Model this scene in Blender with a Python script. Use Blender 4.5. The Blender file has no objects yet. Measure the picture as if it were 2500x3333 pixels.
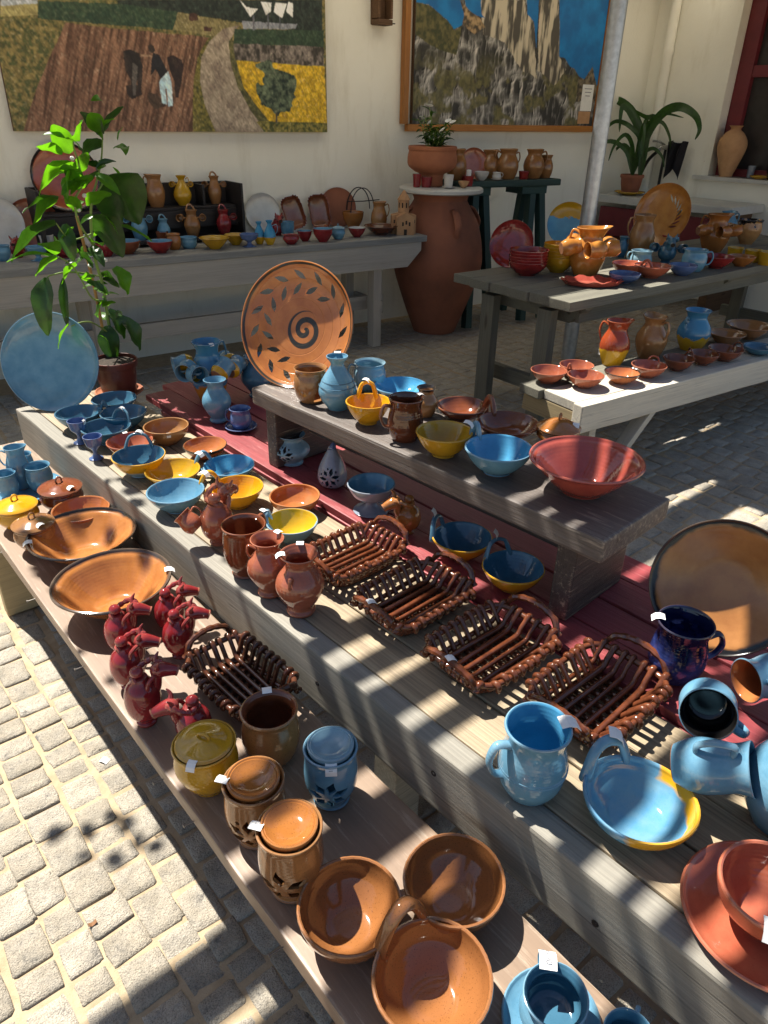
import bpy, bmesh, math, random
import numpy as np
from mathutils import Vector, Matrix

# ------------------------------------------------------------------ camera, sky, sun, exposure
SC = bpy.context.scene
COL = SC.collection
Z1, Z2, Z3, Z4, ZB, ZT, ZK = .43, .57, .585, .84, .45, .75, .80
cam_d = bpy.data.cameras.new('camera'); cam = bpy.data.objects.new('camera', cam_d); COL.objects.link(cam)
cam_d.sensor_fit = 'VERTICAL'; cam_d.sensor_height = 36.0; cam_d.lens = 36.0 * 2350 / 3333
cam_d.clip_start = .05; cam_d.clip_end = 500
cam.matrix_world = Matrix.Translation((0, 0, 1.6)) @ Matrix([[0.769068, 0.297529, -0.5656951], [-0.6389045, 0.3832132, -0.6670448], [0.0183167, 0.8744279, 0.4848096]]).to_4x4()
SC.camera = cam
SUN_EL, SUN_AZ = math.radians(59), math.radians(-10)      # azimuth from +Y towards +X
world = bpy.data.worlds.new('World'); SC.world = world; world.use_nodes = True
wn = world.node_tree.nodes; wl = world.node_tree.links
sky = wn.new('ShaderNodeTexSky'); sky.sky_type = 'NISHITA'; sky.sun_disc = False
sky.sun_elevation = SUN_EL; sky.sun_rotation = SUN_AZ
wl.new(sky.outputs[0], wn['Background'].inputs[0]); wn['Background'].inputs[1].default_value = .058
sd = bpy.data.lights.new('sun', 'SUN'); sd.energy = 5.0; sd.angle = math.radians(.55); sd.color = (1, .945, .855)
sun = bpy.data.objects.new('sun', sd); COL.objects.link(sun)
SV = Vector((math.sin(SUN_AZ) * math.cos(SUN_EL), math.cos(SUN_AZ) * math.cos(SUN_EL), math.sin(SUN_EL)))
sun.rotation_euler = SV.to_track_quat('Z', 'Y').to_euler(); sun.location = SV * 20
SC.view_settings.view_transform = 'Standard'; SC.view_settings.look = 'None'
SC.view_settings.gamma = 1; SC.view_settings.use_curve_mapping = False
SC.view_settings.exposure = 1.2
SC.cycles.max_bounces = 7; SC.cycles.diffuse_bounces = 4; SC.cycles.glossy_bounces = 4
SC.cycles.caustics_reflective = False; SC.cycles.caustics_refractive = False

rnd = random.Random(7)
PI = math.pi

# ------------------------------------------------------------------ materials
def newmat(name):
    m = bpy.data.materials.new(name); m.use_nodes = True
    nt = m.node_tree; b = nt.nodes['Principled BSDF']
    return m, nt, b
def N(nt, typ, **kw):
    n = nt.nodes.new(typ)
    for k, v in kw.items():
        if k in n.inputs.keys() if hasattr(n.inputs, 'keys') else False: n.inputs[k].default_value = v
        else: setattr(n, k, v)
    return n
def inp(n, name, v): n.inputs[name].default_value = v; return n
def ramp(nt, fac, stops):
    r = nt.nodes.new('ShaderNodeValToRGB'); nt.links.new(fac, r.inputs[0])
    e = r.color_ramp.elements
    while len(e) < len(stops): e.new(.5)
    for i, (p, c) in enumerate(stops):
        e[i].position = p; e[i].color = (*c, 1) if len(c) == 3 else c
    return r.outputs[0]
def coords(nt, kind='Object', scale=(1, 1, 1), rand=False):
    t = nt.nodes.new('ShaderNodeTexCoord'); mp = nt.nodes.new('ShaderNodeMapping')
    nt.links.new(t.outputs[kind], mp.inputs[0]); mp.inputs['Scale'].default_value = scale
    if rand:
        oi = nt.nodes.new('ShaderNodeObjectInfo'); vm = nt.nodes.new('ShaderNodeVectorMath'); vm.operation = 'SCALE'
        cx = nt.nodes.new('ShaderNodeCombineXYZ')
        for i in range(3): nt.links.new(oi.outputs['Random'], cx.inputs[i])
        nt.links.new(cx.outputs[0], vm.inputs[0]); vm.inputs['Scale'].default_value = 37.0
        nt.links.new(vm.outputs[0], mp.inputs['Location'])
    return mp.outputs[0]
def noise(nt, vec, scale, detail=4, rough=.55):
    n = nt.nodes.new('ShaderNodeTexNoise'); nt.links.new(vec, n.inputs['Vector'])
    n.inputs['Scale'].default_value = scale; n.inputs['Detail'].default_value = detail; n.inputs['Roughness'].default_value = rough
    return n.outputs['Fac']
def mixc(nt, fac, a, b, mode='MIX'):
    m = nt.nodes.new('ShaderNodeMix'); m.data_type = 'RGBA'; m.blend_type = mode
    for s, v in ((m.inputs[0], fac), (m.inputs[6], a), (m.inputs[7], b)):
        if hasattr(v, 'is_output') or isinstance(v, bpy.types.NodeSocket): nt.links.new(v, s)
        elif isinstance(v, (int, float)): s.default_value = v
        else: s.default_value = (*v, 1)
    return m.outputs[2]
def mathn(nt, op, a, b=0.0, clamp=False):
    m = nt.nodes.new('ShaderNodeMath'); m.operation = op; m.use_clamp = clamp
    for s, v in ((m.inputs[0], a), (m.inputs[1], b)):
        if isinstance(v, bpy.types.NodeSocket): nt.links.new(v, s)
        else: s.default_value = v
    return m.outputs[0]
def bump(nt, b, h, strength, dist=.002):
    n = nt.nodes.new('ShaderNodeBump'); n.inputs['Strength'].default_value = strength; n.inputs['Distance'].default_value = dist
    nt.links.new(h, n.inputs['Height']); nt.links.new(n.outputs[0], b.inputs['Normal'])
def sepz(nt, axis='Z'):
    t = nt.nodes.new('ShaderNodeTexCoord'); s = nt.nodes.new('ShaderNodeSeparateXYZ'); nt.links.new(t.outputs['Object'], s.inputs[0])
    return s.outputs[axis]

def glaze(name, c1, c2=None, rough=.13, scale=18, rings=.25, second=None, axis='Z', cut=0., soft=.004, drip=.01, spots=0, rim=None, foot=True):
    """a thrown, glazed pot: mottled colour, faint throwing rings, optionally dipped in a second glaze"""
    m, nt, b = newmat(name)
    c2 = c2 or tuple(v * .6 for v in c1)
    v = coords(nt, rand=True)
    n1 = noise(nt, v, scale, 5, .6)
    col = ramp(nt, n1, [(.30, c2), (.62, c1)])
    if rim:                                             # the glaze breaks darker towards the rim
        rf = nt.nodes.new('ShaderNodeMapRange'); nt.links.new(mathn(nt, 'ADD', sepz(nt), mathn(nt, 'MULTIPLY', n1, .02)), rf.inputs[0]); rf.inputs[1].default_value = rim[1]; rf.inputs[2].default_value = rim[2]
        col = mixc(nt, rf.outputs[0], col, rim[0])
    n2 = noise(nt, v, 420, 2, .5)
    sp = ramp(nt, n2, [(.30, tuple(x * .45 for x in c1)), (.40, c1)])
    col = mixc(nt, .35 if not spots else .75, col, sp, 'MIX') if spots else mixc(nt, .18, col, sp)
    ft = nt.nodes.new('ShaderNodeMapRange'); nt.links.new(sepz(nt), ft.inputs[0]); ft.inputs[1].default_value = .0010; ft.inputs[2].default_value = .0015
    if second:
        rad_ = lambda: mathn(nt, 'SQRT', mathn(nt, 'ADD', mathn(nt, 'POWER', sepz(nt, 'X'), 2.0), mathn(nt, 'POWER', sepz(nt, 'Y'), 2.0)))
        z = sepz(nt, axis) if axis in 'XYZ' else mathn(nt, 'MINIMUM', mathn(nt, 'SUBTRACT', rad_(), float(axis[1:])), mathn(nt, 'MULTIPLY', mathn(nt, 'SUBTRACT', sepz(nt, 'X'), .012), .35)) if axis != 'R' else mathn(nt, 'SQRT', mathn(nt, 'ADD', mathn(nt, 'POWER', sepz(nt, 'X'), 2.0), mathn(nt, 'POWER', sepz(nt, 'Y'), 2.0))); z = mathn(nt, 'ADD', z, mathn(nt, 'MULTIPLY', mathn(nt, 'SUBTRACT', noise(nt, v, 22, 2), .5), drip * 4))
        f = nt.nodes.new('ShaderNodeMapRange'); nt.links.new(z, f.inputs[0])
        f.inputs[1].default_value = cut - soft; f.inputs[2].default_value = cut + soft
        sc2 = mixc(nt, n1, tuple(x * .75 for x in second), second)
        col = mixc(nt, f.outputs[0], col, sc2)
    geo = nt.nodes.new('ShaderNodeNewGeometry'); edge = ramp(nt, geo.outputs['Pointiness'], [(.53, (0, 0, 0)), (.66, (1, 1, 1))])
    if foot: col = mixc(nt, mathn(nt, 'MULTIPLY', edge, mathn(nt, 'ADD', mathn(nt, 'MULTIPLY', noise(nt, v, 25, 3), .6), .05)), col, tuple(min(.8, .25 * x + .6 * y) for x, y in zip(c1, (.50, .36, .25))))
    if foot: col = mixc(nt, ft.outputs[0], (.30, .14, .075), col)
    nt.links.new(col, b.inputs['Base Color'])
    b.inputs['Roughness'].default_value = rough; b.inputs['IOR'].default_value = 1.58
    rr = mathn(nt, 'ADD', mathn(nt, 'MULTIPLY', noise(nt, v, 9, 3), .10), rough - .085); nt.links.new(rr, b.inputs['Roughness'])
    # throwing rings follow the height of the pot
    zz = sepz(nt); w = mathn(nt, 'SINE', mathn(nt, 'ADD', mathn(nt, 'MULTIPLY', zz, 900), mathn(nt, 'MULTIPLY', noise(nt, v, 9, 2), 7)))
    hgt = mathn(nt, 'ADD', mathn(nt, 'MULTIPLY', mathn(nt, 'MULTIPLY', w, rings * 1.6), ramp(nt, noise(nt, v, 12, 2), [(.35, (0, 0, 0)), (.65, (1, 1, 1))])), noise(nt, v, 48, 3))
    bump(nt, b, hgt, .10, .0018)
    return m

def wood(name, c1, c2, rough=.75, worn=None, wornamt=.45, gscale=1.0, crack=.55, bstr=.5, knot=.7):
    """boards: local X runs along the grain"""
    m, nt, b = newmat(name)
    v = coords(nt, scale=(1.3, 95, 95), rand=True); g = noise(nt, v, 1.6 * gscale, 6, .7)
    v2 = coords(nt, scale=(.9, 6, 6), rand=True); g2 = noise(nt, v2, 2.2, 4, .6)
    col = ramp(nt, g, [(.28, c2), (.66, c1)])
    oi = nt.nodes.new('ShaderNodeObjectInfo')
    k = mathn(nt, 'ADD', mathn(nt, 'MULTIPLY', oi.outputs['Random'], .26), .85)
    bl = ramp(nt, g2, [(.25, (.62, .62, .62)), (.7, (1.08, 1.08, 1.08))])
    col = mixc(nt, .45, col, bl, 'MULTIPLY')
    kc = nt.nodes.new('ShaderNodeCombineXYZ')
    for i in range(3): nt.links.new(k, kc.inputs[i])
    col = mixc(nt, 1.0, col, kc.outputs[0], 'MULTIPLY')
    v3 = coords(nt, scale=(1.5, 90, 90), rand=True); ck = noise(nt, v3, 1.0, 3, .8)
    ckm = ramp(nt, ck, [(.30, (crack, crack, crack)), (.37, (1, 1, 1))])
    col = mixc(nt, 1.0, col, ckm, 'MULTIPLY')
    vk = nt.nodes.new('ShaderNodeTexVoronoi'); nt.links.new(coords(nt, scale=(2.0, 7.5, 7.5), rand=True), vk.inputs['Vector']); vk.inputs['Scale'].default_value = 1.0
    kn = ramp(nt, vk.outputs['Distance'], [(.06, (.34, .26, .2)), (.085, (.7, .62, .55)), (.13, (1, 1, 1))]); col = mixc(nt, knot, col, kn, 'MULTIPLY')
    if worn:
        v4 = coords(nt, scale=(2.2, 26, 26), rand=True); wn_ = noise(nt, v4, 3.0, 8, .75)
        geo = nt.nodes.new('ShaderNodeNewGeometry')
        pt = ramp(nt, geo.outputs['Pointiness'], [(.5, (0, 0, 0)), (.58, (1, 1, 1))])
        wm = mathn(nt, 'ADD', wn_, mathn(nt, 'MULTIPLY', pt, .22))
        col = mixc(nt, ramp(nt, wm, [(1 - wornamt, (0, 0, 0)), (1.10 - wornamt, (1, 1, 1))]), col, worn)
    nt.links.new(col, b.inputs['Base Color']); b.inputs['Roughness'].default_value = rough
    h = mathn(nt, 'ADD', g, mathn(nt, 'MULTIPLY', ckm, .6)); bump(nt, b, h, bstr, .003)
    return m

def plain(name, c, rough=.6, c2=None, scale=8, metal=0, bs=.15, det=5):
    m, nt, b = newmat(name); v = coords(nt, rand=True)
    n1 = noise(nt, v, scale, det, .6); c2 = c2 or tuple(x * .72 for x in c)
    nt.links.new(ramp(nt, n1, [(.3, c2), (.68, c)]), b.inputs['Base Color'])
    b.inputs['Roughness'].default_value = rough; b.inputs['Metallic'].default_value = metal
    bump(nt, b, noise(nt, v, scale * 12, 3), bs, .002)
    return m

def granite():
    m, nt, b = newmat('granite_sett'); v = coords(nt, rand=True)
    base = ramp(nt, noise(nt, v, 14, 4, .6), [(.3, (.29, .275, .245)), (.7, (.46, .435, .39))])
    sp = ramp(nt, noise(nt, v, 330, 2, .6), [(.32, (.36, .35, .34)), (.44, (.86, .84, .8)), (.62, (1.12, 1.1, 1.05))])
    col = mixc(nt, .75, base, sp, 'MULTIPLY')
    blot = ramp(nt, noise(nt, v, 30, 4, .6), [(.27, (.40, .41, .44)), (.36, (.95, .95, .95)), (.6, (1.05, 1.02, .97))])
    col = mixc(nt, .9, col, blot, 'MULTIPLY')
    oi = nt.nodes.new('ShaderNodeObjectInfo')
    tint = ramp(nt, oi.outputs['Random'], [(0, (.86, .83, .78)), (1, (1.1, 1.08, 1.05))]); col = mixc(nt, 1, col, tint, 'MULTIPLY')
    nt.links.new(col, b.inputs['Base Color']); b.inputs['Roughness'].default_value = .85
    bump(nt, b, mathn(nt, 'ADD', noise(nt, v, 55, 5, .7), mathn(nt, 'MULTIPLY', noise(nt, v, 260, 3), .5)), 1.0, .008)
    return m

def leafmat(name, c, c2, tr=.55):
    m, nt, b = newmat(name); v = coords(nt, rand=True)
    n1 = noise(nt, v, 30, 4); col = ramp(nt, n1, [(.3, c2), (.7, c)])
    nt.links.new(col, b.inputs['Base Color']); b.inputs['Roughness'].default_value = .33
    t = nt.nodes.new('ShaderNodeBsdfTranslucent'); nt.links.new(mixc(nt, 1, col, (1.9, 2.05, .45), 'MULTIPLY') if 'leaf' in name else col, t.inputs[0])
    mx = nt.nodes.new('ShaderNodeMixShader'); mx.inputs[0].default_value = tr
    nt.links.new(b.outputs[0], mx.inputs[1]); nt.links.new(t.outputs[0], mx.inputs[2])
    nt.links.new(mx.outputs[0], nt.nodes['Material Output'].inputs[0])
    bump(nt, b, noise(nt, v, 70, 3), .4, .003)
    return m

M = {}
SKYB = (.14, .30, .415)
M['blue'] = glaze('sky_blue_glaze', SKYB, (0.068, 0.2, 0.312))
M['blue_in'] = glaze('bright_blue_glaze', (0.068, 0.288, 0.48), (0.048, 0.224, 0.4), rough=.1)
M['teal'] = glaze('deep_shaded_blue_glaze', (0.052, 0.152, 0.232), (0.036, 0.112, 0.176))  # darker copy of the sky blue, bowls' shade put into the colour
M['pale'] = glaze('pale_blue_glaze', (0.216, 0.352, 0.416), (0.12, 0.24, 0.336))
M['violet'] = glaze('violet_blue_glaze', (0.096, 0.152, 0.32), (0.056, 0.096, 0.224), rough=.2)
M['grey'] = glaze('blue_grey_glaze', (0.264, 0.304, 0.352), (0.16, 0.192, 0.264), rough=.2)
M['navy'] = glaze('mottled_navy_glaze', (0.044, 0.068, 0.24), (0.0096, 0.0144, 0.08), scale=70, rough=.09, second=(0.0048, 0.008, 0.04), cut=.070, soft=.022, drip=.03)
M['yellow'] = glaze('yellow_glaze', (0.624, 0.32, 0.0096), (0.496, 0.232, 0.008))
M['mustard'] = glaze('mustard_glaze', (.50, .29, .014), (.38, .20, .012))
M['honey'] = glaze('honey_brown_glaze', (0.336, 0.128, 0.0304), (0.192, 0.06, 0.016), spots=1)
M['amber'] = glaze('amber_glaze', (0.496, 0.208, 0.044), (0.368, 0.132, 0.024))
M['caramel'] = glaze('caramel_glaze', (0.288, 0.136, 0.0496), (0.176, 0.068, 0.024), spots=1, rough=.14)
M['orange'] = glaze('orange_clay_glaze', (0.448, 0.168, 0.056), (0.336, 0.104, 0.032))
M['tan'] = glaze('tan_glaze', (0.336, 0.168, 0.06), (0.24, 0.104, 0.036), rough=.2)
M['brown'] = glaze('red_brown_glaze', (0.208, 0.06, 0.024), (0.12, 0.0304, 0.0112))
M['choc'] = glaze('chocolate_glaze', (0.12, 0.0368, 0.016), (0.068, 0.0192, 0.008), rough=.1)
M['rod'] = glaze('basket_glaze', (.15, .045, .019), (.055, .017, .008), scale=45, rough=.12, rings=0, foot=False)
M['rod2'] = glaze('dark_basket_glaze', (0.104, 0.036, 0.0176), (0.048, 0.0176, 0.0096), scale=45, rough=.14, rings=0, foot=False)
M['red'] = glaze('crimson_glaze', (0.264, 0.0224, 0.02), (0.16, 0.0112, 0.0112), rough=.1)
M['ox'] = glaze('oxblood_glaze', (.25, .020, .024), (.14, .010, .012), rough=.09)
M['rose'] = glaze('rose_clay_glaze', (0.384, 0.08, 0.056), (0.288, 0.048, 0.036), rough=.11)
M['salmon'] = glaze('salmon_glaze', (0.464, 0.136, 0.072), (0.368, 0.08, 0.044), rough=.12)
M['pinkb'] = glaze('pink_brown_glaze', (0.352, 0.112, 0.06), (0.24, 0.06, 0.032), rough=.12)
M['white'] = glaze('white_glaze', (0.576, 0.56, 0.528), (0.48, 0.464, 0.44))
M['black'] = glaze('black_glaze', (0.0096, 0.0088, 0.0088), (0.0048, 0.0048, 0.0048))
M['terra'] = plain('terracotta', (.40, .145, .065), .8, (.27, .09, .045), 6)
M['terra_dark'] = plain('aged_terracotta', (.33, .115, .06), .85, (.16, .06, .036), 2.6)
M['clay'] = plain('buff_clay', (.52, .30, .15), .85, (.4, .21, .1), 12)
M['tablewood'] = wood('weathered_pine', (.44, .345, .22), (.185, .14, .088), .6)
M['facewood'] = wood('grey_weathered_beam', (.32, .30, .25), (.185, .172, .145), .8, worn=(.24, .21, .18), wornamt=.30)
M['plank'] = wood('taupe_painted_plank', (.255, .178, .122), (.205, .142, .098), .45, crack=.93, bstr=.14, worn=(.36, .28, .21), wornamt=.36)
M['plankleg'] = wood('yellowish_timber', (.46, .36, .20), (.34, .26, .14), .8)
M['redwood'] = wood('red_stained_board', (.33, .06, .066), (.20, .028, .034), .45, worn=(.40, .12, .12), wornamt=.34)
M['darkwood'] = wood('dark_stained_bench', (.078, .060, .052), (.038, .029, .025), .5, worn=(.30, .25, .18), wornamt=.27, bstr=.8)
M['darktop'] = wood('worn_bench_top', (.165, .138, .12), (.085, .068, .058), .5, worn=(.32, .27, .21), wornamt=.30, bstr=.8)
M['olive'] = wood('olive_grey_timber', (.20, .19, .145), (.12, .115, .09), .8)
M['olivelit'] = wood('sunlit_olive_timber', (.52, .48, .37), (.38, .35, .27), .8)  # lit copy of the olive timber, sunlight put into its colour
M['whitewood'] = wood('white_painted_timber', (.66, .61, .50), (.46, .43, .36), .7, worn=(.4, .37, .32), wornamt=.30)
M['beigewood'] = wood('beige_painted_table', (.50, .45, .38), (.40, .36, .30), .75, crack=.8)
M['greytop'] = wood('grey_table_top', (.34, .33, .30), (.22, .215, .2), .8, worn=(.42, .40, .36), wornamt=.30)
M['greenwood'] = wood('dark_green_timber', (.014, .055, .046), (.009, .034, .029), .55, crack=.9)
M['rack'] = wood('black_stained_rack', (.018, .013, .013), (.01, .008, .008), .6)
M['frame'] = wood('orange_pine_frame', (.42, .17, .03), (.28, .10, .018), .5)
M['oldwood'] = wood('old_brown_timber', (.16, .085, .04), (.07, .035, .018), .8)
M['maroon'] = plain('maroon_paint', (.17, .016, .024), .5, (.12, .012, .018))
def render_wall():
    m, nt, b = newmat('cream_render'); v = coords(nt)
    col = ramp(nt, noise(nt, v, 1.3, 5, .6), [(.3, (.81, .785, .69)), (.7, (.88, .86, .77))])
    st = ramp(nt, noise(nt, coords(nt, scale=(1.6, 1.6, .35)), 2.2, 6, .65), [(.32, (.84, .82, .78)), (.46, (1, 1, 1))])
    col = mixc(nt, .8, col, st, 'MULTIPLY')
    sc_ = ramp(nt, noise(nt, v, 34, 4, .7), [(.24, (.80, .76, .68)), (.29, (1, 1, 1))]); col = mixc(nt, .7, col, sc_, 'MULTIPLY')
    nt.links.new(col, b.inputs['Base Color']); b.inputs['Roughness'].default_value = .9
    bump(nt, b, mathn(nt, 'ADD', noise(nt, v, 9, 5), mathn(nt, 'MULTIPLY', noise(nt, v, 70, 3), .4)), .35, .01)
    return m
M['wall'] = render_wall()
M['marble'] = plain('marble_slab', (.55, .55, .52), .35, (.45, .45, .43), 5, bs=.03)
M['steel'] = plain('galvanised_steel', (.52, .56, .60), .42, (.38, .41, .45), 30, metal=.85, bs=.05)
M['iron'] = plain('dark_iron', (.03, .03, .03), .5, metal=.6)
M['chrome'] = plain('worn_chrome', (.5, .5, .5), .25, metal=1)
M['nail'] = plain('dull_nail', (.22, .2, .18), .5, metal=.7)
M['cloth'] = plain('black_cloth', (.012, .011, .016), .95, bs=.5)
M['glass'] = plain('dark_window_glass', (.05, .045, .045), .12, (.03, .028, .028), bs=.0)
M['paper'] = plain('white_paper', (.82, .82, .80), .7, (.74, .74, .72), 40, bs=.05)
M['ink'] = plain('grey_ink', (.25, .25, .28), .8)
M['soil'] = plain('dark_soil', (.05, .035, .025), .95, (.02, .015, .01), 60, bs=.9)
M['sand'] = plain('sandy_joint', (.46, .36, .235), .95, (.33, .25, .155), 25, bs=.8)
M['cane'] = plain('bamboo_cane', (.48, .22, .07), .6)
M['granite'] = granite()
M['leaf'] = leafmat('pepper_leaf', (.085, .22, .018), (.055, .15, .012), .58)
M['leafd'] = leafmat('dark_leaf', (.030, .085, .016), (.018, .05, .01), .3)  # shaded pepper leaves have their shade in this colour; other foliage is simply dark
M['stem'] = plain('green_stem', (.22, .32, .07), .6)
M['petal'] = plain('white_petal', (.8, .8, .78), .7)
M['plastic'] = plain('brown_plastic_pot', (.15, .035, .022), .35)
M['pink'] = plain('raw_pink_clay', (.50, .25, .16), .8)
M['roof'] = plain('roof_timber', (.30, .24, .17), .8)
M['sheet'] = leafmat('light_fill_sheet', (.90, .88, .81), (.87, .85, .78), .72)  # translucent stretch of the unseen roof, added to brighten the back wall
M['dry'] = plain('dry_leaf', (.25, .12, .05), .8)

# ------------------------------------------------------------------ mesh helpers
def mesh_obj(name, me, mat, parent=None, loc=(0, 0, 0), rot=(0, 0, 0), smooth=True, angle=40):
    o = bpy.data.objects.new(name, me); COL.objects.link(o)
    if mat is not None and not me.materials:
        for mm in (mat if isinstance(mat, (list, tuple)) else [mat]): me.materials.append(mm)
    if smooth:
        me.shade_smooth()
        if angle: me.set_sharp_from_angle(angle=math.radians(angle))
    o.location = loc; o.rotation_euler = rot
    if parent: o.parent = parent
    return o
def bm_mesh(bm, name='mesh'):
    me = bpy.data.meshes.new(name); bmesh.ops.recalc_face_normals(bm, faces=bm.faces); bm.to_mesh(me); bm.free(); return me
def tag(o, label, cat, group=None):
    o['label'] = label; o['category'] = cat
    if group: o['group'] = group
    return o
def thing(name, label, cat, loc, rz=0, group=None):
    o = bpy.data.objects.new(name, None); COL.objects.link(o); o.empty_display_size = .05
    o.location = loc; o.rotation_euler = (0, 0, rz); return tag(o, label, cat, group)
def struct(o): o['kind'] = 'structure'; return o

def catmull(pts, n=6):
    out = []
    P_ = [pts[0]] + list(pts) + [pts[-1]]
    for i in range(1, len(P_) - 2):
        a, b, c, d = (np.array(P_[i + k], float) for k in (-1, 0, 1, 2))
        for t in np.linspace(0, 1, n, endpoint=False):
            out.append(.5 * ((2 * b) + (c - a) * t + (2 * a - 5 * b + 4 * c - d) * t * t + (3 * b - 3 * c + d - a) * t ** 3))
    out.append(np.array(pts[-1], float)); return out

def lathe_me(prof, seg=36, split=None, wob=0., lip=None, oval=1.0):
    """prof: (r,z) from the axis underneath, up outside, down inside to the axis. split: index where the inside begins"""
    vs, fs, mi = [], [], []
    rings = []
    for k, (r, z) in enumerate(prof):
        if r < 1e-5: rings.append([len(vs)]); vs.append((0, 0, z)); continue
        ring = []
        for i in range(seg):
            a = 2 * PI * i / seg
            rr = r * (1 + wob * math.sin(2 * a + 1.1) + .6 * wob * math.sin(3 * a))
            zz = z
            if lip:                                         # pulled pouring lip towards +X
                f = max(0., (z - lip[0]) / (lip[1] - lip[0])); q = max(0., math.cos(a)) ** 6
                rr += f * q * lip[2]; zz += f * q * lip[2] * .25
            ring.append(len(vs)); vs.append((rr * math.cos(a), rr * math.sin(a) * oval, zz))
        rings.append(ring)
    for k in range(len(rings) - 1):
        a, b = rings[k], rings[k + 1]; m_ = 1 if split is not None and k >= split else 0
        for i in range(seg):
            j = (i + 1) % seg
            if len(a) == 1 and len(b) == 1: break
            if len(a) == 1: fs.append((a[0], b[j], b[i]))
            elif len(b) == 1: fs.append((a[i], a[j], b[0]))
            else: fs.append((a[i], a[j], b[j], b[i]))
            mi.append(m_)
    me = bpy.data.meshes.new('lathe'); me.from_pydata(vs, [], fs)
    me.polygons.foreach_set('material_index', mi); me.update(); return me

def vessel_prof(ctrl, r, h, t, n=5):
    """closed thrown vessel with rounded rim from normalised outside control points"""
    out = [(p[0] * r, p[1] * h) for p in catmull(ctrl, n)]
    prof = [(0, 0)] + out
    fl = max(t, .04 * h)
    rt, zt = out[-1]
    prof += [(rt - t * .15, zt + t * .38), (rt - t * .55, zt + t * .5), (rt - t * .95, zt + t * .2)]
    split = len(prof) - 2
    inn = [(max(p[0] - t, .002), p[1]) for p in reversed(out[:-1]) if p[1] > fl * 1.25]
    prof += inn
    rl = inn[-1][0] if inn else rt * .5
    prof += [(rl * .8, fl), (rl * .4, fl * .9), (0, fl * .85)]
    return prof, split

PR = {
 'bowl':  [(.40, 0), (.42, .05), (.44, .10), (.66, .32), (.84, .60), (.95, .85), (1, 1)],
 'wide':  [(.36, 0), (.38, .07), (.42, .12), (.58, .33), (.78, .66), (.90, .88), (.97, .95), (1, 1)],
 'deep':  [(.45, 0), (.47, .06), (.66, .25), (.88, .55), (.97, .82), (1, 1)],
 'cup':   [(.62, 0), (.66, .05), (.86, .25), (.96, .55), (.96, .8), (1, 1)],
 'mug':   [(.70, 0), (.74, .03), (.95, .20), (1.02, .36), (.98, .55), (.885, .74), (.88, .83), (.94, .93), (1, 1)],
 'barrel':[(.66, 0), (.70, .03), (.90, .2), (1.02, .45), (1.0, .68), (.90, .87), (.93, .95), (1, 1)],
 'beaker':[(.78, 0), (.8, .04), (.86, .3), (.93, .7), (1, 1)],
 'vase':  [(.62, 0), (.74, .02), (.78, .06), (.66, .12), (.98, .26), (1.28, .44), (1.2, .6), (.82, .76), (.70, .83), (.74, .9), (1, 1)],
 'bottle':[(.9, 0), (1.0, .04), (1.6, .22), (1.75, .38), (1.35, .6), (.7, .8), (.62, .88), (.95, .97), (1, 1)],
 'jug':   [(.80, 0), (.84, .03), (1.10, .2), (1.28, .40), (1.18, .58), (.88, .74), (.76, .82), (.82, .92), (1, 1)],
 'tall':  [(.82, 0), (.86, .03), (1.08, .2), (1.2, .42), (1.10, .62), (.84, .80), (.82, .88), (1, 1)],
 'goblet':[(.72, 0), (.74, .03), (.5, .08), (.27, .20), (.22, .34), (.40, .46), (.74, .60), (.90, .80), (1, 1)],
 'pot':   [(.50, 0), (.53, .05), (.82, .30), (1.0, .58), (.95, .82), (.92, .92), (1, 1)],
 'jar':   [(.62, 0), (.70, .03), (.66, .08), (.92, .30), (1.0, .55), (.95, .82), (.93, .92), (1, 1)],
 'plate': [(.52, 0), (.54, .14), (.74, .34), (.90, .62), (.97, .86), (1, 1)],
 'saucer':[(.45, 0), (.48, .16), (.72, .38), (.92, .75), (1, 1)],
 'flower':[(.72, 0), (.74, .05), (.86, .45), (.93, .82), (1.0, .83), (1.02, .97), (1, 1)],
 'amph':  [(.9, 0), (1.0, .05), (1.55, .3), (2.05, .55), (1.95, .72), (1.3, .86), (.75, .92), (.7, .96), (1, 1)],
 'body':  [(.55, 0), (.57, .05), (.48, .10), (.85, .26), (1.0, .50), (.88, .76), (.56, .92), (.44, 1)],
}
def pot(name, label, cat, kind, g, mat, rz=0, group=None, seg=36, t=None, mat_in=None, wob=.011, lip=0, parent=None, tilt=(0, 0)):
    x, y, z, r, h = g
    t = t or max(.003, min(.007, .06 * r + .001))
    prof, split = vessel_prof(PR[kind], r - 0, h, t)
    me = lathe_me(prof, seg, split if mat_in else None, wob, (h * .72, h, r * lip) if lip else None)
    ms = [mat] + ([mat_in] if mat_in else [])
    o = mesh_obj(name, me, ms, parent, (x, y, z + .0008), (tilt[0], tilt[1], rz))
    if label: tag(o, label, cat, group)
    return o

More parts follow.
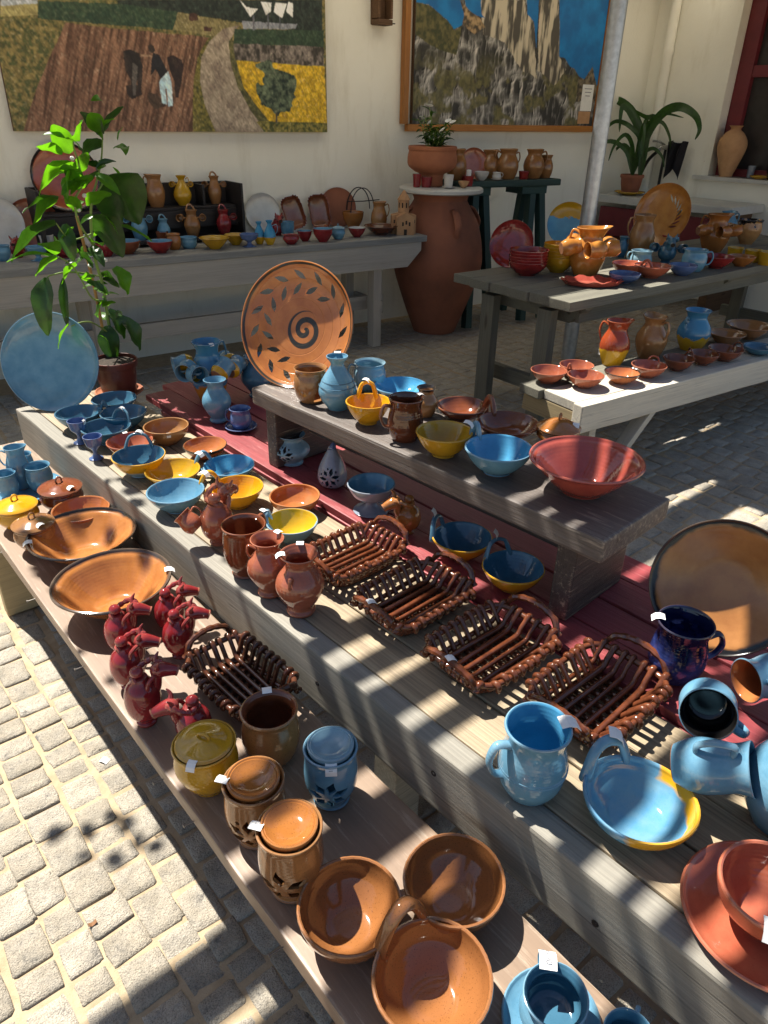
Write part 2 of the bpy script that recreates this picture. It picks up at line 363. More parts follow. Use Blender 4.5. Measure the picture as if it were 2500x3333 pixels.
def tube_me(pts, rad, seg=8, sub=5, flat=1.0, close=False, twist=0):
    """smooth tube through pts; rad is a number or one per point; flat squashes along the binormal"""
    pts = [np.array(p, float) for p in pts]
    rs = [rad] * len(pts) if isinstance(rad, (int, float)) else list(rad)
    if close:
        ctl = [(*p, r) for p, r in zip(pts + [pts[0]], rs + [rs[0]])]; cp = catmull(ctl, sub)[:-1]
    else: cp = catmull([(*p, r) for p, r in zip(pts, rs)], sub) if sub > 1 else [np.array((*p, r)) for p, r in zip(pts, rs)]
    n = len(cp); vs, fs = [], []
    up = np.array((0, 0, 1.)); prev = None
    for i, c in enumerate(cp):
        p = c[:3]; a = cp[(i - 1) % n if close else max(i - 1, 0)][:3]; b = cp[(i + 1) % n if close else min(i + 1, n - 1)][:3]
        d = b - a; d /= (np.linalg.norm(d) + 1e-9)
        if prev is None:
            u = np.cross(d, up if abs(d[2]) < .9 else np.array((1., 0, 0)))
        else: u = prev - d * (prev @ d)
        u /= (np.linalg.norm(u) + 1e-9); prev = u; w = np.cross(d, u)
        for k in range(seg):
            an = 2 * PI * k / seg + twist * i
            vs.append(tuple(p + c[3] * (math.cos(an) * u + math.sin(an) * flat * w)))
    m = n if close else n - 1
    for i in range(m):
        j = (i + 1) % n
        for k in range(seg):
            l = (k + 1) % seg; fs.append((i * seg + k, i * seg + l, j * seg + l, j * seg + k))
    if not close:
        fs.append(tuple(reversed(range(seg)))); fs.append(tuple((n - 1) * seg + k for k in range(seg)))
    me = bpy.data.meshes.new('tube'); me.from_pydata(vs, [], fs); me.update(); return me

def side_handle(o, r, h, ang, mat, out=.55, zt=.86, zb=.30, rt=.9, rb=.98, th=.10, name='handle', flat=.65):
    ca, sa = math.cos(ang), math.sin(ang)
    P_ = [(r * rt * .96, h * zt), (r * (1 + out * .6), h * (zt + .05)), (r * (1 + out), h * (zt * .62 + zb * .38)), (r * (1 + out * .62), h * (zb + .06)), (r * rb * .97, h * zb)]
    pts = [(q[0] * ca, q[0] * sa, q[1]) for q in P_]
    k = r * th
    return mesh_obj(name, tube_me(pts, [k * 1.15, k, k, k * .95, k * 1.2], 10, 6, flat), mat, o)
def arch_handle(o, r, zr, ang, mat, span=.45, hh=.05, th=.008, rr=.97, name='handle', tipout=0.):
    """loop standing on the rim"""
    pts = []
    for t in np.linspace(-1, 1, 7):
        a = ang + span * t; e = math.sqrt(max(0, 1 - t * t)); q = r * rr + tipout * e
        pts.append((q * math.cos(a), q * math.sin(a), zr - .004 + hh * e))
    pts = [(pts[0][0], pts[0][1], zr - .012)] + pts + [(pts[-1][0], pts[-1][1], zr - .012)]
    return mesh_obj(name, tube_me(pts, [th * 1.2] * 2 + [th] * 5 + [th * 1.2] * 2, 10, 5, .7), mat, o)
def bridge_handle(o, a, b, zr, hh, th, mat, name='handle'):
    a = np.array((*a, 0.)); b = np.array((*b, 0.)); pts = []
    for t in np.linspace(0, 1, 7):
        p = a + (b - a) * t; pts.append((p[0], p[1], zr + hh * math.sin(PI * t) ** .8))
    d = (b - a); d /= np.linalg.norm(d)
    pts = [tuple(a + np.array((0, 0, zr - .02)) + d * .004)] + pts + [tuple(b + np.array((0, 0, zr - .02)) - d * .004)]
    return mesh_obj(name, tube_me(pts, th, 10, 6, .75), mat, o)
def ring_knob(o, z, R, th, mat, rz=0):
    pts = [(R * math.cos(a) * math.cos(rz), R * math.cos(a) * math.sin(rz), z + R * .75 + R * math.sin(a)) for a in np.linspace(0, 2 * PI, 11)[:-1]]
    return mesh_obj('knob', tube_me(pts, th, 8, 4, .8, True), mat, o)
TAG_ME = None
def price_tag(o, p, rz=0, tiltx=.9, s=1.0, text=None):
    """small folded paper sticker on a rim"""
    global TAG_ME
    if TAG_ME is None:
        vs, fs = [], []
        for i, (yy, zz) in enumerate(((-.011, -.0035), (-.004, .0008), (.004, .0008), (.011, -.003))):
            for xx in (-.0085, .0085): vs.append((xx, yy, zz)); 
        n = len(vs); vs += [(x, y, z - .0006) for x, y, z in vs]
        for i in range(3):
            a = 2 * i; fs.append((a, a + 1, a + 3, a + 2)); fs.append((n + a + 2, n + a + 3, n + a + 1, n + a))
        for i in range(3):
            a = 2 * i; fs.append((a, a + 2, n + a + 2, n + a)); fs.append((a + 3, a + 1, n + a + 1, n + a + 3))
        fs.append((1, 0, n, n + 1)); fs.append((6, 7, n + 7, n + 6))
        TAG_ME = bpy.data.meshes.new('tag'); TAG_ME.from_pydata(vs, [], fs); TAG_ME.update(); TAG_ME.materials.append(M['paper'])
    t = bpy.data.objects.new('price_tag', TAG_ME); COL.objects.link(t); t.parent = o; t.location = p
    t.rotation_euler = (tiltx, 0, rz); t.scale = (s, s, s)
    if text:
        c = bpy.data.curves.new('print', 'FONT'); c.body = text; c.size = .0085; c.align_x = 'CENTER'; c.align_y = 'CENTER'; c.extrude = .00006
        d0 = bpy.data.objects.new('tmp', c); COL.objects.link(d0); bpy.context.view_layer.update(); pm = bpy.data.meshes.new_from_object(d0.evaluated_get(bpy.context.evaluated_depsgraph_get())); bpy.data.objects.remove(d0)
        d = bpy.data.objects.new('tag_print', pm); COL.objects.link(d); pm.materials.clear(); pm.materials.append(M['ink']); d.parent = t; d.location = (0, 0, .0011); d.rotation_euler = (0, 0, PI / 2)
    return t
def rim_tag(o, r, h, ang, s=1.0, text=None, lean=.25):
    return price_tag(o, (r * .97 * math.cos(ang), r * .97 * math.sin(ang), h + .0045), ang - PI / 2 + PI, lean, s, text)
def lid(o, r, z, dome, mat, knob='ring', dish=0, rz=.4):
    """lid resting in the mouth: domed, or dished for the lantern jars"""
    if dish: pr = [(0, -.010), (r * .5, -.010), (r * .88, -.006), (r * .92, .002), (r * .91, .0055), (r * .86, .0065), (r * .81, .004), (r * .78, .0045), (r * .6, -dish * .5), (r * .3, -dish * .9), (0, -dish)]
    else: pr = [(0, -.003), (r * .8, -.003), (r * 1.03, 0), (r * 1.06, .0035), (r * 1.0, .007), (r * .8, dome * .45), (r * .5, dome * .78), (r * .22, dome * .96), (0, dome)]
    pr = [(max(0, p[0]), p[1] + .03 + (0 if not dish else .004)) for p in pr]
    l = mesh_obj('lid', lathe_me(pr, 36), mat, o, (0, 0, z - .03)); dome += .03 if not dish else 0
    if knob == 'ring': ring_knob(l, dome - .002, max(.0075, r * .17), max(.0028, r * .05), mat, rz)
    if knob == 'strap':
        k = r * .26
        mesh_obj('knob', tube_me([(-k, 0, dome - .006), (-k * .7, 0, dome + k * .5), (0, 0, dome + k * .62), (k * .7, 0, dome + k * .4), (k, 0, dome - .006)], [k * .22, k * .24, k * .24, k * .24, k * .22], 10, 5, .8), mat, l, (0, 0, 0), (0, 0, rz))
    return l
def cut(o, cutters):
    """subtract real openings from a pot"""
    bm = bmesh.new()
    for verts in cutters:      # each: list of inner ring points, list of outer ring points
        a = [bm.verts.new(v) for v in verts[0]]; b = [bm.verts.new(v) for v in verts[1]]; n = len(a)
        bm.faces.new(a[::-1]); bm.faces.new(b)
        for i in range(n): bm.faces.new((a[i], a[(i + 1) % n], b[(i + 1) % n], b[i]))
    co = bpy.data.objects.new('cutter', bm_mesh(bm)); COL.objects.link(co); co.matrix_world = Matrix.Identity(4)
    keep = o.matrix_world.copy(), o.location.copy(), o.rotation_euler.copy(), o.parent
    o.parent = None; o.location = (0, 0, 0); o.rotation_euler = (0, 0, 0)
    md = o.modifiers.new('b', 'BOOLEAN'); md.operation = 'DIFFERENCE'; md.object = co; md.solver = 'EXACT'
    bpy.context.view_layer.update()
    dg = bpy.context.evaluated_depsgraph_get()
    me = bpy.data.meshes.new_from_object(o.evaluated_get(dg))
    o.modifiers.clear(); o.data = me; bpy.data.objects.remove(co)
    o.parent = keep[3]; o.location = keep[1]; o.rotation_euler = keep[2]
def petal_cuts(r_in, r_out, ang, z, size, n=6, dots=True, start=0., wide=.2):
    """flower of leaf-shaped openings on a pot wall, centred at angle/height"""
    res = []
    def shape(pts):
        a, b = [], []
        for u, v in pts:
            for R, lst in ((r_in, a), (r_out, b)):
                q = ang + u / ((r_in + r_out) / 2); lst.append((R * math.cos(q), R * math.sin(q), z + v))
        res.append((a, b))
    for k in range(n):
        t = start + 2 * PI * k / n; c, s = math.cos(t), math.sin(t)
        pts = [(c * l - s * w, s * l + c * w) for l, w in ((.22 * size, 0), (.55 * size, -wide * size), (1.0 * size, 0), (.55 * size, wide * size))]
        shape(pts)
        if dots:
            t2 = t + PI / n; cx, cy = .85 * size * math.cos(t2), .85 * size * math.sin(t2)
            shape([(cx + .11 * size * math.cos(q), cy + .11 * size * math.sin(q)) for q in np.linspace(0, 2 * PI, 7)[:-1]])
    return res

BOARD = {}
def board(name, L, w, t, mat, parent, loc, rz=0, rot=None, bev=.004, jit=.0):
    """beam with eased edges; local X along its length, origin at the middle of its top"""
    key = (round(L, 3), round(w, 3), round(t, 3), mat.name, round(bev, 4))
    if key not in BOARD:
        bm = bmesh.new(); bmesh.ops.create_cube(bm, size=1)
        nx = max(1, min(8, int(L / .35)))
        bmesh.ops.scale(bm, vec=(L, w, t), verts=bm.verts); bmesh.ops.translate(bm, vec=(0, 0, -t / 2), verts=bm.verts)
        if L > .8:                                          # hand-sawn: edges wander by a millimetre or two
            bmesh.ops.subdivide_edges(bm, edges=[e for e in bm.edges if abs((e.verts[0].co - e.verts[1].co).x) > L * .5], cuts=max(3, int(L / .16)))
            jr = random.Random(len(BOARD)); off = {}
            for v in bm.verts:
                k = (round(v.co.x, 4), v.co.y > 0, v.co.z > -t / 2); v.co.y += jr.gauss(0, .0011); v.co.z += jr.gauss(0, .0005)
        bmesh.ops.bevel(bm, geom=[e for e in bm.edges if e.calc_face_angle(0) > .6], offset=min(bev, t * .3), segments=2, affect='EDGES', profile=.6)
        me = bm_mesh(bm); me.materials.append(mat); BOARD[key] = me
    o = bpy.data.objects.new(name, BOARD[key]); COL.objects.link(o); o.location = loc; o.rotation_euler = rot if rot else (0, 0, rz)
    if parent: o.parent = parent
    return o

# ------------------------------------------------------------------ ground and setts
gm = bpy.data.meshes.new('ground'); gm.from_pydata([(-60, -60, 0), (60, -60, 0), (60, 60, 0), (-60, 60, 0)], [], [(0, 1, 2, 3)])
ground = struct(mesh_obj('ground', gm, M['sand'], None, (0, 0, -.0048), smooth=False))
def sett_pts(w, l, seed, n=14):
    r = random.Random(seed); rings = []
    def ring(ins, z, jz):
        out = []
        for k in range(n):
            a = 2 * PI * k / n; c, s = math.cos(a), math.sin(a)
            e = .18
            x = math.copysign(abs(c) ** e, c) * (w / 2 - ins); y = math.copysign(abs(s) ** e, s) * (l / 2 - ins)
            q = jit[k]; out.append((x * q, y * q, z + r.uniform(-jz, jz)))
        return out
    jit = [1 + r.uniform(-.06, .045) for _ in range(n)]
    tz = r.uniform(-.003, .003)
    return ring(.0, -.03, 0), ring(.0005, -.0042 + tz, .0014), ring(.0045, -.0006 + tz, .0010), ring(.020, .0004 + tz, .0008), (0, 0, .0006 + tz)
def sett_geom(w, l, seed, off=(0, 0), rot=0, vs=None, fs=None):
    R = sett_pts(w, l, seed); vs = [] if vs is None else vs; fs = [] if fs is None else fs
    b0 = len(vs); n = len(R[0]); c, s = math.cos(rot), math.sin(rot)
    for ring in R[:4]:
        for x, y, z in ring: vs.append((off[0] + c * x - s * y, off[1] + s * x + c * y, z))
    vs.append((off[0], off[1], R[4][2]))
    for k in range(3):
        for i in range(n):
            j = (i + 1) % n; fs.append((b0 + k * n + i, b0 + k * n + j, b0 + (k + 1) * n + j, b0 + (k + 1) * n + i))
    for i in range(n): fs.append((b0 + 3 * n + i, b0 + 3 * n + (i + 1) % n, b0 + 4 * n))
    return vs, fs
setts = []
r_ = random.Random(11); X_ = -1.9
while X_ < 7.15:
    cw = r_.uniform(.080, .112) if X_ < 1.2 else r_.uniform(.10, .14)
    y_ = -.6 + r_.uniform(-.1, 0)
    while y_ < 4.75:
        l_ = r_.choice([r_.uniform(.062, .08), r_.uniform(.075, .098), r_.uniform(.095, .125)]) * (1 if X_ < 1.2 else 1.15)
        wob_ = .018 * math.sin(y_ * 2.3 + X_ * 3) + .008 * math.sin(y_ * 7 + X_ * 11)
        setts.append((X_ + cw / 2 + wob_, y_ + l_ / 2, cw - r_.uniform(.005, .011), l_ - r_.uniform(.005, .010), r_.uniform(-.05, .05)))
        y_ += l_
    X_ += cw
def seen(s):
    x, y = s[0], s[1]; v = cam.matrix_world.inverted() @ Vector((x, y, 0)); d = -v.z
    if d < .3: return None
    u, w = 2350 * v.x / d, 2350 * v.y / d
    if abs(u) > 1330 or abs(w) > 1750: return None
    if x < .46 and y < 2.6: return d
    if x > 1.85 and y < 2.2 and not (x > 2.9 and y > 1.9): return d + .4
    return None
order = sorted([(seen(s), i) for i, s in enumerate(setts) if seen(s) is not None])
near = set(i for _, i in order[:295])
SETT = {}
vs, fs = [], []
for i, s in enumerate(setts):
    if i in near:
        kw, kl = round(s[2] / .012), round(s[3] / .012); key = (kw, kl, i % 4)
        if key not in SETT:
            v_, f_ = sett_geom(kw * .012, kl * .012, hash(key) % 9999); me = bpy.data.meshes.new('sett'); me.from_pydata(v_, [], f_); me.update(); me.materials.append(M['granite']); me.shade_smooth(); SETT[key] = me
        o = bpy.data.objects.new('cobblestone', SETT[key]); COL.objects.link(o); o.parent = ground
        o.location = (s[0], s[1], .0048 + r_.uniform(-.0018, .0018)); o.rotation_euler = (r_.uniform(-.02, .02), r_.uniform(-.02, .02), s[4] + (PI if i % 3 else 0))
        o.scale = (s[2] / (kw * .012), s[3] / (kl * .012), 1)
    else: sett_geom(s[2], s[3], i, (s[0], s[1]), s[4], vs, fs)
me = bpy.data.meshes.new('setts'); me.from_pydata(vs, [], fs); me.update()
far = mesh_obj('cobblestone_paving', me, M['granite'], ground, (0, 0, .0048)); far['kind'] = 'stuff'
# litter and a weed or two in the joints
for k, (x, y, c) in enumerate(((0.1377, 1.1363, 0.0),)):
    bm = bmesh.new(); bmesh.ops.create_grid(bm, x_segments=3, y_segments=2, size=.009)
    for v in bm.verts: v.co.z = .006 * abs(v.co.x / .009) ** 2 + rnd.uniform(0, .003); v.co.y *= .55
    tag(mesh_obj('fallen_leaf', bm_mesh(bm), M['dry'], None, (x, y, .004), (0, 0, k * 1.3)), 'small dry brown leaf lying on the sunlit cobblestones', 'leaf')
pt = (0.3339, 1.5769, -0.0)
o = price_tag(None, (pt[0], pt[1], .005), .5, 0, 1.1); tag(o, 'white paper price sticker fallen onto the sunny cobblestones', 'paper'); o.name = 'fallen_sticker'

# ------------------------------------------------------------------ the building
WA = math.radians(4.7); WO = Vector((2.5, 5.05, 0))
def wp(s, z, off=0.):      # point on the back wall: s along it, off in front of it
    return Vector((WO.x + s * math.cos(WA) - off * math.sin(WA), WO.y - s * math.sin(WA) - off * math.cos(WA), z))
bld = thing('building', 'cream rendered building wall with a downspout and a maroon window', 'building', wp(0, 0))
def prism(name, corners, z0, z1, mat, parent):
    bm = bmesh.new(); a = [bm.verts.new((x, y, z0)) for x, y in corners]; b = [bm.verts.new((x, y, z1)) for x, y in corners]; n = len(a)
    bm.faces.new(a[::-1]); bm.faces.new(b)
    for i in range(n): bm.faces.new((a[i], a[(i + 1) % n], b[(i + 1) % n], b[i]))
    o = mesh_obj(name, bm_mesh(bm), mat, None, smooth=False)
    if parent: o.parent = parent; o.matrix_parent_inverse = Matrix.Translation(-Vector(parent.location))
    return o
p0, p1, p2, p3 = wp(-7, 0), wp(4.716, 0), wp(4.716, 0, -.3), wp(-7, 0, -.3)
prism('wall', [(p0.x, p0.y), (p1.x, p1.y), (p2.x, p2.y), (p3.x, p3.y)], -.02, 3.3, M['wall'], bld)
RX = 7.2
prism('wall', [(RX, 4.95), (RX, 3.84), (RX + .3, 3.84), (RX + .3, 4.95)], -.02, 3.3, M['wall'], bld)
prism('wall', [(RX, 3.84), (RX, .2), (RX + .3, .2), (RX + .3, 3.84)], -.02, 1.09, M['wall'], bld)
prism('wall', [(RX, 3.84), (RX, .2), (RX + .3, .2), (RX + .3, 3.84)], 2.6, 3.3, M['wall'], bld)
prism('window_sill', [(RX - .06, 3.96), (RX - .06, 2.2), (RX + .17, 2.2), (RX + .17, 3.96)], 1.092, 1.125, M['marble'], bld)
win = prism('window', [(RX + .19, 3.838), (RX + .19, 2.2), (RX + .20, 2.2), (RX + .20, 3.838)], 1.1, 2.6, M['glass'], bld)
for nm, c, z0, z1 in (('window_frame', [(RX + .13, 3.836), (RX + .13, 3.70), (RX + .188, 3.70), (RX + .188, 3.836)], 1.126, 2.598),
                      ('window_frame', [(RX + .135, 3.698), (RX + .135, 2.2), (RX + .187, 2.2), (RX + .187, 3.698)], 1.93, 2.02),
                      ('window_frame', [(RX + .135, 3.698), (RX + .135, 2.2), (RX + .187, 2.2), (RX + .187, 3.698)], 1.126, 1.19)):
    f = prism(nm, c, z0, z1, M['maroon'], win)
    f.parent = win; f.matrix_parent_inverse = Matrix.Identity(4)
def world_child(o, parent):
    bpy.context.view_layer.update(); w = o.matrix_world.copy(); o.parent = parent; o.matrix_parent_inverse = parent.matrix_world.inverted(); o.matrix_world = w
ds = mesh_obj('downspout', tube_me([(7.15, 4.46, z) for z in (.9, 1.4, 2.1, 2.115, 2.16, 2.175, 3.2)], [.045, .045, .045, .05, .05, .045, .045], 14, 1), M['wall'], None); ds.parent = bld; ds.matrix_parent_inverse = Matrix.Translation(-Vector(bld.location))

# wooden lantern bracket on the wall between the paintings
s0 = [(1.5229, 2.1739)][0]
t = thing('wall_lantern', 'small dark wooden lantern bracket on the wall between the paintings', 'lantern', wp(s0[0], s0[1] - .02, 0), -WA)
board('bracket', .13, .09, .035, M['oldwood'], t, (0, -.055, .03), 0)
board('back_plate', .13, .025, .34, M['oldwood'], t, (0, -.0135, .34), 0)
board('side_panel', .02, .075, .30, M['oldwood'], t, (-.055, -.064, .335), 0); board('side_panel', .02, .075, .30, M['oldwood'], t, (.055, -.064, .335), 0)
mesh_obj('nail', tube_me([(.08, -.04, .012), (.115, -.06, .012)], .004, 6, 1), M['iron'], t)

# ------------------------------------------------------------------ the two paintings (flat prints: colour lives in the canvas grid)
def vnoise(x, y, seed):
    rs = np.random.RandomState(seed); g = rs.rand(128, 128)
    xi = np.floor(x).astype(int); yi = np.floor(y).astype(int); fx = x - xi; fy = y - yi; fx = fx * fx * (3 - 2 * fx); fy = fy * fy * (3 - 2 * fy)
    a = g[xi % 128, yi % 128]; b = g[(xi + 1) % 128, yi % 128]; c = g[xi % 128, (yi + 1) % 128]; d = g[(xi + 1) % 128, (yi + 1) % 128]
    return (a * (1 - fx) + b * fx) * (1 - fy) + (c * (1 - fx) + d * fx) * fy
def fbm(x, y, seed, o=5): return sum(vnoise(x * 2 ** k, y * 2 ** k, seed + k) * .5 ** (k + 1) for k in range(o)) / (1 - .5 ** o)
def inpoly(S, Z, poly, wob=0., seed=3):
    if wob: S = S + wob * (fbm(S * 14, Z * 14, seed, 3) - .5); Z = Z + wob * (fbm(S * 14 + 9, Z * 14, seed + 5, 3) - .5)
    ins = np.zeros(S.shape, bool); n = len(poly)
    for i in range(n):
        (x1, y1), (x2, y2) = poly[i], poly[(i + 1) % n]
        c = ((y1 > Z) != (y2 > Z)) & (S < (x2 - x1) * (Z - y1) / (y2 - y1 + 1e-12) + x1); ins ^= c
    return ins
def canvas(name, label, s0, s1, z0, z1, fn, nx, nz, frame=None):
    ss = np.linspace(s0, s1, nx); zz = np.linspace(z0, z1, nz); S, Z = np.meshgrid(ss, zz)
    col = fn(S, Z); col = (2 * col + np.roll(col, 1, 0) + np.roll(col, -1, 0) + np.roll(col, 1, 1) + np.roll(col, -1, 1)) / 6; col = np.clip(col * 1.55, .002, 1)
    root = thing(name, label, 'painting', wp((s0 + s1) / 2, z0, .004), -WA)
    w = (s1 - s0) / 2
    vs_ = np.stack([S - (s0 + s1) / 2, np.full(S.shape, -.042), Z - z0], -1).reshape(-1, 3)
    idx = np.arange(nx * nz).reshape(nz, nx)
    f_ = np.stack([idx[:-1, :-1], idx[:-1, 1:], idx[1:, 1:], idx[1:, :-1]], -1).reshape(-1, 4)
    me = bpy.data.meshes.new('canvas'); me.from_pydata(vs_.tolist(), [], f_.tolist())
    at = me.color_attributes.new('paint', 'FLOAT_COLOR', 'POINT'); c4 = np.ones((nx * nz, 4), np.float32); c4[:, :3] = col.reshape(-1, 3); at.data.foreach_set('color', c4.ravel()); me.update()
    m, nt, b = newmat(name + '_oil_paint'); ca = nt.nodes.new('ShaderNodeVertexColor'); ca.layer_name = 'paint'
    nt.links.new(ca.outputs[0], b.inputs['Base Color']); b.inputs['Roughness'].default_value = .6; bump(nt, b, noise(nt, coords(nt), 120, 3), .3, .002)
    mesh_obj('canvas', me, m, root)
    board('stretcher', 2 * w, .028, z1 - z0, M['oldwood'], root, (0, -.0185, z1 - z0), 0, bev=.002)
    if frame:
        board('frame_rail', 2 * w + .1, .05, .05, M['frame'], root, (0, -.03, -.001), 0); board('frame_rail', 2 * w + .1, .05, .05, M['frame'], root, (0, -.03, z1 - z0 + .052), 0)
        for sx in (-1, 1): board('frame_stile', z1 - z0, .05, .05, M['frame'], root, (sx * (w + .001) + (0 if sx > 0 else -.05), -.03, (z1 - z0) / 2), 0, rot=(0, PI / 2, 0))
    return root
def paint1(S, Z):
    c = np.zeros(S.shape + (3,)); n = fbm(S * 18, Z * 18, 1); n2 = fbm(S * 60, Z * 60, 2, 3)
    def fill(poly, a, b, nn=n2, wob=.01):
        k = inpoly(S, Z, poly, wob); t = np.clip((nn - .3) / .4, 0, 1)[..., None]; col = np.array(a) * (1 - t) + np.array(b) * t; c[k] = col[k]
    big = [(-9, -9), (9, -9), (9, 9), (-9, 9)]
    fill(big, (.05, .06, .02), (.20, .15, .05))
    fill([(-0.3843, 2.1523), (1.0277, 2.2635), (1.0223, 2.0689), (0.405, 2.0906), (-0.0155, 2.1153), (-0.3878, 2.131)], (.006, .012, .010), (.02, .03, .024))
    fill([(-1.0334, 2.1012), (-0.8386, 2.1166), (-0.8445, 2.0875), (-1.0397, 2.0728)], (.25, .28, .3), (.4, .42, .45)); fill([(-1.0397, 2.0728), (-0.8427, 2.0962), (-0.85, 2.0438), (-1.0507, 2.0226)], (.22, .18, .07), (.35, .3, .12))
    fill([(-0.8315, 2.1114), (-0.8569, 2.0259), (-0.0609, 2.0229), (-0.0151, 2.1185), (-0.3873, 2.1341)], (.010, .030, .018), (.035, .06, .03))
    fill([(-0.0151, 2.1185), (0.4261, 2.0802), (0.2249, 2.0075), (-0.0609, 2.0229)], (.13, .11, .045), (.22, .18, .08))
    fr = fbm((S - Z * .35) * 70, (Z + S * .3) * 7, 7, 4)
    fill([(-0.7058, 2.017), (-0.3297, 2.0061), (0.1776, 1.9997), (0.0852, 1.8828), (0.0236, 1.6204), (0.0038, 1.4497), (-1.049, 1.4577), (-0.9425, 1.6613), (-0.8303, 1.8399)], (.065, .03, .018), (.22, .115, .07), fr)
    fill([(0.1776, 1.9997), (0.1054, 1.914), (0.0479, 1.7759), (0.0192, 1.6008), (0.0146, 1.4497), (0.1952, 1.4501), (0.116, 1.6222), (0.096, 1.7534), (0.1189, 1.8844), (0.2024, 1.9945)], (.05, .05, .012), (.17, .14, .03))
    fill([(0.3929, 2.0764), (0.2782, 2.0507), (0.175, 1.9746), (0.1105, 1.884), (0.0875, 1.7531), (0.1052, 1.622), (0.1706, 1.45), (0.5634, 1.4507), (0.4404, 1.586), (0.3499, 1.7351), (0.3118, 1.8796), (0.3126, 1.9823)], (.17, .13, .10), (.29, .235, .175), n, 0)
    fill([(0.3126, 1.9823), (0.3118, 1.8796), (0.3499, 1.7351), (0.4404, 1.586), (0.5634, 1.4507), (0.6487, 1.4508), (0.5022, 1.6), (0.3973, 1.7348), (0.3532, 1.8745), (0.3529, 1.9947)], (.03, .035, .012), (.10, .09, .03))
    fill([(0.3582, 2.0541), (1.0352, 2.0876), (1.0327, 1.9933), (0.3467, 1.974)], (.012, .03, .016), (.03, .055, .028))
    fill([(0.3445, 1.9738), (1.0327, 1.9933), (1.0295, 1.8731), (0.3473, 1.8829)], (.03, .025, .02), (.17, .14, .12), fbm(S * 50, Z * 36, 5, 2))
    fill([(0.3537, 1.8797), (1.0346, 1.8733), (1.0528, 1.4515), (0.6487, 1.4508), (0.5022, 1.6), (0.3965, 1.7258)], (.34, .20, .006), (.55, .36, .02))
    fill([(0.4731, 1.5246), (1.0544, 1.5199), (1.0528, 1.4515), (0.5392, 1.4506)], (.04, .05, .012), (.22, .18, .04))
    fill([(0.417, 2.1031), (0.8287, 2.1099), (0.8156, 2.0828), (0.4242, 2.0582)], (.16, .17, .2), (.24, .25, .28))
    for p in ([(0.407, 2.2146), (0.4561, 2.179), (0.5353, 2.1749), (0.4784, 2.1274)], [(0.5584, 2.2166), (0.637, 2.216), (0.6294, 2.1684), (0.5915, 2.1454)], [(0.6669, 2.2217), (0.752, 2.2215), (0.7124, 2.1368), (0.652, 2.1666)], [(0.7642, 2.2326), (0.7988, 2.2251), (0.7949, 2.1459), (0.7449, 2.1767)]): fill(p, (.6, .6, .58), (.75, .75, .72), n, 0)
    for p in ([(0.4925, 2.1384), (0.5059, 2.1393), (0.5039, 2.0547), (0.4904, 2.0539)], [(0.6009, 2.1494), (0.6123, 2.1502), (0.6092, 2.0698), (0.5977, 2.0691)], [(0.6897, 2.1437), (0.699, 2.1444), (0.6973, 2.0754), (0.6879, 2.0748)]): fill(p, (.06, .07, .08), (.1, .1, .12), n, 0)
    d = fbm(S * 22, Z * 22, 9, 4)
    fill([(0.5672, 1.8574), (0.6151, 1.8773), (0.6976, 1.8755), (0.7788, 1.8205), (0.7953, 1.7562), (0.7582, 1.6518), (0.6804, 1.5744), (0.5961, 1.5827), (0.511, 1.6558), (0.5103, 1.7744)], (.006, .016, .012), (.10, .13, .075), fbm(S * 40, Z * 40, 19, 4), .16)
    fill([(0.6275, 1.5832), (0.642, 1.5834), (0.6404, 1.5165), (0.6258, 1.5164)], (.05, .04, .03), (.06, .05, .04), n, 0)
    fill([(-0.4075, 1.7103), (-0.3198, 1.7163), (-0.3036, 1.6665), (-0.3699, 1.6414), (-0.4077, 1.6722)], (.02, .012, .01), (.03, .018, .014), n, .02); fill([(-0.266, 1.681), (-0.2071, 1.6741), (-0.1554, 1.6065), (-0.2392, 1.5877), (-0.2693, 1.63)], (.025, .014, .012), (.05, .03, .02), n, .02)
    fill([(-0.3916, 1.8971), (-0.3486, 1.9073), (-0.2908, 1.8862), (-0.281, 1.8217), (-0.2953, 1.7504), (-0.3159, 1.6763), (-0.3292, 1.6793), (-0.3236, 1.7428), (-0.3463, 1.7205), (-0.3499, 1.6452), (-0.3689, 1.6481), (-0.3652, 1.7364), (-0.3947, 1.7926)], (.010, .008, .008), (.035, .022, .018), n, .01)
    fill([(-0.3444, 1.8352), (-0.314, 1.8203), (-0.3473, 1.6621), (-0.3635, 1.6583), (-0.3581, 1.7449)], (.07, .06, .055), (.11, .095, .085), n, .01)
    fill([(-0.1196, 1.8781), (-0.0782, 1.8884), (-0.0242, 1.866), (-0.0159, 1.816), (-0.0492, 1.7126), (-0.0713, 1.6516), (-0.0916, 1.6546), (-0.0862, 1.7457), (-0.1122, 1.8121)], (.012, .007, .007), (.035, .018, .016), n, .01)
    fill([(-0.2853, 1.8848), (-0.1986, 1.8793), (-0.2, 1.8694), (-0.2872, 1.8718)], (.2, .13, .08), (.25, .16, .1), n, 0)
    fill([(-0.2345, 1.9293), (-0.2136, 1.94), (-0.1953, 1.9314), (-0.1906, 1.909), (-0.2047, 1.892), (-0.2274, 1.8974)], (.012, .008, .006), (.03, .02, .015), n, 0)
    fill([(-0.2062, 1.8952), (-0.168, 1.8873), (-0.1259, 1.7999), (-0.1721, 1.7546), (-0.2008, 1.8069), (-0.2372, 1.7723), (-0.2225, 1.8488)], (.004, .004, .006), (.012, .012, .016), n, 0)
    fill([(-0.1761, 1.7545), (-0.1198, 1.8001), (-0.1062, 1.7331), (-0.1142, 1.6072), (-0.1454, 1.6049), (-0.1429, 1.7014), (-0.1526, 1.7045), (-0.1522, 1.6152), (-0.184, 1.6215), (-0.1889, 1.7338)], (.34, .48, .55), (.5, .62, .66), n, 0)
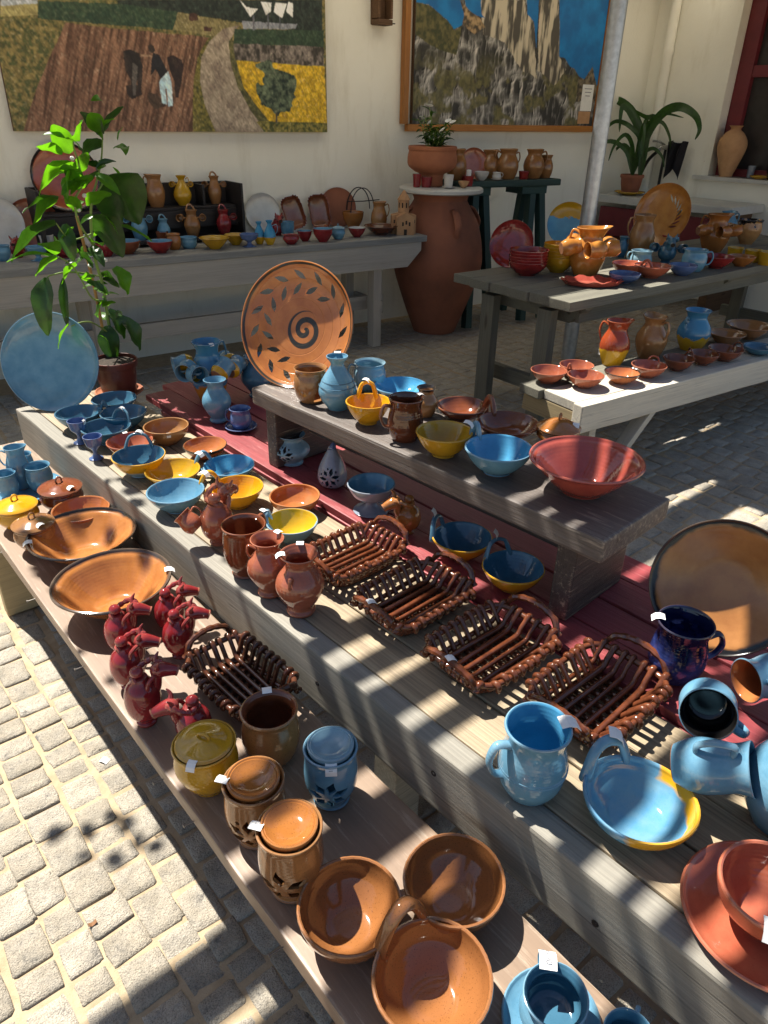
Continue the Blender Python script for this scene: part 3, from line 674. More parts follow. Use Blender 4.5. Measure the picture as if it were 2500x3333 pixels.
    for p in ([(0.0541, 2.1107), (0.1114, 2.1148), (0.1115, 2.0792), (0.0503, 2.0784)], [(0.1457, 2.0522), (0.2042, 2.0526), (0.1891, 2.0286), (0.1473, 2.0293)]): fill(p, (.05, .02, .015), (.08, .04, .025), n, .02)
    br = fbm((S + .6 * Z) * 120, (Z - .3 * S) * 45, 61, 3); fl2 = fbm(S * 90, Z * 90, 63, 2)
    c *= (.62 + .76 * np.clip((br - .2) / .6, 0, 1))[..., None]
    c += (np.clip(fl2 - .64, 0, 1) * .55)[..., None] * np.array((1, .85, .6)) * np.clip(c.sum(-1, keepdims=True) * 2.5, 0, 1)
    return c
P1 = [(-1.0995, 1.4591), (1.05, 1.4454)]
canvas('painting', 'unframed painting of a ploughman with oxen and a winding road', P1[0][0], P1[1][0], P1[0][1], P1[0][1] + .95, paint1, 620, 260)
def paint2(S, Z):
    c = np.zeros(S.shape + (3,)); n = fbm(S * 9, Z * 9, 21); st = fbm(S * 34 + 4 * fbm(S * 6, Z * 6, 23, 3), Z * 10, 25, 5); n2 = fbm(S * 40, Z * 40, 26, 3)
    def ridged(x, y, seed, o=5):                           # craggy relief
        r = np.zeros(S.shape); am = .5; w = 1.
        for q in range(o):
            v = (1 - np.abs(2 * vnoise(x * 2 ** q, y * 2 ** q, seed + q) - 1)) ** 2 * w; r += am * v; w = np.clip(v * 1.6, .25, 1); am *= .5
        return r
    wx = S + .10 * fbm(S * 4, Z * 4, 81, 3); hgt = ridged(wx * 9 + 7, Z * 5.5, 83) + .5 * ridged(wx * 24, Z * 11, 87, 4)
    gx = np.gradient(hgt, axis=1); gz = np.gradient(hgt, axis=0); lit = np.clip(.42 + 5.0 * (gx * -.8 + gz * .5), 0, 1.25)
    base = np.array((.42, .40, .37)) * (.75 + .5 * st[..., None]) + np.array((.10, .05, 0)) * np.clip(n - .55, 0, 1)[..., None]
    rock = base * (lit * np.clip((hgt - .22) * 2.4, .12, 1.1))[..., None]
    sh = fbm(S * 5.5, Z * 6.5, 41, 4); k = np.clip((sh - .57) / .06, 0, 1)[..., None]
    shrub = np.array((.012, .016, .008)) * (1 - n2[..., None]) + np.array((.15, .13, .045)) * n2[..., None]
    zf = np.clip((2.05 - Z) / .2, 0, 1)[..., None]
    c[:] = rock * (1 - k * zf * .92) + shrub * (k * zf * .92)
    def fill(poly, a, b, nn=n2, wob=.01):
        q = inpoly(S, Z, poly, wob); tt = np.clip((nn - .3) / .4, 0, 1)[..., None]; col = np.array(a) * (1 - tt) + np.array(b) * tt; c[q] = col[q]
    tl = np.clip((fbm(S * 30, Z * 5, 51, 4) - .3) / .4, 0, 1)
    for p in ([(2.4623, 2.3765), (2.9224, 2.4127), (3.0529, 2.2977), (3.1191, 2.0733), (3.1707, 1.8763), (2.9615, 1.9248), (2.7595, 2.1104), (2.5187, 2.1591), (2.4773, 2.2982)], [(3.0816, 2.5483), (3.3038, 2.5679), (3.4029, 2.0561), (3.5119, 1.9557), (3.3891, 1.8257), (3.1707, 1.942), (3.1313, 2.1091)]): fill(p, (.05, .044, .035), (.40, .35, .26), tl, .03)
    fill([(3.0266, 2.5837), (3.0747, 2.5881), (3.1422, 2.1097), (3.1577, 1.8872), (3.0952, 2.1072)], (.01, .009, .008), (.03, .025, .02), n2, .02)
    fill([(1.7967, 2.489), (1.8333, 2.312), (1.9578, 2.3084), (2.1431, 2.2195), (2.2183, 2.165), (2.2905, 2.1955), (2.2448, 2.0003), (2.0563, 2.0316), (1.8254, 2.1173), (1.7809, 2.2102)], (.03, .035, .012), (.10, .085, .03), n2, .02)
    fill([(2.2448, 2.3594), (2.3101, 2.3216), (2.4757, 2.254), (2.5304, 2.2008), (2.4219, 2.1533), (2.3062, 2.1965)], (.04, .03, .02), (.3, .2, .1), n2, .02)
    skyc = (.0, .085, .25), (.003, .14, .36)
    for p in ([(1.7666, 2.5399), (2.2248, 2.5848), (2.2509, 2.3598), (2.3028, 2.2659), (2.2904, 2.1975), (2.2053, 2.1721), (2.1398, 2.2232), (1.9548, 2.3101), (1.7765, 2.3132)], [(2.9058, 2.6516), (3.0715, 2.6679), (3.106, 2.3014), (3.1205, 2.0866), (3.0634, 2.2773), (2.978, 2.3239)], [(3.2875, 2.6891), (4.1703, 2.7757), (4.4671, 1.7306), (3.7759, 1.8855), (3.6897, 1.9062), (3.6214, 1.9624), (3.5629, 1.9763), (3.4838, 2.0373), (3.4127, 2.0453)], [(2.292, 2.3825), (2.4643, 2.4159), (2.4784, 2.2883), (2.5235, 2.2613), (2.4257, 2.2706), (2.3163, 2.322)]): fill(p, *skyc, n, .012)
    fill([(3.6897, 1.9062), (3.7607, 1.8802), (3.8536, 1.9955), (4.0033, 1.7208), (3.6904, 1.7141)], (.02, .016, .012), (.14, .11, .07), n2, .02)
    return c
P2 = [(1.8358, 1.5091), (3.8501, 1.5553)]
t = canvas('framed_painting', 'orange pine framed painting of jagged grey rock pillars under blue sky', P2[0][0], P2[1][0] + .15, P2[0][1] + .01, P2[0][1] + 1.1, paint2, 620, 300, True)
cd = [(3.7345, 1.7759), (3.9243, 1.6393)]
t = thing('label_card', 'small white printed card on the rock painting beside the steel pole', 'card', wp((cd[0][0] + cd[1][0]) / 2, cd[1][1], .048), -WA)
board('paper_sheet', .15, .003, .21, M['paper'], t, (0, -.0025, .21), 0, bev=.0005)
for k in range(3): board('print_line', .10 - .02 * k, .001, .006, M['ink'], t, (0, -.0052, .18 - .028 * k), 0, bev=.0002)
board('lower_sheet', .16, .003, .10, M['clay'], t, (-.01, -.0025, -.004), 0, bev=.0005)

# ------------------------------------------------------------------ pergola: steel pole in view; unseen slatted roof added overhead to shape the sun
pole = (4.4962, 3.1954, 0.0)
perg = thing('pergola', 'galvanised steel pole of the slatted pergola rising behind the grey picnic table', 'pergola', (pole[0], pole[1], 0))
def padd(o): o.parent = perg; o.matrix_parent_inverse = Matrix.Translation(-Vector(perg.location)); return o
padd(mesh_obj('post', tube_me([(pole[0], pole[1], z) for z in (0, 1, 2, 2.62)], .052, 18, 1), M['steel']))
padd(mesh_obj('post', tube_me([(-1.1, 3.6, z) for z in (0, 1, 2, 2.62)], .052, 18, 1), M['steel']))
RZ = 2.7
def slat(x0, x1, y0, y1, z=RZ, t=.03, mat='roof'):
    o = board('unseen_roof_slat', x1 - x0, y1 - y0, t, M[mat], None, ((x0 + x1) / 2, (y0 + y1) / 2, z + t), bev=.002); padd(o)
for x in (-1.4, .25, 2.32, 4.6): padd(board('rafter', 5.2, .06, .10, M['roof'], None, (x, 3.3 if x != .25 else 5.2, RZ + .14), PI / 2) if x != .25 else board('rafter', 1.6, .06, .10, M['roof'], None, (x, 5.4, RZ + .14), PI / 2))
# open slats in front
for y0, y1, x0, x1 in ((2.40, 2.55, -3, .43), (2.16, 2.345, -3, .43), (1.98, 2.09, -3, .43), (1.755, 1.86, -3, .43), (1.485, 1.565, -3, .43), (1.2, 1.36, -3, .43), (2.36, 2.41, .95, 1.5), (2.276, 2.332, .44, 1.5), (2.16, 2.212, .44, 1.5), (2.225, 2.262, .93, 1.5), (2.04, 2.12, .44, 1.5), (1.95, 1.99, .44, 1.6), (1.766, 1.851, .44, 1.6), (1.88, 1.92, .95, 1.6), (1.616, 1.66, .44, 1.6), (1.53, 1.55, .44, 1.6), (1.443, 1.483, .44, 1.6), (1.33, 1.38, .44, 1.6), (1.20, 1.27, .44, 1.6), (1.06, 1.12, -3, 1.6), (.86, .96, -3, 1.6), (.6, .7, -3, 1.6)):
    slat(x0, x1, y0, y1)
# closed boards of the unseen roof, gapped to place the sun and shade
y = 1.62
while y < 6.2:
    yc = y + .05; iv = []
    if yc > 4.78: iv = [(-4, 8.4)]
    elif yc > 4.5: iv = [(.62, 8.4)]
    elif yc > 3.9: iv = [(.86, 8.4)]
    elif yc > 3.62: iv = [(.88, 3.44), (4.32, 8.4)]
    elif yc > 3.5: iv = [(.92, 2.98), (3.55, 8.4)]
    elif yc > 3.4: iv = [(.95, 2.42), (3.50, 3.68), (3.86, 8.4)]
    elif yc > 3.3: iv = [(.97, 2.42), (3.14, 8.4)]
    elif yc > 3.05: iv = [(1.30, 2.36), (3.08, 8.4)]
    elif yc > 2.86: iv = [(1.34, 8.4)]
    elif yc > 2.3: iv = [(1.24, 1.92), (3.0, 8.4)]
    elif yc > 1.6: iv = [(1.45, 8.4)]
    for k, (a, b) in enumerate(iv):
        a += .035 * math.sin(yc * 31) if k or yc < 4.6 else 0
        slat(a, b, y, y + .112, RZ + ((.031 if yc < 3.9 else .0088) if int(round(y * 10)) % 2 else .0), .03 if yc < 3.9 else .008, 'roof' if yc < 3.9 else 'sheet')
    y += .1
# an unseen vine added on the slats to throw leafy dapples
vs, fs = [], []
vr = random.Random(5)
for (cx, cy, sx, sy, n) in ((.20, 3.15, .07, .14, 30), (.52, 3.32, .08, .08, 12), (.62, 3.72, .16, .08, 18), (.52, 2.72, .07, .05, 9), (.0, 2.95, .05, .035, 9), (-.06, 3.0, .03, .02, 4), (.80, 3.12, .06, .05, 7), (.80, 2.33, .10, .04, 8), (1.05, 1.70, .08, .07, 10), (.75, 1.42, .07, .08, 10)):
    for _ in range(n):
        c = Vector((vr.gauss(cx, sx), vr.gauss(cy, sy), RZ + vr.uniform(-.05, .16))); r = vr.uniform(.018, .04)
        q = Matrix.Rotation(vr.uniform(0, 6.28), 3, 'Z') @ Matrix.Rotation(vr.uniform(-.6, .6), 3, 'X')
        b0 = len(vs)
        for a in range(5): vs.append(tuple(c + q @ Vector((r * math.cos(a * 1.2566), r * math.sin(a * 1.2566), .004 * (a % 2)))))
        fs.append(tuple(range(b0, b0 + 5)))
me = bpy.data.meshes.new('vine'); me.from_pydata(vs, [], fs); me.update()
vine = padd(mesh_obj('dapple_vine_leaves', me, M['leafd'], None, smooth=False)); vine['kind'] = 'stuff'

# ------------------------------------------------------------------ tables and benches
# front plank (low bench)
def lineX(xa, ya, xb, yb): return lambda y: xa + (xb - xa) * (y - ya) / (yb - ya)
pr = -.010
t = thing('plank_bench', 'low taupe plank bench along the front, loaded with brown bowls and red jugs', 'bench', (.325, 1.1, 0), 0)
a_ = PI / 2 + math.atan(.012)
def yb(name, x0, x1, y0, y1, ztop, th, mat, parent, slope=0., bev=.004):
    """board running along Y between x0..x1 (x measured at y=0, sheared by slope)"""
    ym = (y0 + y1) / 2; xm = (x0 + x1) / 2 + slope * ym
    loc = Vector((xm, ym, ztop)) - Vector(parent.location)
    return board(name, y1 - y0, x1 - x0, th, mat, parent, loc, PI / 2 - math.atan(slope), bev=bev)
yb('seat_plank', .336, .664, -.5, 2.95, Z1, .04, M['plank'], t, -.010, .005)
for yy in (2.45, -.35): board('leg', .30, .05, .385, M['plankleg'], t, Vector((.335 + .155 - .01 * yy, yy, .388)) - Vector(t.location), 0)
for k, (a, b) in enumerate(((0, 1797), (62, 1888), (145, 2005), (248, 2135), (505, 2492), (585, 2600), (958, 3125))):
    pass
for y0, ln in ((2.17, .022), (1.86, .02), (1.50, .019), (1.06, .019), (.93, .018), (.62, .024)):
    x0 = .336 - .010 * y0
    n_ = mesh_obj('nail', tube_me([(x0 + .004, y0, Z1 - .028), (x0 - ln, y0 + .004, Z1 - .030), (x0 - ln, y0 + .004, Z1 - .030), (x0 - ln - .002, y0 + .004, Z1 - .030)], [.0013, .0013, .004, .004], 8, 1), M['nail'], t); n_.location = -Vector(t.location)
# main grey table
t = thing('display_table', 'weathered grey plank display table in the middle, holding the woven baskets', 'table', (.9, 1.0, 0), 0)
SL = -.0417
yb('face_beam', .7242, .7782, -.9, 2.93, Z2, .152, M['facewood'], t, SL, .007)
for k, (a, b) in enumerate(((.7805, .8905), (.8945, 1.005), (1.009, 1.122))): yb('top_board', a, b, -.9, 2.92 + .02 * k, Z2 - .001 + .001 * (k % 2), .032, M['tablewood'], t, SL, .004)
for yy in (2.6, .9, -.5):
    board('cross_beam', .30, .08, .09, M['facewood'], t, Vector((.952 + SL * yy, yy, Z2 - .034)) - Vector(t.location), 0)
    board('leg', .08, .08, Z2 - .127, M['facewood'], t, Vector((.86 + SL * yy, yy, Z2 - .126)) - Vector(t.location), 0); board('leg', .08, .08, Z2 - .127, M['facewood'], t, Vector((1.05 + SL * yy, yy, Z2 - .126)) - Vector(t.location), 0)
for yy, zz in ((1.02, .085), (.66, .06), (.3, .09)):
    n_ = mesh_obj('knot_hole', lathe_me([(0, -.001), (.007, 0), (.0055, .002), (0, -.0005)], 10), M['soil'], t, Vector((.7238 + SL * yy, yy, Z2 - zz)) - Vector(t.location), (0, -PI / 2, 0))
# red boards behind it
t = thing('red_table', 'low table of red stained boards under the dark bench', 'table', (1.33, 1.3, 0), 0)
for k in range(4):
    a = 1.128 + .112 * k; yb('top_board', a, a + .1055, .02 - .05 * k, 2.72 + (.02, .10, -.03, .06)[k], Z3 - .0022 * (k % 2), .022, M['redwood'], t, -.030, .003)
yb('edge_rail', 1.123, 1.143, .0, 2.60, Z3 - .024, .03, M['redwood'], t, -.030, .003)
for yy in (2.4, .3):
    board('cross_beam', .40, .06, .06, M['redwood'], t, Vector((1.345 - .03 * yy, yy, Z3 - .056)) - Vector(t.location), 0)
    for xx in (1.19, 1.5): board('leg', .06, .06, Z3 - .118, M['redwood'], t, Vector((xx - .03 * yy, yy, Z3 - .117)) - Vector(t.location), 0)
# dark bench on the red boards
t = thing('dark_bench', 'worn dark brown wooden bench standing on the red boards', 'bench', (1.27, 1.3, Z3), 0)
ds_ = math.atan(.074)
def db(name, L, w, th, x, y, z, along=True): return board(name, L, w, th, M['darktop' if name == 'seat_plank' else 'darkwood'], t, Vector((x, y, z)) - Vector(t.location), (PI / 2 + ds_) if along else ds_, bev=.007)
db('seat_plank', 1.25, .284, .055, 1.258, 1.305, Z4)
for yy, xx in ((.775, 1.298), (1.86, 1.216)):
    db('leg', .245, .05, Z4 - Z3 - .056, xx, yy, Z4 - .0555, False)
db('stretcher', 1.0, .03, .06, 1.258, 1.31, Z4 - .09)
# grey picnic table
PA = -math.radians(2.0)
t = thing('picnic_table', 'grey green picnic table crowded with pots beside the steel pole', 'table', (3.2, 2.75, 0), PA)
w_ = [.16, .155, .15, .15, .15, .15]; yy = .46
for k, w in enumerate(w_):
    yy -= w; board('top_board', 3.4, w - .004, .05, M['olive'] if k < 5 else M['olive'], t, (1.70 + (.02, 0, .012, .0, .015, .006)[k], yy + w / 2, ZT), 0, bev=.004)
for x in (.24, 1.7, 3.1):
    bm = bmesh.new(); pr_ = [(-.40, 0), (.40, 0), (.40, -.03), (.30, -.115), (-.30, -.115), (-.40, -.03)]
    a = [bm.verts.new((-.03, p, q)) for p, q in pr_]; b = [bm.verts.new((.03, p, q)) for p, q in pr_]
    bm.faces.new(a); bm.faces.new(b[::-1])
    for i in range(6): bm.faces.new((a[i], b[i], b[(i + 1) % 6], a[(i + 1) % 6]))
    mesh_obj('cross_beam', bm_mesh(bm), M['olive'], t, (x, 0, ZT - .051), smooth=False)
for x in (.24, 3.1):
    for s in (-1, 1): board('leg', ZT - .09, .10, .06, M['olive'], t, (x - (.065 if x < 1 else -.065) - .03, s * .22, (ZT - .09) / 2 + .0), 0, rot=(0, PI / 2, 0))
    board('leg_rail', .7, .05, .09, M['olive'], t, (x + .02, 0, .2), PI / 2)
board('apron', 3.0, .03, .10, M['olive'], t, (1.7, -.36, ZT - .052), 0)
# white bench
t = thing('white_bench', 'white painted plank bench with small brown bowls in front of the picnic table', 'bench', (2.68, 1.95, 0), -math.radians(6.5))
board('seat_board', 3.0, .135, .045, M['olive'], t, (1.50, .165, ZB), 0)
board('seat_board', 3.0, .20, .045, M['whitewood'], t, (1.53, -.006, ZB + .001), 0)
board('front_beam', 3.0, .06, .135, M['whitewood'], t, (1.515, -.139, ZB + .002), 0, bev=.006)
for x in (.20, 2.7):
    bm = bmesh.new(); a = [bm.verts.new((-.022, p, q)) for p, q in ((-.10, 0), (.22, 0), (.17, ZB - .048), (-.09, ZB - .048))]; b = [bm.verts.new((.022, v.co.y, v.co.z)) for v in a]
    bm.faces.new(a); bm.faces.new(b[::-1])
    for i in range(4): bm.faces.new((a[i], b[i], b[(i + 1) % 4], a[(i + 1) % 4]))
    mesh_obj('leg', bm_mesh(bm), M['whitewood'], t, (x, 0, 0), smooth=False)
board('seat_bracket', .34, .04, .09, M['plankleg'], t, (.02 + .03, .06, ZB - .047), PI / 2)
board('brace', .52, .07, .035, M['whitewood'], t, (.42, -.125, .20), 0, rot=(0, -math.radians(47), 0))
# long back table against the wall
bt0 = (1.0151, 4.4979, 0.8); bt1 = (3.9087, 4.173, 0.8)
ba = math.atan2(bt1[1] - bt0[1], bt1[0] - bt0[0])
t = thing('back_table', 'long beige painted table against the wall below the ploughing painting', 'table', (bt1[0], bt1[1], 0), ba)
for k in range(4): board('top_board', 4.6, .145, .045, M['greytop'], t, (-2.30 + .01 * k, .075 + .149 * k, ZK), 0, bev=.005)
bm = bmesh.new(); pr_ = [(-.04, 0), (-4.6, 0), (-4.6, -.17), (-.16, -.17), (-.04, -.06)]
a = [bm.verts.new((p, -.0, q)) for p, q in pr_]; b = [bm.verts.new((p, .035, q)) for p, q in pr_]
bm.faces.new(a[::-1]); bm.faces.new(b)
for i in range(5): bm.faces.new((a[i], a[(i + 1) % 5], b[(i + 1) % 5], b[i]))
mesh_obj('apron', bm_mesh(bm), M['beigewood'], t, (0, .02, ZK - .046), smooth=False)
for x in (-.33, -2.35, -4.3):
    for y in (.10, .50): board('leg', ZK - .05, .085, .07, M['beigewood'], t, (x - .035, y, (ZK - .05) / 2), 0, rot=(0, PI / 2, 0))
board('lower_rail', 4.2, .04, .10, M['beigewood'], t, (-2.3, .30, .34), 0)
board('lower_rail', .40, .04, .09, M['beigewood'], t, (-.34, .30, .335), PI / 2)

# ------------------------------------------------------------------ compound pottery
def lean_plate(name, label, base, R, az, lean, mat, depth=.22, kind='plate', seg=64, mat_in=None, stand=True, wob=.003, cuts=None, post=None):
    """plate standing on its rim, facing azimuth az, leaning back"""
    x, y, z = base
    n = Vector((math.sin(az) * math.cos(lean), math.cos(az) * math.cos(lean), math.sin(lean)))
    upv = Vector((-math.sin(az) * math.sin(lean), -math.cos(az) * math.sin(lean), math.cos(lean)))
    side = upv.cross(n)
    prof, split = vessel_prof(PR[kind], R, depth * R, max(.004, .028 * R))
    o = mesh_obj(name, lathe_me(prof, seg, split if mat_in else None, wob), [mat] + ([mat_in] if mat_in else []))
    if cuts: cut(o, cuts); o.data.shade_smooth(); o.data.set_sharp_from_angle(angle=math.radians(35))
    c = Vector((x, y, z)) + upv * R - n * depth * R
    o.matrix_world = Matrix.Translation(c) @ Matrix((side, upv, n)).transposed().to_4x4()
    tag(o, label, 'plate')
    return o
def fpos(x, y): return (x, y)

def hang_cup(jug, r, h, ang, zf, cr, ch, mat, label, group=None, roll=0., aim=None, kind='mug', hook=True, seg=24, mat_b=None, tip=.12):
    """a cup hung by its handle round the shoulder of a jug; aim = direction its mouth points, in the jug's plan"""
    aim = ang + PI / 2 if aim is None else aim
    m = Vector((math.cos(aim), math.sin(aim), -tip)).normalized()
    out = Vector((math.cos(ang), math.sin(ang), 0)); out = (out - m * out.dot(m)).normalized()
    jl = jug.matrix_world @ Vector((0, 0, 0)) if False else Vector(jug.location)
    c = jl + Vector((math.cos(jug.rotation_euler[2] * 0 + ang), math.sin(ang), 0)) * (r + cr * 1.05) + Vector((0, 0, h * zf)) - m * ch * .5
    q = Matrix((out, m.cross(out), m)).transposed()
    t_ = max(.002, .06 * cr + .001)
    prof, _ = vessel_prof(PR[kind], cr, ch, t_, 4)
    o = mesh_obj('hanging_cup', lathe_me(prof, seg), mat); o.matrix_world = Matrix.Translation(c) @ q.to_4x4()
    side_handle(o, cr, ch, PI, mat, .55, .8, .3, th=.14)
    tag(o, label, 'cup', group); return o

def ram_jug(name, label, g, mat, rz=0, group=None, detail=1, ball=True, cupless=True):
    """animal-head jug: round body on a foot, ball stopper, horned head for a spout, frilled handle"""
    x, y, z, r, h = g
    t = thing(name, label, 'jug', (x, y, z + .0008), rz, group)
    prof, _ = vessel_prof(PR['body'], r, h, .004, 4)
    mesh_obj('body', lathe_me(prof, 28), mat, t)
    if ball:
        st = mesh_obj('stopper', lathe_me([(0, -.05 * r), (.40 * r, 0), (.43 * r, .05 * r), (.28 * r, .09 * r)] + [(.37 * r * math.cos(a), .38 * r + .33 * r * math.sin(a)) for a in np.linspace(-1.0, 1.45, 8)] + [(0, .715 * r)], 20), mat, t, (-.08 * r, 0, h * .995))
    hz = h - .02 * r
    pts = [(.45 * r, 0, .60 * h), (.78 * r, 0, .74 * h), (.92 * r, 0, hz - .05 * r), (1.05 * r, 0, hz + .28 * r), (1.50 * r, 0, hz + .22 * r), (1.98 * r, 0, hz + .04 * r)]
    rad = [.30 * r, .30 * r, .31 * r, .46 * r, .38 * r, .28 * r]
    hd = mesh_obj('head', tube_me(pts, rad, 14, 5), mat, t)
    # mouth lip, with a dark disc standing in for the shade inside
    d = Vector((.38, 0, -.18)).normalized(); q = d.to_track_quat('Z', 'X')
    mo = mesh_obj('mouth', lathe_me([(.23 * r, -.03 * r), (.30 * r, 0), (.31 * r, .07 * r), (.25 * r, .08 * r), (.22 * r, -.02 * r), (0, -.03 * r)], 16), [mat], hd, Vector(pts[-1]) - d * .02 * r, q.to_euler())
    dk = mesh_obj('throat_shade', lathe_me([(0, 0), (.23 * r, 0), (.23 * r, .002), (0, .002)], 14), M['soil'], hd, Vector(pts[-1]) + d * .005 * r, q.to_euler())
    for s in (-1, 1):
        mesh_obj('horn', tube_me([(1.04 * r, s * .18 * r, hz + .46 * r), (.98 * r, s * .42 * r, hz + .80 * r), (1.16 * r, s * .52 * r, hz + 1.12 * r)], [.17 * r, .13 * r, .04 * r], 8, 4), mat, hd)
        mesh_obj('eye', lathe_me([(.07 * r * math.cos(a), .07 * r * math.sin(a)) for a in np.linspace(-PI / 2, PI / 2, 6)], 8), mat, hd, (1.32 * r, s * .28 * r, hz + .36 * r))
    # frilled handle sweeping from the head back round the neck
    hp, hr = [], []
    for i, u in enumerate(np.linspace(0, 1, 15)):
        a = .15 + u * 3.6
        hp.append((0.45 * r + .74 * r * math.cos(a), .74 * r * math.sin(a) + .02 * r, hz + .52 * r - .62 * r * u * u + .12 * r * math.sin(u * 9)))
        hr.append(.175 * r * (1.25 if i % 2 else .9) * (1 - .35 * u))
    mesh_obj('handle', tube_me(hp, hr, 8, 3), mat, t)
    hp = [(.95 * r, -.1 * r, hz + .1 * r), (.75 * r, -.45 * r, hz + .2 * r), (.45 * r, -.60 * r, hz - .1 * r), (.35 * r, -.55 * r, h * .8), (.5 * r, -.5 * r, h * .74)]
    mesh_obj('scroll', tube_me(hp, [.14 * r, .13 * r, .12 * r, .11 * r, .07 * r], 8, 4), mat, t)
    return t

BK = {}
def basket(label, c, L, W_, H, rz, mat, z, tags=()):
    """woven-rod ceramic basket: lengthwise rods over crosswise rods, both climbing the sloping walls and rolled over the rim"""
    t = thing('woven_basket', label, 'basket', (c[0], c[1], z + .001), rz, 'ceramic rod baskets')
    rr = .0066; fl = .0078
    bl, bw = L * .76, W_ * .62
    def shape(half_b, half_t, z0, knob):
        return [(-half_t - .004, H - .008), (-half_t - .0055, H + .003), (-half_t + .003, H + .0085), (-half_t + .012, H - .001), (-half_b - .006, z0 + .017), (-half_b + .008, z0 + .001), (-half_b * .3, z0), (half_b * .3, z0), (half_b - .008, z0 + .001), (half_b + .006, z0 + .017), (half_t - .012, H - .001), (half_t - .003, H + .0085), (half_t + .0055, H + .003), (half_t + .004, H - .008)]
    key = (round(L, 3), round(W_, 3), round(H, 3), mat.name)
    if key not in BK:
        lw = shape(bl / 2, L / 2, fl + 2 * rr, 1); cw = shape(bw / 2, W_ / 2, fl, 1)
        rad = [rr * .85, rr * 1.0, rr * 1.04, rr * .95] + [rr * .92, rr * 1.0, rr * .9, rr * .94, rr, rr * .9] + [rr * .95, rr * 1.04, rr * 1.0, rr * .85]
        a = tube_me([(p, 0, q) for p, q in lw], rad, 8, 3); b = tube_me([(0, p, q) for p, q in cw], rad, 8, 3)
        rim = []
        for k in range(28):
            an = 2 * PI * k / 28; cx, sx = math.cos(an), math.sin(an); e = .42
            rim.append((math.copysign(abs(cx) ** e, cx) * L / 2, math.copysign(abs(sx) ** e, sx) * W_ / 2, H))
        c_ = tube_me(rim, rr * 1.05, 8, 2, close=True)
        base = []
        for k in range(28):
            an = 2 * PI * k / 28; cx, sx = math.cos(an), math.sin(an); e = .42
            base.append((math.copysign(abs(cx) ** e, cx) * (bl / 2 + .004), math.copysign(abs(sx) ** e, sx) * (bw / 2 + .004), rr * .9))
        d_ = tube_me(base, rr * .9, 8, 2, close=True)
        for me in (a, b, c_, d_): me.materials.append(mat); me.shade_smooth()
        BK[key] = (a, b, c_, d_)
    a, b, c_, d_ = BK[key]
    def add(name, me, loc, rot=(0, 0, 0), sc=1):
        o = bpy.data.objects.new(name, me); COL.objects.link(o); o.parent = t; o.location = loc; o.rotation_euler = rot; o.scale = (1, sc, 1) if sc != 1 else (1, 1, 1); return o
    add('rim', c_, (0, 0, 0)); add('base_ring', d_, (0, 0, 0))
    for k in range(7): add('long_rod', a, (0, (k - 3) * W_ * .124 + rnd.uniform(-.001, .001), rnd.uniform(-.0005, .0005)), (0, 0, rnd.uniform(-.03, .03)), 1 + rnd.uniform(-.15, .15))
    nc = 9
    for k in range(nc): add('cross_rod', b, ((k - (nc - 1) / 2) * L * .097 + rnd.uniform(-.001, .001), 0, rnd.uniform(-.0005, .0005)), (rnd.uniform(-.03, .03), 0, rnd.uniform(-.05, .05)), 1 + rnd.uniform(-.02, .02))
    for s in (-1, 1):
        hp, hr = [], []
        for i, u in enumerate(np.linspace(-1, 1, 13)):
            e = math.sqrt(max(0, 1 - u * u)); hp.append((s * (L / 2 + .008 + .010 * e), u * W_ * .36, H + .004 + .032 * e)); hr.append(rr * (1.25 if i % 2 else 1.0))
        hp = [(hp[0][0], hp[0][1] - .004, H - .004)] + hp + [(hp[-1][0], hp[-1][1] + .004, H - .004)]; hr = [rr * 1.5] + hr + [rr * 1.5]
        h_ = mesh_obj('handle', tube_me(hp, hr, 8, 3), mat, t)
    for p, a_ in tags: price_tag(t, p, a_, .3)
    return t

def multi_bowl(name, label, cat, bowls, handle, mats, kind='bowl', hmat=None, hh=.05, th=.008):
    """several bowls fired together with one bridging handle; bowls are (x,y,z,r,h)"""
    cx = sum(b[0] for b in bowls) / len(bowls); cy = sum(b[1] for b in bowls) / len(bowls); z = bowls[0][2]
    t = thing(name, label, cat, (cx, cy, z))
    H_ = max(b[4] for b in bowls)
    for b, m in zip(bowls, mats):
        pot('bowl', None, None, kind, (b[0] - cx, b[1] - cy, 0, b[3], H_), m[0] if isinstance(m, tuple) else m, parent=t, mat_in=m[1] if isinstance(m, tuple) else None)
    # clay webs where the rims touch
    for i in range(len(bowls)):
        j = (i + 1) % len(bowls)
        if len(bowls) == 2 and i: break
        a, b = Vector((bowls[i][0] - cx, bowls[i][1] - cy, 0)), Vector((bowls[j][0] - cx, bowls[j][1] - cy, 0)); d = b - a; L_ = d.length; d.normalize()
        p = a + d * (bowls[i][3] - .006); q = b - d * (bowls[j][3] - .006)
        if (q - p).length < .002: q = p + d * .004
        mesh_obj('web', tube_me([(p.x, p.y, H_ - .010), ((p.x + q.x) / 2, (p.y + q.y) / 2, H_ - .010), (q.x, q.y, H_ - .010)], .010, 8, 2, .8), hmat or (mats[0][0] if isinstance(mats[0], tuple) else mats[0]), t)
    (ax, ay), (bx, by) = handle
    bridge_handle(t, (ax - cx, ay - cy), (bx - cx, by - cy), H_ - .004, hh, th, hmat or (mats[0][0] if isinstance(mats[0], tuple) else mats[0]))
    return t
def toward(b, c, f=1.0):
    d = Vector((c[0] - b[0], c[1] - b[1])); d.normalize(); return (b[0] + d.x * b[3] * f, b[1] + d.y * b[3] * f)
TOCAM = lambda g: math.atan2(-g[1], -g[0])

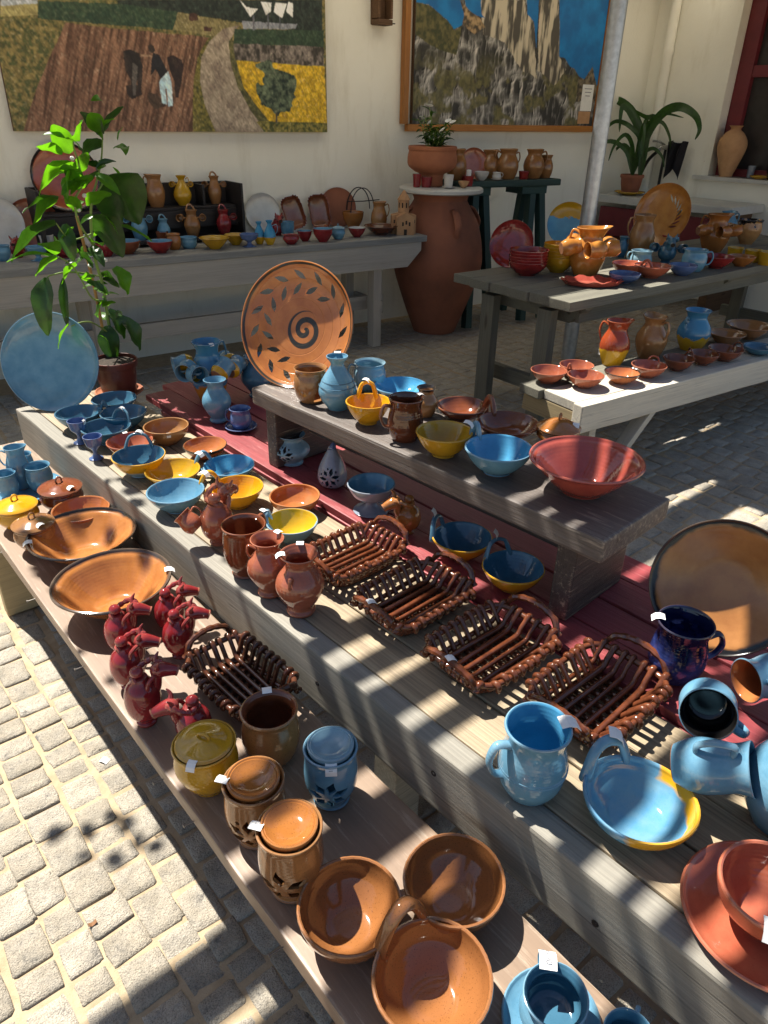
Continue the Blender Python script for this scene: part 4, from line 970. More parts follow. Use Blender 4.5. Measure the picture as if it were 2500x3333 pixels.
# two-tone glazes for single pieces
M['blue_yellowlip'] = glaze('blue_bowl_with_yellow_side', SKYB, (.05, .24, .44), second=(.80, .42, .015), axis='R.0775', cut=.0, soft=.0016, drip=.0035)
M['halfyellow'] = glaze('half_blue_half_yellow', (.10, .40, .66), (.08, .33, .58), second=(.72, .40, .02), axis='X', cut=.0, soft=.003, drip=.006)
M['blueyellowband'] = glaze('yellow_foot_blue_top', (.66, .36, .012), (.5, .26, .01), second=SKYB, cut=.03, soft=.0025, drip=.004)
M['brownyellow'] = glaze('yellow_foot_red_brown_top', (.70, .40, .02), (.55, .29, .01), second=(.34, .06, .02), cut=.072, soft=.003, drip=.006)
M['yellowblue'] = glaze('yellow_foot_blue_body', (.62, .36, .02), (.5, .27, .01), second=(.06, .24, .42), cut=.09, soft=.004, drip=.02)
M['honeydark'] = glaze('honey_with_black_rim', (.50, .19, .045), (.36, .115, .025), second=(.02, .016, .014), cut=.0, soft=.002, drip=.002)
def darkrim(base, base2, zc, nm, rimc=(.02, .017, .015)): return glaze(nm, base, base2, second=rimc, cut=zc, soft=.0025, drip=.0022)
M['rims'] = glaze('golden_bowl_glaze', (.31, .125, .04), (.19, .07, .023), spots=1, rough=.12, rings=.08, rim=((.10, .03, .013), .005, .085))
M['bottle2'] = glaze('blue_bottle_yellow_foot', (.6, .36, .02), (.5, .28, .01), second=(.05, .28, .5), cut=.05, soft=.003, drip=.004)
M['footcup'] = glaze('cup_blue_with_yellow_foot', (.66, .36, .012), (.5, .26, .01), second=SKYB, cut=.022, soft=.0015, drip=.002)
M['dripbrown'] = glaze('buff_with_black_drips', (.45, .24, .09), (.34, .16, .06), second=(.014, .012, .012), cut=.135, soft=.002, drip=.035)

# ================================================================== ON THE FRONT PLANK
g = (0.4785, 2.4824, 0.43)
pot('tray', 'blue glazed tray under the blue jug and cups at the far end of the plank', 'tray', 'saucer', (g[0], g[1], Z1, 0.1252, .014), M['blue'])
ztr = Z1 + .0075
g = (0.4793, 2.5074, 0.4375, 0.0311, 0.15); o = pot('jug', 'tall sky blue jug with a pinched lip on the blue tray', 'jug', 'tall', g, M['blue'], lip=.35, rz=-.3); side_handle(o, g[3], g[4], PI * .95, M['blue'], .6, .88, .55, th=.13)
g = (0.4251, 2.4569, 0.4375, 0.0347, 0.0878); pot('cup', 'sky blue cup at the left picture edge in front of the tall blue jug', 'cup', 'barrel', g, M['blue']); 
g = (0.5272, 2.4498, 0.4375, 0.0417, 0.0891); pot('cup', 'sky blue cup right of the tall blue jug on the tray', 'cup', 'barrel', g, M['blue'])
g = (0.522, 2.5969, 0.4375, 0.0293, 0.0809); pot('cup', 'sky blue cup half hidden behind the tall blue jug', 'cup', 'barrel', g, M['blue'])
def lidded(name, label, g, mat, dome=.022, knob='ring', kind='pot', rz=.4, tagang=None):
    o = pot(name, label, 'pot', kind, g, mat); lid(o, g[3] * .97, g[4] + .003, dome, mat, knob, rz=rz)
    if tagang is not None: price_tag(o, (g[3] * .75 * math.cos(tagang), g[3] * .75 * math.sin(tagang), g[4] + .02), tagang, .25)
    return o
g = (0.3956, 2.2371, 0.43, 0.0622, 0.073); lidded('lidded_pot', 'yellow lidded pot with a ring knob at the far end of the plank', g, M['yellow'])
g = (0.5424, 2.2738, 0.43, 0.0671, 0.0743); lidded('lidded_pot', 'dark brown lidded pot with a ring knob behind the black rimmed bowls', g, M['brown'], tagang=-1.2)
g = (0.3988, 2.0716, 0.43, 0.0591, 0.0813); lidded('lidded_pot', 'small caramel lidded pot against the left of the black rimmed bowl', g, M['caramel'], tagang=-1.4)
g = (0.5533, 2.1241, 0.43, 0.0868, 0.0613); pot('bowl', 'plain orange brown bowl behind the first black rimmed bowl', 'bowl', 'bowl', g, M['orange'])
g = (0.4956, 1.9391, 0.43, 0.152, 0.0815)
o = pot('bowl', 'large orange bowl with a black rim, farther of the pair on the plank', 'bowl', 'wide', g, darkrim((.42, .17, .05), (.30, .105, .028), g[4] - .004, 'black_rim_one'), t=.008, seg=56); rim_tag(o, g[3], g[4], 2.9, 1.2)
g = (0.4656, 1.6351, 0.43, 0.1505, 0.0927)
o = pot('bowl', 'large orange bowl with a dark grey rim, nearer of the pair on the plank', 'bowl', 'wide', g, darkrim((.42, .165, .045), (.27, .09, .025), g[4] - .003, 'black_rim_two', (.07, .055, .045)), t=.009, seg=56); rim_tag(o, g[3], g[4], -.35, 1.2)
JG = 'red animal head jugs on the plank'
ram_jug('animal_jug', 'oxblood animal head jug farthest left in the red cluster on the plank', (0.4107, 1.4583, 0.43, 0.038, 0.1123), M['ox'], -.5, JG)
ram_jug('animal_jug', 'oxblood animal head jug at the back right of the red cluster', (0.5386, 1.4643, 0.43, 0.0375, 0.1011), M['ox'], -.35, JG)
ram_jug('animal_jug', 'oxblood animal head jug touching the far corner of the dark basket', (0.514, 1.3616, 0.43, 0.0379, 0.1077), M['ox'], -.45, JG)
ram_jug('animal_jug', 'oxblood animal head jug in the middle of the left red row', (0.3753, 1.3312, 0.43, 0.0384, 0.115), M['ox'], -.5, JG)
ram_jug('animal_jug', 'oxblood animal head jug nearest the plank edge in the red cluster', (0.3574, 1.2028, 0.43, 0.0386, 0.1253), M['ox'], -.4, JG)
ram_jug('animal_jug', 'oxblood animal head jug with its head turned left behind the mustard pot', (0.4133, 1.0828, 0.43, 0.0377, 0.1002), M['ox'], 2.75, JG)
basket('dark woven rod basket lying on the front plank', (.565, 1.155), .245, .165, .058, -PI / 2 + .06, M['rod2'], Z1, [((.13, -.02, .095), .6)])
g = (0.3821, 0.9641, 0.43, 0.061, 0.1148)
o = pot('lidded_pot', 'mustard yellow lidded pot with a strap knob and price sticker', 'pot', 'pot', g, M['mustard']); lid(o, g[3] * .86, g[4] - .001, .016, M['mustard'], 'strap', rz=2.1); rim_tag(o, g[3], g[4], -2.45, 1, lean=.5)
g = (0.5174, 0.9492, 0.43, 0.0578, 0.1294)
o = pot('jar', 'brown open jar between the dark basket and the lantern pots', 'jar', 'barrel', g, M['caramel'], mat_in=M['brown'], t=.007); rim_tag(o, g[3], g[4], 1.1, 1.15)
g = (0.5526, 0.791, 0.43, 0.0514, 0.1354)
o = pot('lantern_pot', 'sky blue lidded lantern pot with cut out petals', 'pot', 'jar', g, M['blue'], t=.005, seg=48)
cut(o, petal_cuts(g[3] * .6, g[3] * 1.25, TOCAM(g) - .15, g[4] * .42, g[4] * .3, 7, False, .4, .24)); o.data.shade_smooth(); o.data.set_sharp_from_angle(angle=.6)
lid(o, g[3] * .93, g[4], 0, M['pale'], None, .006); price_tag(o, (g[3] * math.cos(TOCAM(g)) * .96, g[3] * math.sin(TOCAM(g)) * .96, g[4] - .004), TOCAM(g) - PI / 2 + PI, 1.0, 1.25, '12')
for lab, g, tx in (('brown pierced lantern pot with flower cutouts beside the mustard pot', (0.4, 0.8104, 0.43, 0.055, 0.1391), None), ('brown pierced lantern pot right next to the joined triple bowls', (0.3933, 0.6848, 0.43, 0.0549, 0.1504), '12')):
    o = pot('lantern_pot', lab, 'pot', 'jar', g, M['caramel'], t=.005, seg=48)
    cut(o, petal_cuts(g[3] * .6, g[3] * 1.25, TOCAM(g) - .35, g[4] * .42, g[4] * .30, 6 if not tx else 5, not tx, .5, .22)); o.data.shade_smooth(); o.data.set_sharp_from_angle(angle=.6)
    lid(o, g[3] * .93, g[4], 0, M['honey'], None, .006)
    price_tag(o, (-g[3] * .72, g[3] * .58, g[4] + .008), 2.2, .5, 1.3, '12')
b1, b2, b3 = (0.4207, 0.5592, 0.43, 0.0843, 0.0618), (0.5806, 0.4866, 0.43, 0.0852, 0.0573), (0.4474, 0.3966, 0.43, 0.0895, 0.0698)
hb = (b1[4] + b2[4] + b3[4]) / 3
c_ = ((b1[0] + b2[0] + b3[0]) / 3, (b1[1] + b2[1] + b3[1]) / 3)
t = multi_bowl('triple_bowl', 'glossy brown triple bowl joined by a strap handle at the front of the plank', 'bowl', [b1, b2, b3], ((0.4151, 0.4768, 0.5)[:2], (0.4995, 0.4776, 0.5)[:2]), [M['rims']] * 3, 'deep', hh=.065, th=.0125)
g = (0.5659, 0.2649, 0.43, 0.0472, 0.0741)
pot('saucer', 'blue saucer under the cup at the bottom edge of the picture', 'saucer', 'saucer', (g[0], g[1], Z1, g[3] * 1.55, .014), M['blue'])
g = (0.5659, 0.2662, 0.438, 0.0473, 0.0641)
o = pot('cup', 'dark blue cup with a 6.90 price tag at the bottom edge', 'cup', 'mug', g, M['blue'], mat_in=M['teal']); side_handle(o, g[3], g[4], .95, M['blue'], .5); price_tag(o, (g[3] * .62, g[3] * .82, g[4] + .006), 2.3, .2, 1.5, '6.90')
g = (0.6045, 0.1698, 0.43, 0.0358, 0.0691); o = pot('cup', 'blue cup whose rim just shows at the bottom edge of the plank', 'cup', 'mug', g, M['blue'], mat_in=M['teal']); side_handle(o, g[3], g[4], .3, M['blue'], .5)

# ================================================================== ON THE GREY TABLE
pb = (0.7045, 2.8079, 0.57)
lean_plate('plate', 'large plain sky blue plate standing at the far end of the grey table', (pb[0], pb[1], Z2), 0.1866, math.radians(221), math.radians(18), M['blue'], .19)
st = thing('plate_stand', 'small wooden stand behind the big sky blue plate', 'stand', (pb[0] + .085, pb[1] + .10, Z2))
board('prop', .10, .025, .012, M['oldwood'], st, (.02, .03, .055), 0, rot=(0, math.radians(82), PI / 2)); board('foot', .16, .03, .014, M['oldwood'], st, (0, -.03, .0145), PI / 2)
# triple blue bowl
b1, b2, b3 = (0.7338, 2.5849, 0.57, 0.0811, 0.0585), (0.8908, 2.6473, 0.57, 0.0835, 0.0497), (0.8615, 2.488, 0.57, 0.0825, 0.0551)
c_ = ((b1[0] + b2[0] + b3[0]) / 3, (b1[1] + b2[1] + b3[1]) / 3)
multi_bowl('triple_bowl', 'deep blue triple bowl with a loop handle beside the big blue plate', 'bowl', [b1, b2, b3], (toward(b1, c_), toward(b3, c_)), [M['teal']] * 3, 'bowl', hh=.03, th=.006)
g = (0.7611, 2.395, 0.57, 0.084, 0.0589); o = pot('bowl', 'single deep blue bowl with an arched handle and price sticker', 'bowl', 'bowl', g, M['teal']); arch_handle(o, g[3], g[4], .35, M['teal'], .55, .04, .006); price_tag(o, (g[3] * .93, g[3] * .35, g[4] + .04), .6, .6)
g = (0.6828, 2.448, 0.57, 0.0316, 0.0825); o = pot('goblet', 'violet blue goblet farther from the camera beside the deep blue bowls', 'goblet', 'goblet', g, M['violet'], t=.003); rim_tag(o, g[3], g[4] - .006, -.9, .8, lean=1.3)
g = (0.6778, 2.2882, 0.57, 0.0308, 0.0798); pot('goblet', 'violet blue goblet nearer the yellow and blue handled bowl', 'goblet', 'goblet', g, M['violet'], t=.003)
g = (0.9251, 2.2701, 0.57, 0.0773, 0.0614); o = pot('bowl', 'caramel bowl near the red boards, behind the handled bowls', 'bowl', 'deep', g, M['tan']); rim_tag(o, g[3], g[4] - .01, -1.9, .8, lean=1.2)
g = (0.7817, 2.2427, 0.57, 0.076, 0.0518); o = pot('bowl', 'red brown bowl behind the blue bowl with the yellow side', 'bowl', 'bowl', g, M['pinkb']); rim_tag(o, g[3], g[4], 1.4, .9)
g = (0.7479, 2.087, 0.57, 0.0831, 0.0648); o = pot('bowl', 'blue bowl with yellow outside and a tall arched handle', 'bowl', 'bowl', g, glaze('blue_foot_yellow_side', (.33, .47, .55), (.25, .36, .45), second=(.72, .38, .012), cut=g[4] * .45, drip=.004), mat_in=M['teal']); arch_handle(o, g[3], g[4], 1.15, M['teal'], .55, .045, .007); price_tag(o, (g[3] * .5, g[3] * .87, g[4] + .048), .8, .3)
g = (0.9721, 2.0783, 0.57, 0.0724, 0.044); o = pot('bowl', 'orange bowl with a black rim beside the red boards', 'bowl', 'bowl', g, darkrim((.40, .12, .03), (.28, .07, .02), g[4] - .008, 'black_rim_three'), mat_in=M['orange'])
b1, b2 = (0.8025, 1.9648, 0.57, 0.0845, 0.0417), (0.9574, 1.8893, 0.57, 0.081, 0.0443)
c_ = ((b1[0] + b2[0]) / 2, (b1[1] + b2[1]) / 2)
t = multi_bowl('double_bowl', 'double bowl, one mustard and one bright blue, with a white tag on its handle', 'bowl', [b1, b2], (toward(b1, (c_[0] + .05, c_[1] + .05), .98), toward(b2, (c_[0] + .05, c_[1] + .05), .98)), [M['mustard'], (M['blue'], M['blue_in'])], 'bowl', hmat=M['blue'], hh=.035)
price_tag(t, (.01, .02, b1[4] + .042), .5, .4, 1.2)
b1, b2 = (0.7352, 1.7995, 0.57, 0.0826, 0.0608), (0.8874, 1.7125, 0.57, 0.0767, 0.0462)
c_ = ((b1[0] + b2[0]) / 2, (b1[1] + b2[1]) / 2)
t = multi_bowl('double_bowl', 'double bowl, one blue and one yellow, behind the pink brown jug', 'bowl', [b1, b2], (toward(b1, (c_[0] + .05, c_[1] + .05), .98), toward(b2, (c_[0] + .05, c_[1] + .05), .98)), [M['blue'], M['yellow']], 'bowl', hmat=M['yellow'], hh=.035)
price_tag(t, (.01, .02, b1[4] + .042), .5, .4, 1.2)
g = (0.741, 1.5607, 0.57, 0.0453, 0.1185)
ram_jug('animal_jug', 'pink brown animal head jug with a red ball stopper on the grey table', g, M['pinkb'], .5)
jg = bpy.data.objects.get('animal_jug.006') or [o for o in bpy.data.objects if o.name.startswith('animal_jug')][-1]
hang_cup(jg, g[3] * .95, g[4], 2.75, .62, g[3] * .60, g[3] * 1.25, M['pinkb'], 'pink brown cup hanging on the left of the pink brown animal jug', aim=2.2, tip=-.9)
hang_cup(jg, g[3] * .95, g[4], -.95, .52, g[3] * .50, g[3] * 1.1, M['pinkb'], 'pink brown cup hanging on the front of the pink brown animal jug', aim=-2.6, tip=.6)
g = (1.0016, 1.5832, 0.57, 0.0741, 0.049); pot('bowl', 'bright orange bowl beside the red boards, behind the woven baskets', 'bowl', 'deep', g, M['orange'])
g = (0.903, 1.4484, 0.57, 0.0713, 0.0581); o = pot('bowl', 'light blue bowl with one yellow half and a curled handle', 'bowl', 'bowl', g, M['pale'], mat_in=M['halfyellow'], rz=.9); arch_handle(o, g[3], g[4], 1.45, M['pale'], .3, .03, .007); price_tag(o, (.01, g[3] * 1.0, g[4] + .03), .8, .4, 1.1)
g = (0.7264, 1.3878, 0.57, 0.0549, 0.139); o = pot('mug', 'large dark brown ribbed mug beside the two red brown vases', 'mug', 'jar', g, M['brown'], rz=.2); side_handle(o, g[3], g[4], .15, M['brown'], .45, .92, .55)
g = (0.7243, 1.2734, 0.57, 0.0401, 0.153); o = pot('vase', 'red brown vase, farther of the two, with a price sticker', 'vase', 'vase', g, M['pinkb']); side_handle(o, g[3], g[4], 2.4, M['pinkb'], .25, .82, .62, .75, 1.0); rim_tag(o, g[3], g[4], .2, 1)
g = (0.7407, 1.1659, 0.57, 0.0437, 0.1595); o = pot('vase', 'red brown vase, nearer of the two, standing alone in the sun', 'vase', 'vase', g, M['pinkb']); side_handle(o, g[3], g[4], -2.6, M['pinkb'], .2, .70, .5, .9, 1.15, .1); rim_tag(o, g[3], g[4], 2.7, 1); rim_tag(o, g[3], g[4], .9, 1)
for lab, q, L_, W_, rz, tg in (('woven rod basket beside the red brown vases, farthest on the table', (.955, 1.24), .235, .172, .06, []),
                           ('woven rod basket second from the vases on the table', (.952, 1.005), .245, .182, .07, [((-.137, .0, .093), 1.2)]),
                           ('woven rod basket third from the vases with a sticker on its handle', (.960, .768), .25, .19, .04, [((-.14, -.01, .093), 1.2)]),
                           ('woven rod basket next to the blue mug, nearest on the table', (1.022, .542), .25, .19, .04, [])):
    basket(lab, q, L_, W_, .049, rz, M['rod'], Z2, tg)
PR['mug2'] = [(.72, 0), (.78, .03), (.98, .2), (1.045, .40), (1.0, .58), (.90, .74), (.89, .84), (.94, .93), (1, 1)]
g = (0.7666, 0.4974, 0.57, 0.0564, 0.1445); o = pot('mug', 'large sky blue mug with a white sticker on the grey table', 'mug', 'mug2', g, M['blue'], mat_in=M['blue_in'], t=.0055, seg=56)
side_handle(o, g[3], g[4], math.radians(158), M['blue'], .5, .80, .36, .86, .98, .15); rim_tag(o, g[3], g[4], -.55, 1.6)
for k, zf in enumerate((.40, .44)): mesh_obj('band', lathe_me([(g[3] * 1.03, g[4] * zf), (g[3] * 1.062, g[4] * zf + .002), (g[3] * 1.03, g[4] * zf + .004)], 48), M['blue'], o)
g = (0.8506, 0.341, 0.57, 0.091, 0.0558); o = pot('bowl', 'sky blue bowl with a yellow edge and twisted handle near the camera', 'bowl', 'deep', g, M['blue_yellowlip'], rz=-1.3, t=.006, seg=56, wob=.02); arch_handle(o, g[3], g[4], 2.65, M['blue'], .52, .048, .010, rr=.98); price_tag(o, (g[3] * -.72, g[3] * .68, g[4] + .05), 2.0, .6, 1.5)
g = (0.8469, 0.1227, 0.57, 0.0698, 0.0728)
pot('saucer', 'wide salmon saucer under the salmon bowl at the right edge', 'saucer', 'saucer', (g[0], g[1], Z2, 0.1182, .02), M['salmon'], seg=56)
g = (0.8428, 0.1257, 0.578, 0.0749, 0.0736); o = pot('bowl', 'salmon red bowl standing on its saucer at the right edge', 'bowl', 'deep', g, M['salmon'], t=.007, seg=48); rim_tag(o, g[3], g[4], -2.7, 1.6)
# blue jug hung with cups at the right edge
g = (1.0464, 0.1885, 0.57); g = (g[0], g[1], Z2, .060, .19)
o = pot('jug', 'large sky blue jug hung with cups at the right edge', 'jug', 'jug', g, M['blue'], rz=.3, lip=.4, seg=44); side_handle(o, g[3], g[4], -.6, M['blue'], .6, .9, .5)
bpy.context.view_layer.update()
c = (1.8765, 0.62, -0.0307)
def free_cup(label, mouth, back, cr, mat, hang_ang=0., mat_in=None, kind='mug', seg=40):
    """cup with its mouth centre and its foot centre given in space"""
    m = (Vector(mouth) - Vector(back)); ch = m.length; m.normalize(); u = m.orthogonal().normalized(); v = m.cross(u); ref = Vector((0, 0, 1)); ref = (ref - m * ref.dot(m)).normalized(); s = m.cross(ref)
    q = Matrix((ref, s, m)).transposed()
    t_ = max(.0025, .06 * cr + .001); prof, sp = vessel_prof(PR[kind], cr, ch, t_)
    o = mesh_obj('hanging_cup', lathe_me(prof, seg, sp if mat_in else None), [mat] + ([mat_in] if mat_in else [])); o.matrix_world = Matrix.Translation(Vector(back)) @ q.to_4x4()
    side_handle(o, cr, ch, hang_ang, mat, .5, .82, .35, th=.15); tag(o, label, 'cup'); return o
jx, jy = g[0], g[1]
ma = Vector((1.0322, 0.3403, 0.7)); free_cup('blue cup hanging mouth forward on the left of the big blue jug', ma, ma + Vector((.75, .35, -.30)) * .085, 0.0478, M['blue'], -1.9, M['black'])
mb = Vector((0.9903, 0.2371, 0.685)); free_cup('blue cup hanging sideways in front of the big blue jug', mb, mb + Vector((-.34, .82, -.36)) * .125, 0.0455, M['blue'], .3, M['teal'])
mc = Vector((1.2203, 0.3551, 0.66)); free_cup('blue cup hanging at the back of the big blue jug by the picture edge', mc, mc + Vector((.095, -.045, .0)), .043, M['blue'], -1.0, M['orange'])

# ================================================================== ON THE RED BOARDS
g = (1.1421, 2.3042, 0.585, 0.0409, 0.1607); pot('vase', 'sky blue vase on the red boards beside the dark bench', 'vase', 'vase', (g[0], g[1], g[2], g[3], g[4]), M['blue'], tilt=(0, 0))
g = (1.1729, 2.1916, 0.585, 0.0384, 0.0779)
pot('saucer', 'blue saucer under the small cup left of the dark bench leg', 'saucer', 'saucer', (g[0], g[1], Z3, 0.0579, .012), M['violet'])
g = (1.1747, 2.1939, 0.591, 0.0385, 0.0708); o = pot('cup', 'small dark blue cup on its saucer left of the dark bench leg', 'cup', 'mug', g, M['violet']); side_handle(o, g[3], g[4], 2.4, M['violet'], .4)
g = (1.2337, 2.529, 0.585, 0.0565, 0.2328); jo = pot('jug', 'blue jug with a yellow foot hung with blue and yellow cups', 'jug', 'jug', g, glaze('jug_blue_over_orange', (.6, .22, .02), (.45, .15, .02), second=(.06, .24, .42), cut=g[4] * .30, drip=.01), lip=.3, rz=-2.2); side_handle(jo, g[3], g[4], 0.1 + 2.2, M['blue'], .5, .9, .55); rim_tag(jo, g[3], g[4], .5, 1)
CG = 'blue and yellow cups hung round the jug'
for k, (an, ai, tp) in enumerate(((3.3, 3.9, .1), (-2.55, -1.6, -.1), (-1.5, .35, -.5), (-.7, .5, -.2), (2.5, 2.9, .1), (.2, 1.5, 0))):
    hang_cup(jo, g[3] * 1.05, g[4], an, .62 - .05 * (k % 2), g[3] * .64, g[3] * 1.3, M['footcup'], 'blue cup with a yellow foot hanging ' + ('far left on', 'front left on', 'in front of', 'front right on', 'behind left of', 'behind right of')[k] + ' the blue and yellow jug', CG, aim=ai, tip=tp)
g = (1.4029, 2.4467, 0.585, 0.0531, 0.1649); pot('vase', 'blue vase mostly hidden behind the big spiral plate', 'vase', 'vase', g, M['teal'])
g = (1.1574, 1.8347, 0.585, 0.0484, 0.1023); o = pot('pierced_pot', 'pale grey blue pierced pot standing under the dark bench edge', 'pot', 'vase', (g[0], g[1], g[2], g[3] * .96, g[4]), M['pale'], t=.003, seg=48)
cut(o, petal_cuts(g[3] * .5, g[3] * 1.5, TOCAM(g) - .5, g[4] * .48, g[4] * .28, 6, True, .4, .2)); o.data.shade_smooth(); o.data.set_sharp_from_angle(angle=.6)
# pear lantern
g = (1.1672, 1.6246, 0.585, 0.0449, 0.1225); t_ = .003
pr_ = [(.60, 0), (.9, .10), (1.02, .28), (.92, .5), (.68, .72), (.42, .9), (.30, 1.0)]
PR['pear'] = pr_
o = pot('pear_lantern', 'violet pear shaped lantern with a pierced flower on the red boards', 'lantern', 'pear', (g[0], g[1], g[2], g[3], g[4]), M['grey'], t=.003, seg=48)
cut(o, petal_cuts(g[3] * .5, g[3] * 1.4, TOCAM(g) - .25, g[4] * .36, g[4] * .27, 6, True, .2, .2)); o.data.shade_smooth(); o.data.set_sharp_from_angle(angle=.6); price_tag(o, (0, 0, g[4] + .004), .8, .3)
mesh_obj('stalk', tube_me([(0, 0, g[4] - .01), (.003, 0, g[4] + .006), (.01, .004, g[4] + .014)], [.012, .010, .007], 8, 3), M['violet'], o)
g = (1.1623, 1.4288, 0.585, 0.0697, 0.0851); pot('footed_bowl', 'grey blue footed bowl on the red boards behind the first basket', 'bowl', 'goblet', (g[0], g[1], g[2], g[3], g[4]), M['grey'], mat_in=M['blue'])
ram_jug('animal_jug', 'honey brown animal head jug on the red boards behind the baskets', (1.1636, 1.2717, 0.585, 0.0366, 0.087), M['honey'], 2.85)
for lab, g, an in (('blue bowl with yellow outside and handle, farther of the pair on the red boards', (1.1933, 1.0917, 0.585, 0.0791, 0.0564), 2.0), ('blue bowl with yellow outside and handle, nearer of the pair by the bench leg', (1.1885, 0.9136, 0.585, 0.0765, 0.0577), 1.35)):
    o = pot('bowl', lab, 'bowl', 'bowl', g, M['yellow'], mat_in=M['teal']); arch_handle(o, g[3], g[4], an, M['teal'], .5, .042, .007); price_tag(o, (g[3] * math.cos(an), g[3] * math.sin(an), g[4] + .05), .5, 1.2, 1.1)
g = (1.2157, 0.4921, 0.585, 0.0565, 0.1331); o = pot('mug', 'mottled navy blue mug on the red boards beside the nearest basket', 'mug', 'mug', g, M['navy'], t=.005, seg=48); side_handle(o, g[3], g[4], -.65, M['navy'], .55, .72, .32, .95, .99, .15); rim_tag(o, g[3], g[4], 2.2, 1.2)
pb = (1.3302, 0.4785, 0.585)
rr_ = 0.1493
lean_plate('plate', 'big brown dish with a black rim leaning at the right edge', (pb[0], pb[1], Z3), rr_, math.radians(244), math.radians(22), glaze('black_rim_dish', (.40, .175, .052), (.27, .105, .03), rough=.28, second=(.014, .012, .011), axis='R', cut=rr_ * .90, soft=.003, drip=.004), .28, 'wide', 72)
st = thing('plate_stand', 'small wooden prop behind the big black rimmed dish', 'stand', (pb[0] + .17, pb[1] + .07, Z3))
board('prop', .24, .03, .015, M['darkwood'], st, (-.0, .0, .125), 0, rot=(0, math.radians(78), .4)); board('foot', .14, .04, .016, M['darkwood'], st, (0.02, 0, .0165), .4)

# ================================================================== ON THE DARK BENCH
pb = (1.1565, 1.8428, 0.84); R_ = 0.1931
def spiral_mat():
    m, nt, b = newmat('spiral_carved_glaze'); v = coords(nt, rand=True)
    base = ramp(nt, noise(nt, v, 16, 5), [(.3, (.34, .115, .035)), (.65, (.48, .185, .055))])
    tc = nt.nodes.new('ShaderNodeTexCoord'); sx = nt.nodes.new('ShaderNodeSeparateXYZ'); nt.links.new(tc.outputs['Object'], sx.inputs[0])
    x, y = mathn(nt, 'ADD', sx.outputs[0], -.10 * R_), mathn(nt, 'ADD', sx.outputs[1], .05 * R_)
    r = mathn(nt, 'SQRT', mathn(nt, 'ADD', mathn(nt, 'MULTIPLY', x, x), mathn(nt, 'MULTIPLY', y, y)))
    an = mathn(nt, 'ARCTAN2', y, x)
    k = mathn(nt, 'FRACT', mathn(nt, 'ADD', mathn(nt, 'DIVIDE', r, .17 * R_), mathn(nt, 'DIVIDE', an, 2 * PI)))
    band = ramp(nt, k, [(.0, (1, 1, 1)), (.46, (1, 1, 1)), (.52, (0, 0, 0)), (.96, (0, 0, 0)), (1, (1, 1, 1))])
    inside = ramp(nt, mathn(nt, 'DIVIDE', r, R_), [(.30, (1, 1, 1)), (.315, (0, 0, 0))])
    col = mixc(nt, mathn(nt, 'MULTIPLY', band, inside), base, (.03, .028, .022))
    r0 = mathn(nt, 'DIVIDE', mathn(nt, 'SQRT', mathn(nt, 'ADD', mathn(nt, 'MULTIPLY', sx.outputs[0], sx.outputs[0]), mathn(nt, 'MULTIPLY', sx.outputs[1], sx.outputs[1]))), R_)
    rim = ramp(nt, mathn(nt, 'ADD', r0, mathn(nt, 'MULTIPLY', noise(nt, v, 12, 2), .03)), [(.955, (0, 0, 0)), (.965, (1, 1, 1)), (.985, (1, 1, 1)), (1.0, (0, 0, 0))])
    col = mixc(nt, rim, col, (.035, .032, .025))
    nt.links.new(col, b.inputs['Base Color']); b.inputs['Roughness'].default_value = .14
    rg = mathn(nt, 'PINGPONG', mathn(nt, 'MULTIPLY', r0, 1.0), .075)
    gro = ramp(nt, mathn(nt, 'MULTIPLY', rg, 13.0), [(.02, (0, 0, 0)), (.10, (1, 1, 1))])
    bump(nt, b, mathn(nt, 'ADD', gro, mathn(nt, 'MULTIPLY', noise(nt, v, 60, 3), .2)), .35, .003)
    return m
def leaf_slots(R, n, rad, ln, w, skew, d0=-.3, d1=.4, a0=0., arc=2 * PI):
    res = []
    for k in range(n):
        a = a0 + arc * k / n; cx, cy = rad * R * math.cos(a), rad * R * math.sin(a); d = a + skew
        pts = [(cx + ln * R * l * math.cos(d) - w * R * q * math.sin(d), cy + ln * R * l * math.sin(d) + w * R * q * math.cos(d)) for l, q in ((-1, 0), (-.3, -1), (.35, -.8), (1, 0), (.35, .8), (-.3, 1))]
        res.append(([(px, py, d0 * R) for px, py in pts], [(px, py, d1 * R) for px, py in pts]))
    return res
lean_plate('plate', 'big carved plate with a dark spiral and leaf cutouts on the dark bench', (pb[0], pb[1], Z4), R_, math.radians(243), math.radians(20), spiral_mat(), .17, seg=80, cuts=leaf_slots(R_, 15, .80, .125, .042, .95) + leaf_slots(R_, 9, .59, .125, .042, -.8, a0=.9, arc=3.9))
st = thing('plate_stand', 'low pale wooden stand under the spiral plate', 'stand', (pb[0] + .03, pb[1] + .01, Z4))
board('foot', .10, .05, .016, M['whitewood'], st, (0.05, -.005, .0165), .4); board('prop', .15, .03, .012, M['oldwood'], st, (.135, .07, .078), 0, rot=(0, math.radians(75), .46))
g = (1.1545, 1.7075, 0.84, 0.0494, 0.1004); o = pot('oil_burner', 'brown pierced oil burner in front of the spiral plate', 'pot', 'barrel', g, M['caramel'], t=.004, seg=48)
an = TOCAM(g) + .55; cs = [(q * .9, w) for q, w in ((-.42, .0), (-.40, .22), (-.2, .40), (.1, .45), (.36, .30), (.42, .0))]
cut(o, [([(g[3] * .5 * math.cos(an + u), g[3] * .5 * math.sin(an + u), g[4] * (.08 + w)) for u, w in cs], [(g[3] * 1.3 * math.cos(an + u), g[3] * 1.3 * math.sin(an + u), g[4] * (.08 + w)) for u, w in cs])]); o.data.shade_smooth(); o.data.set_sharp_from_angle(angle=.6)
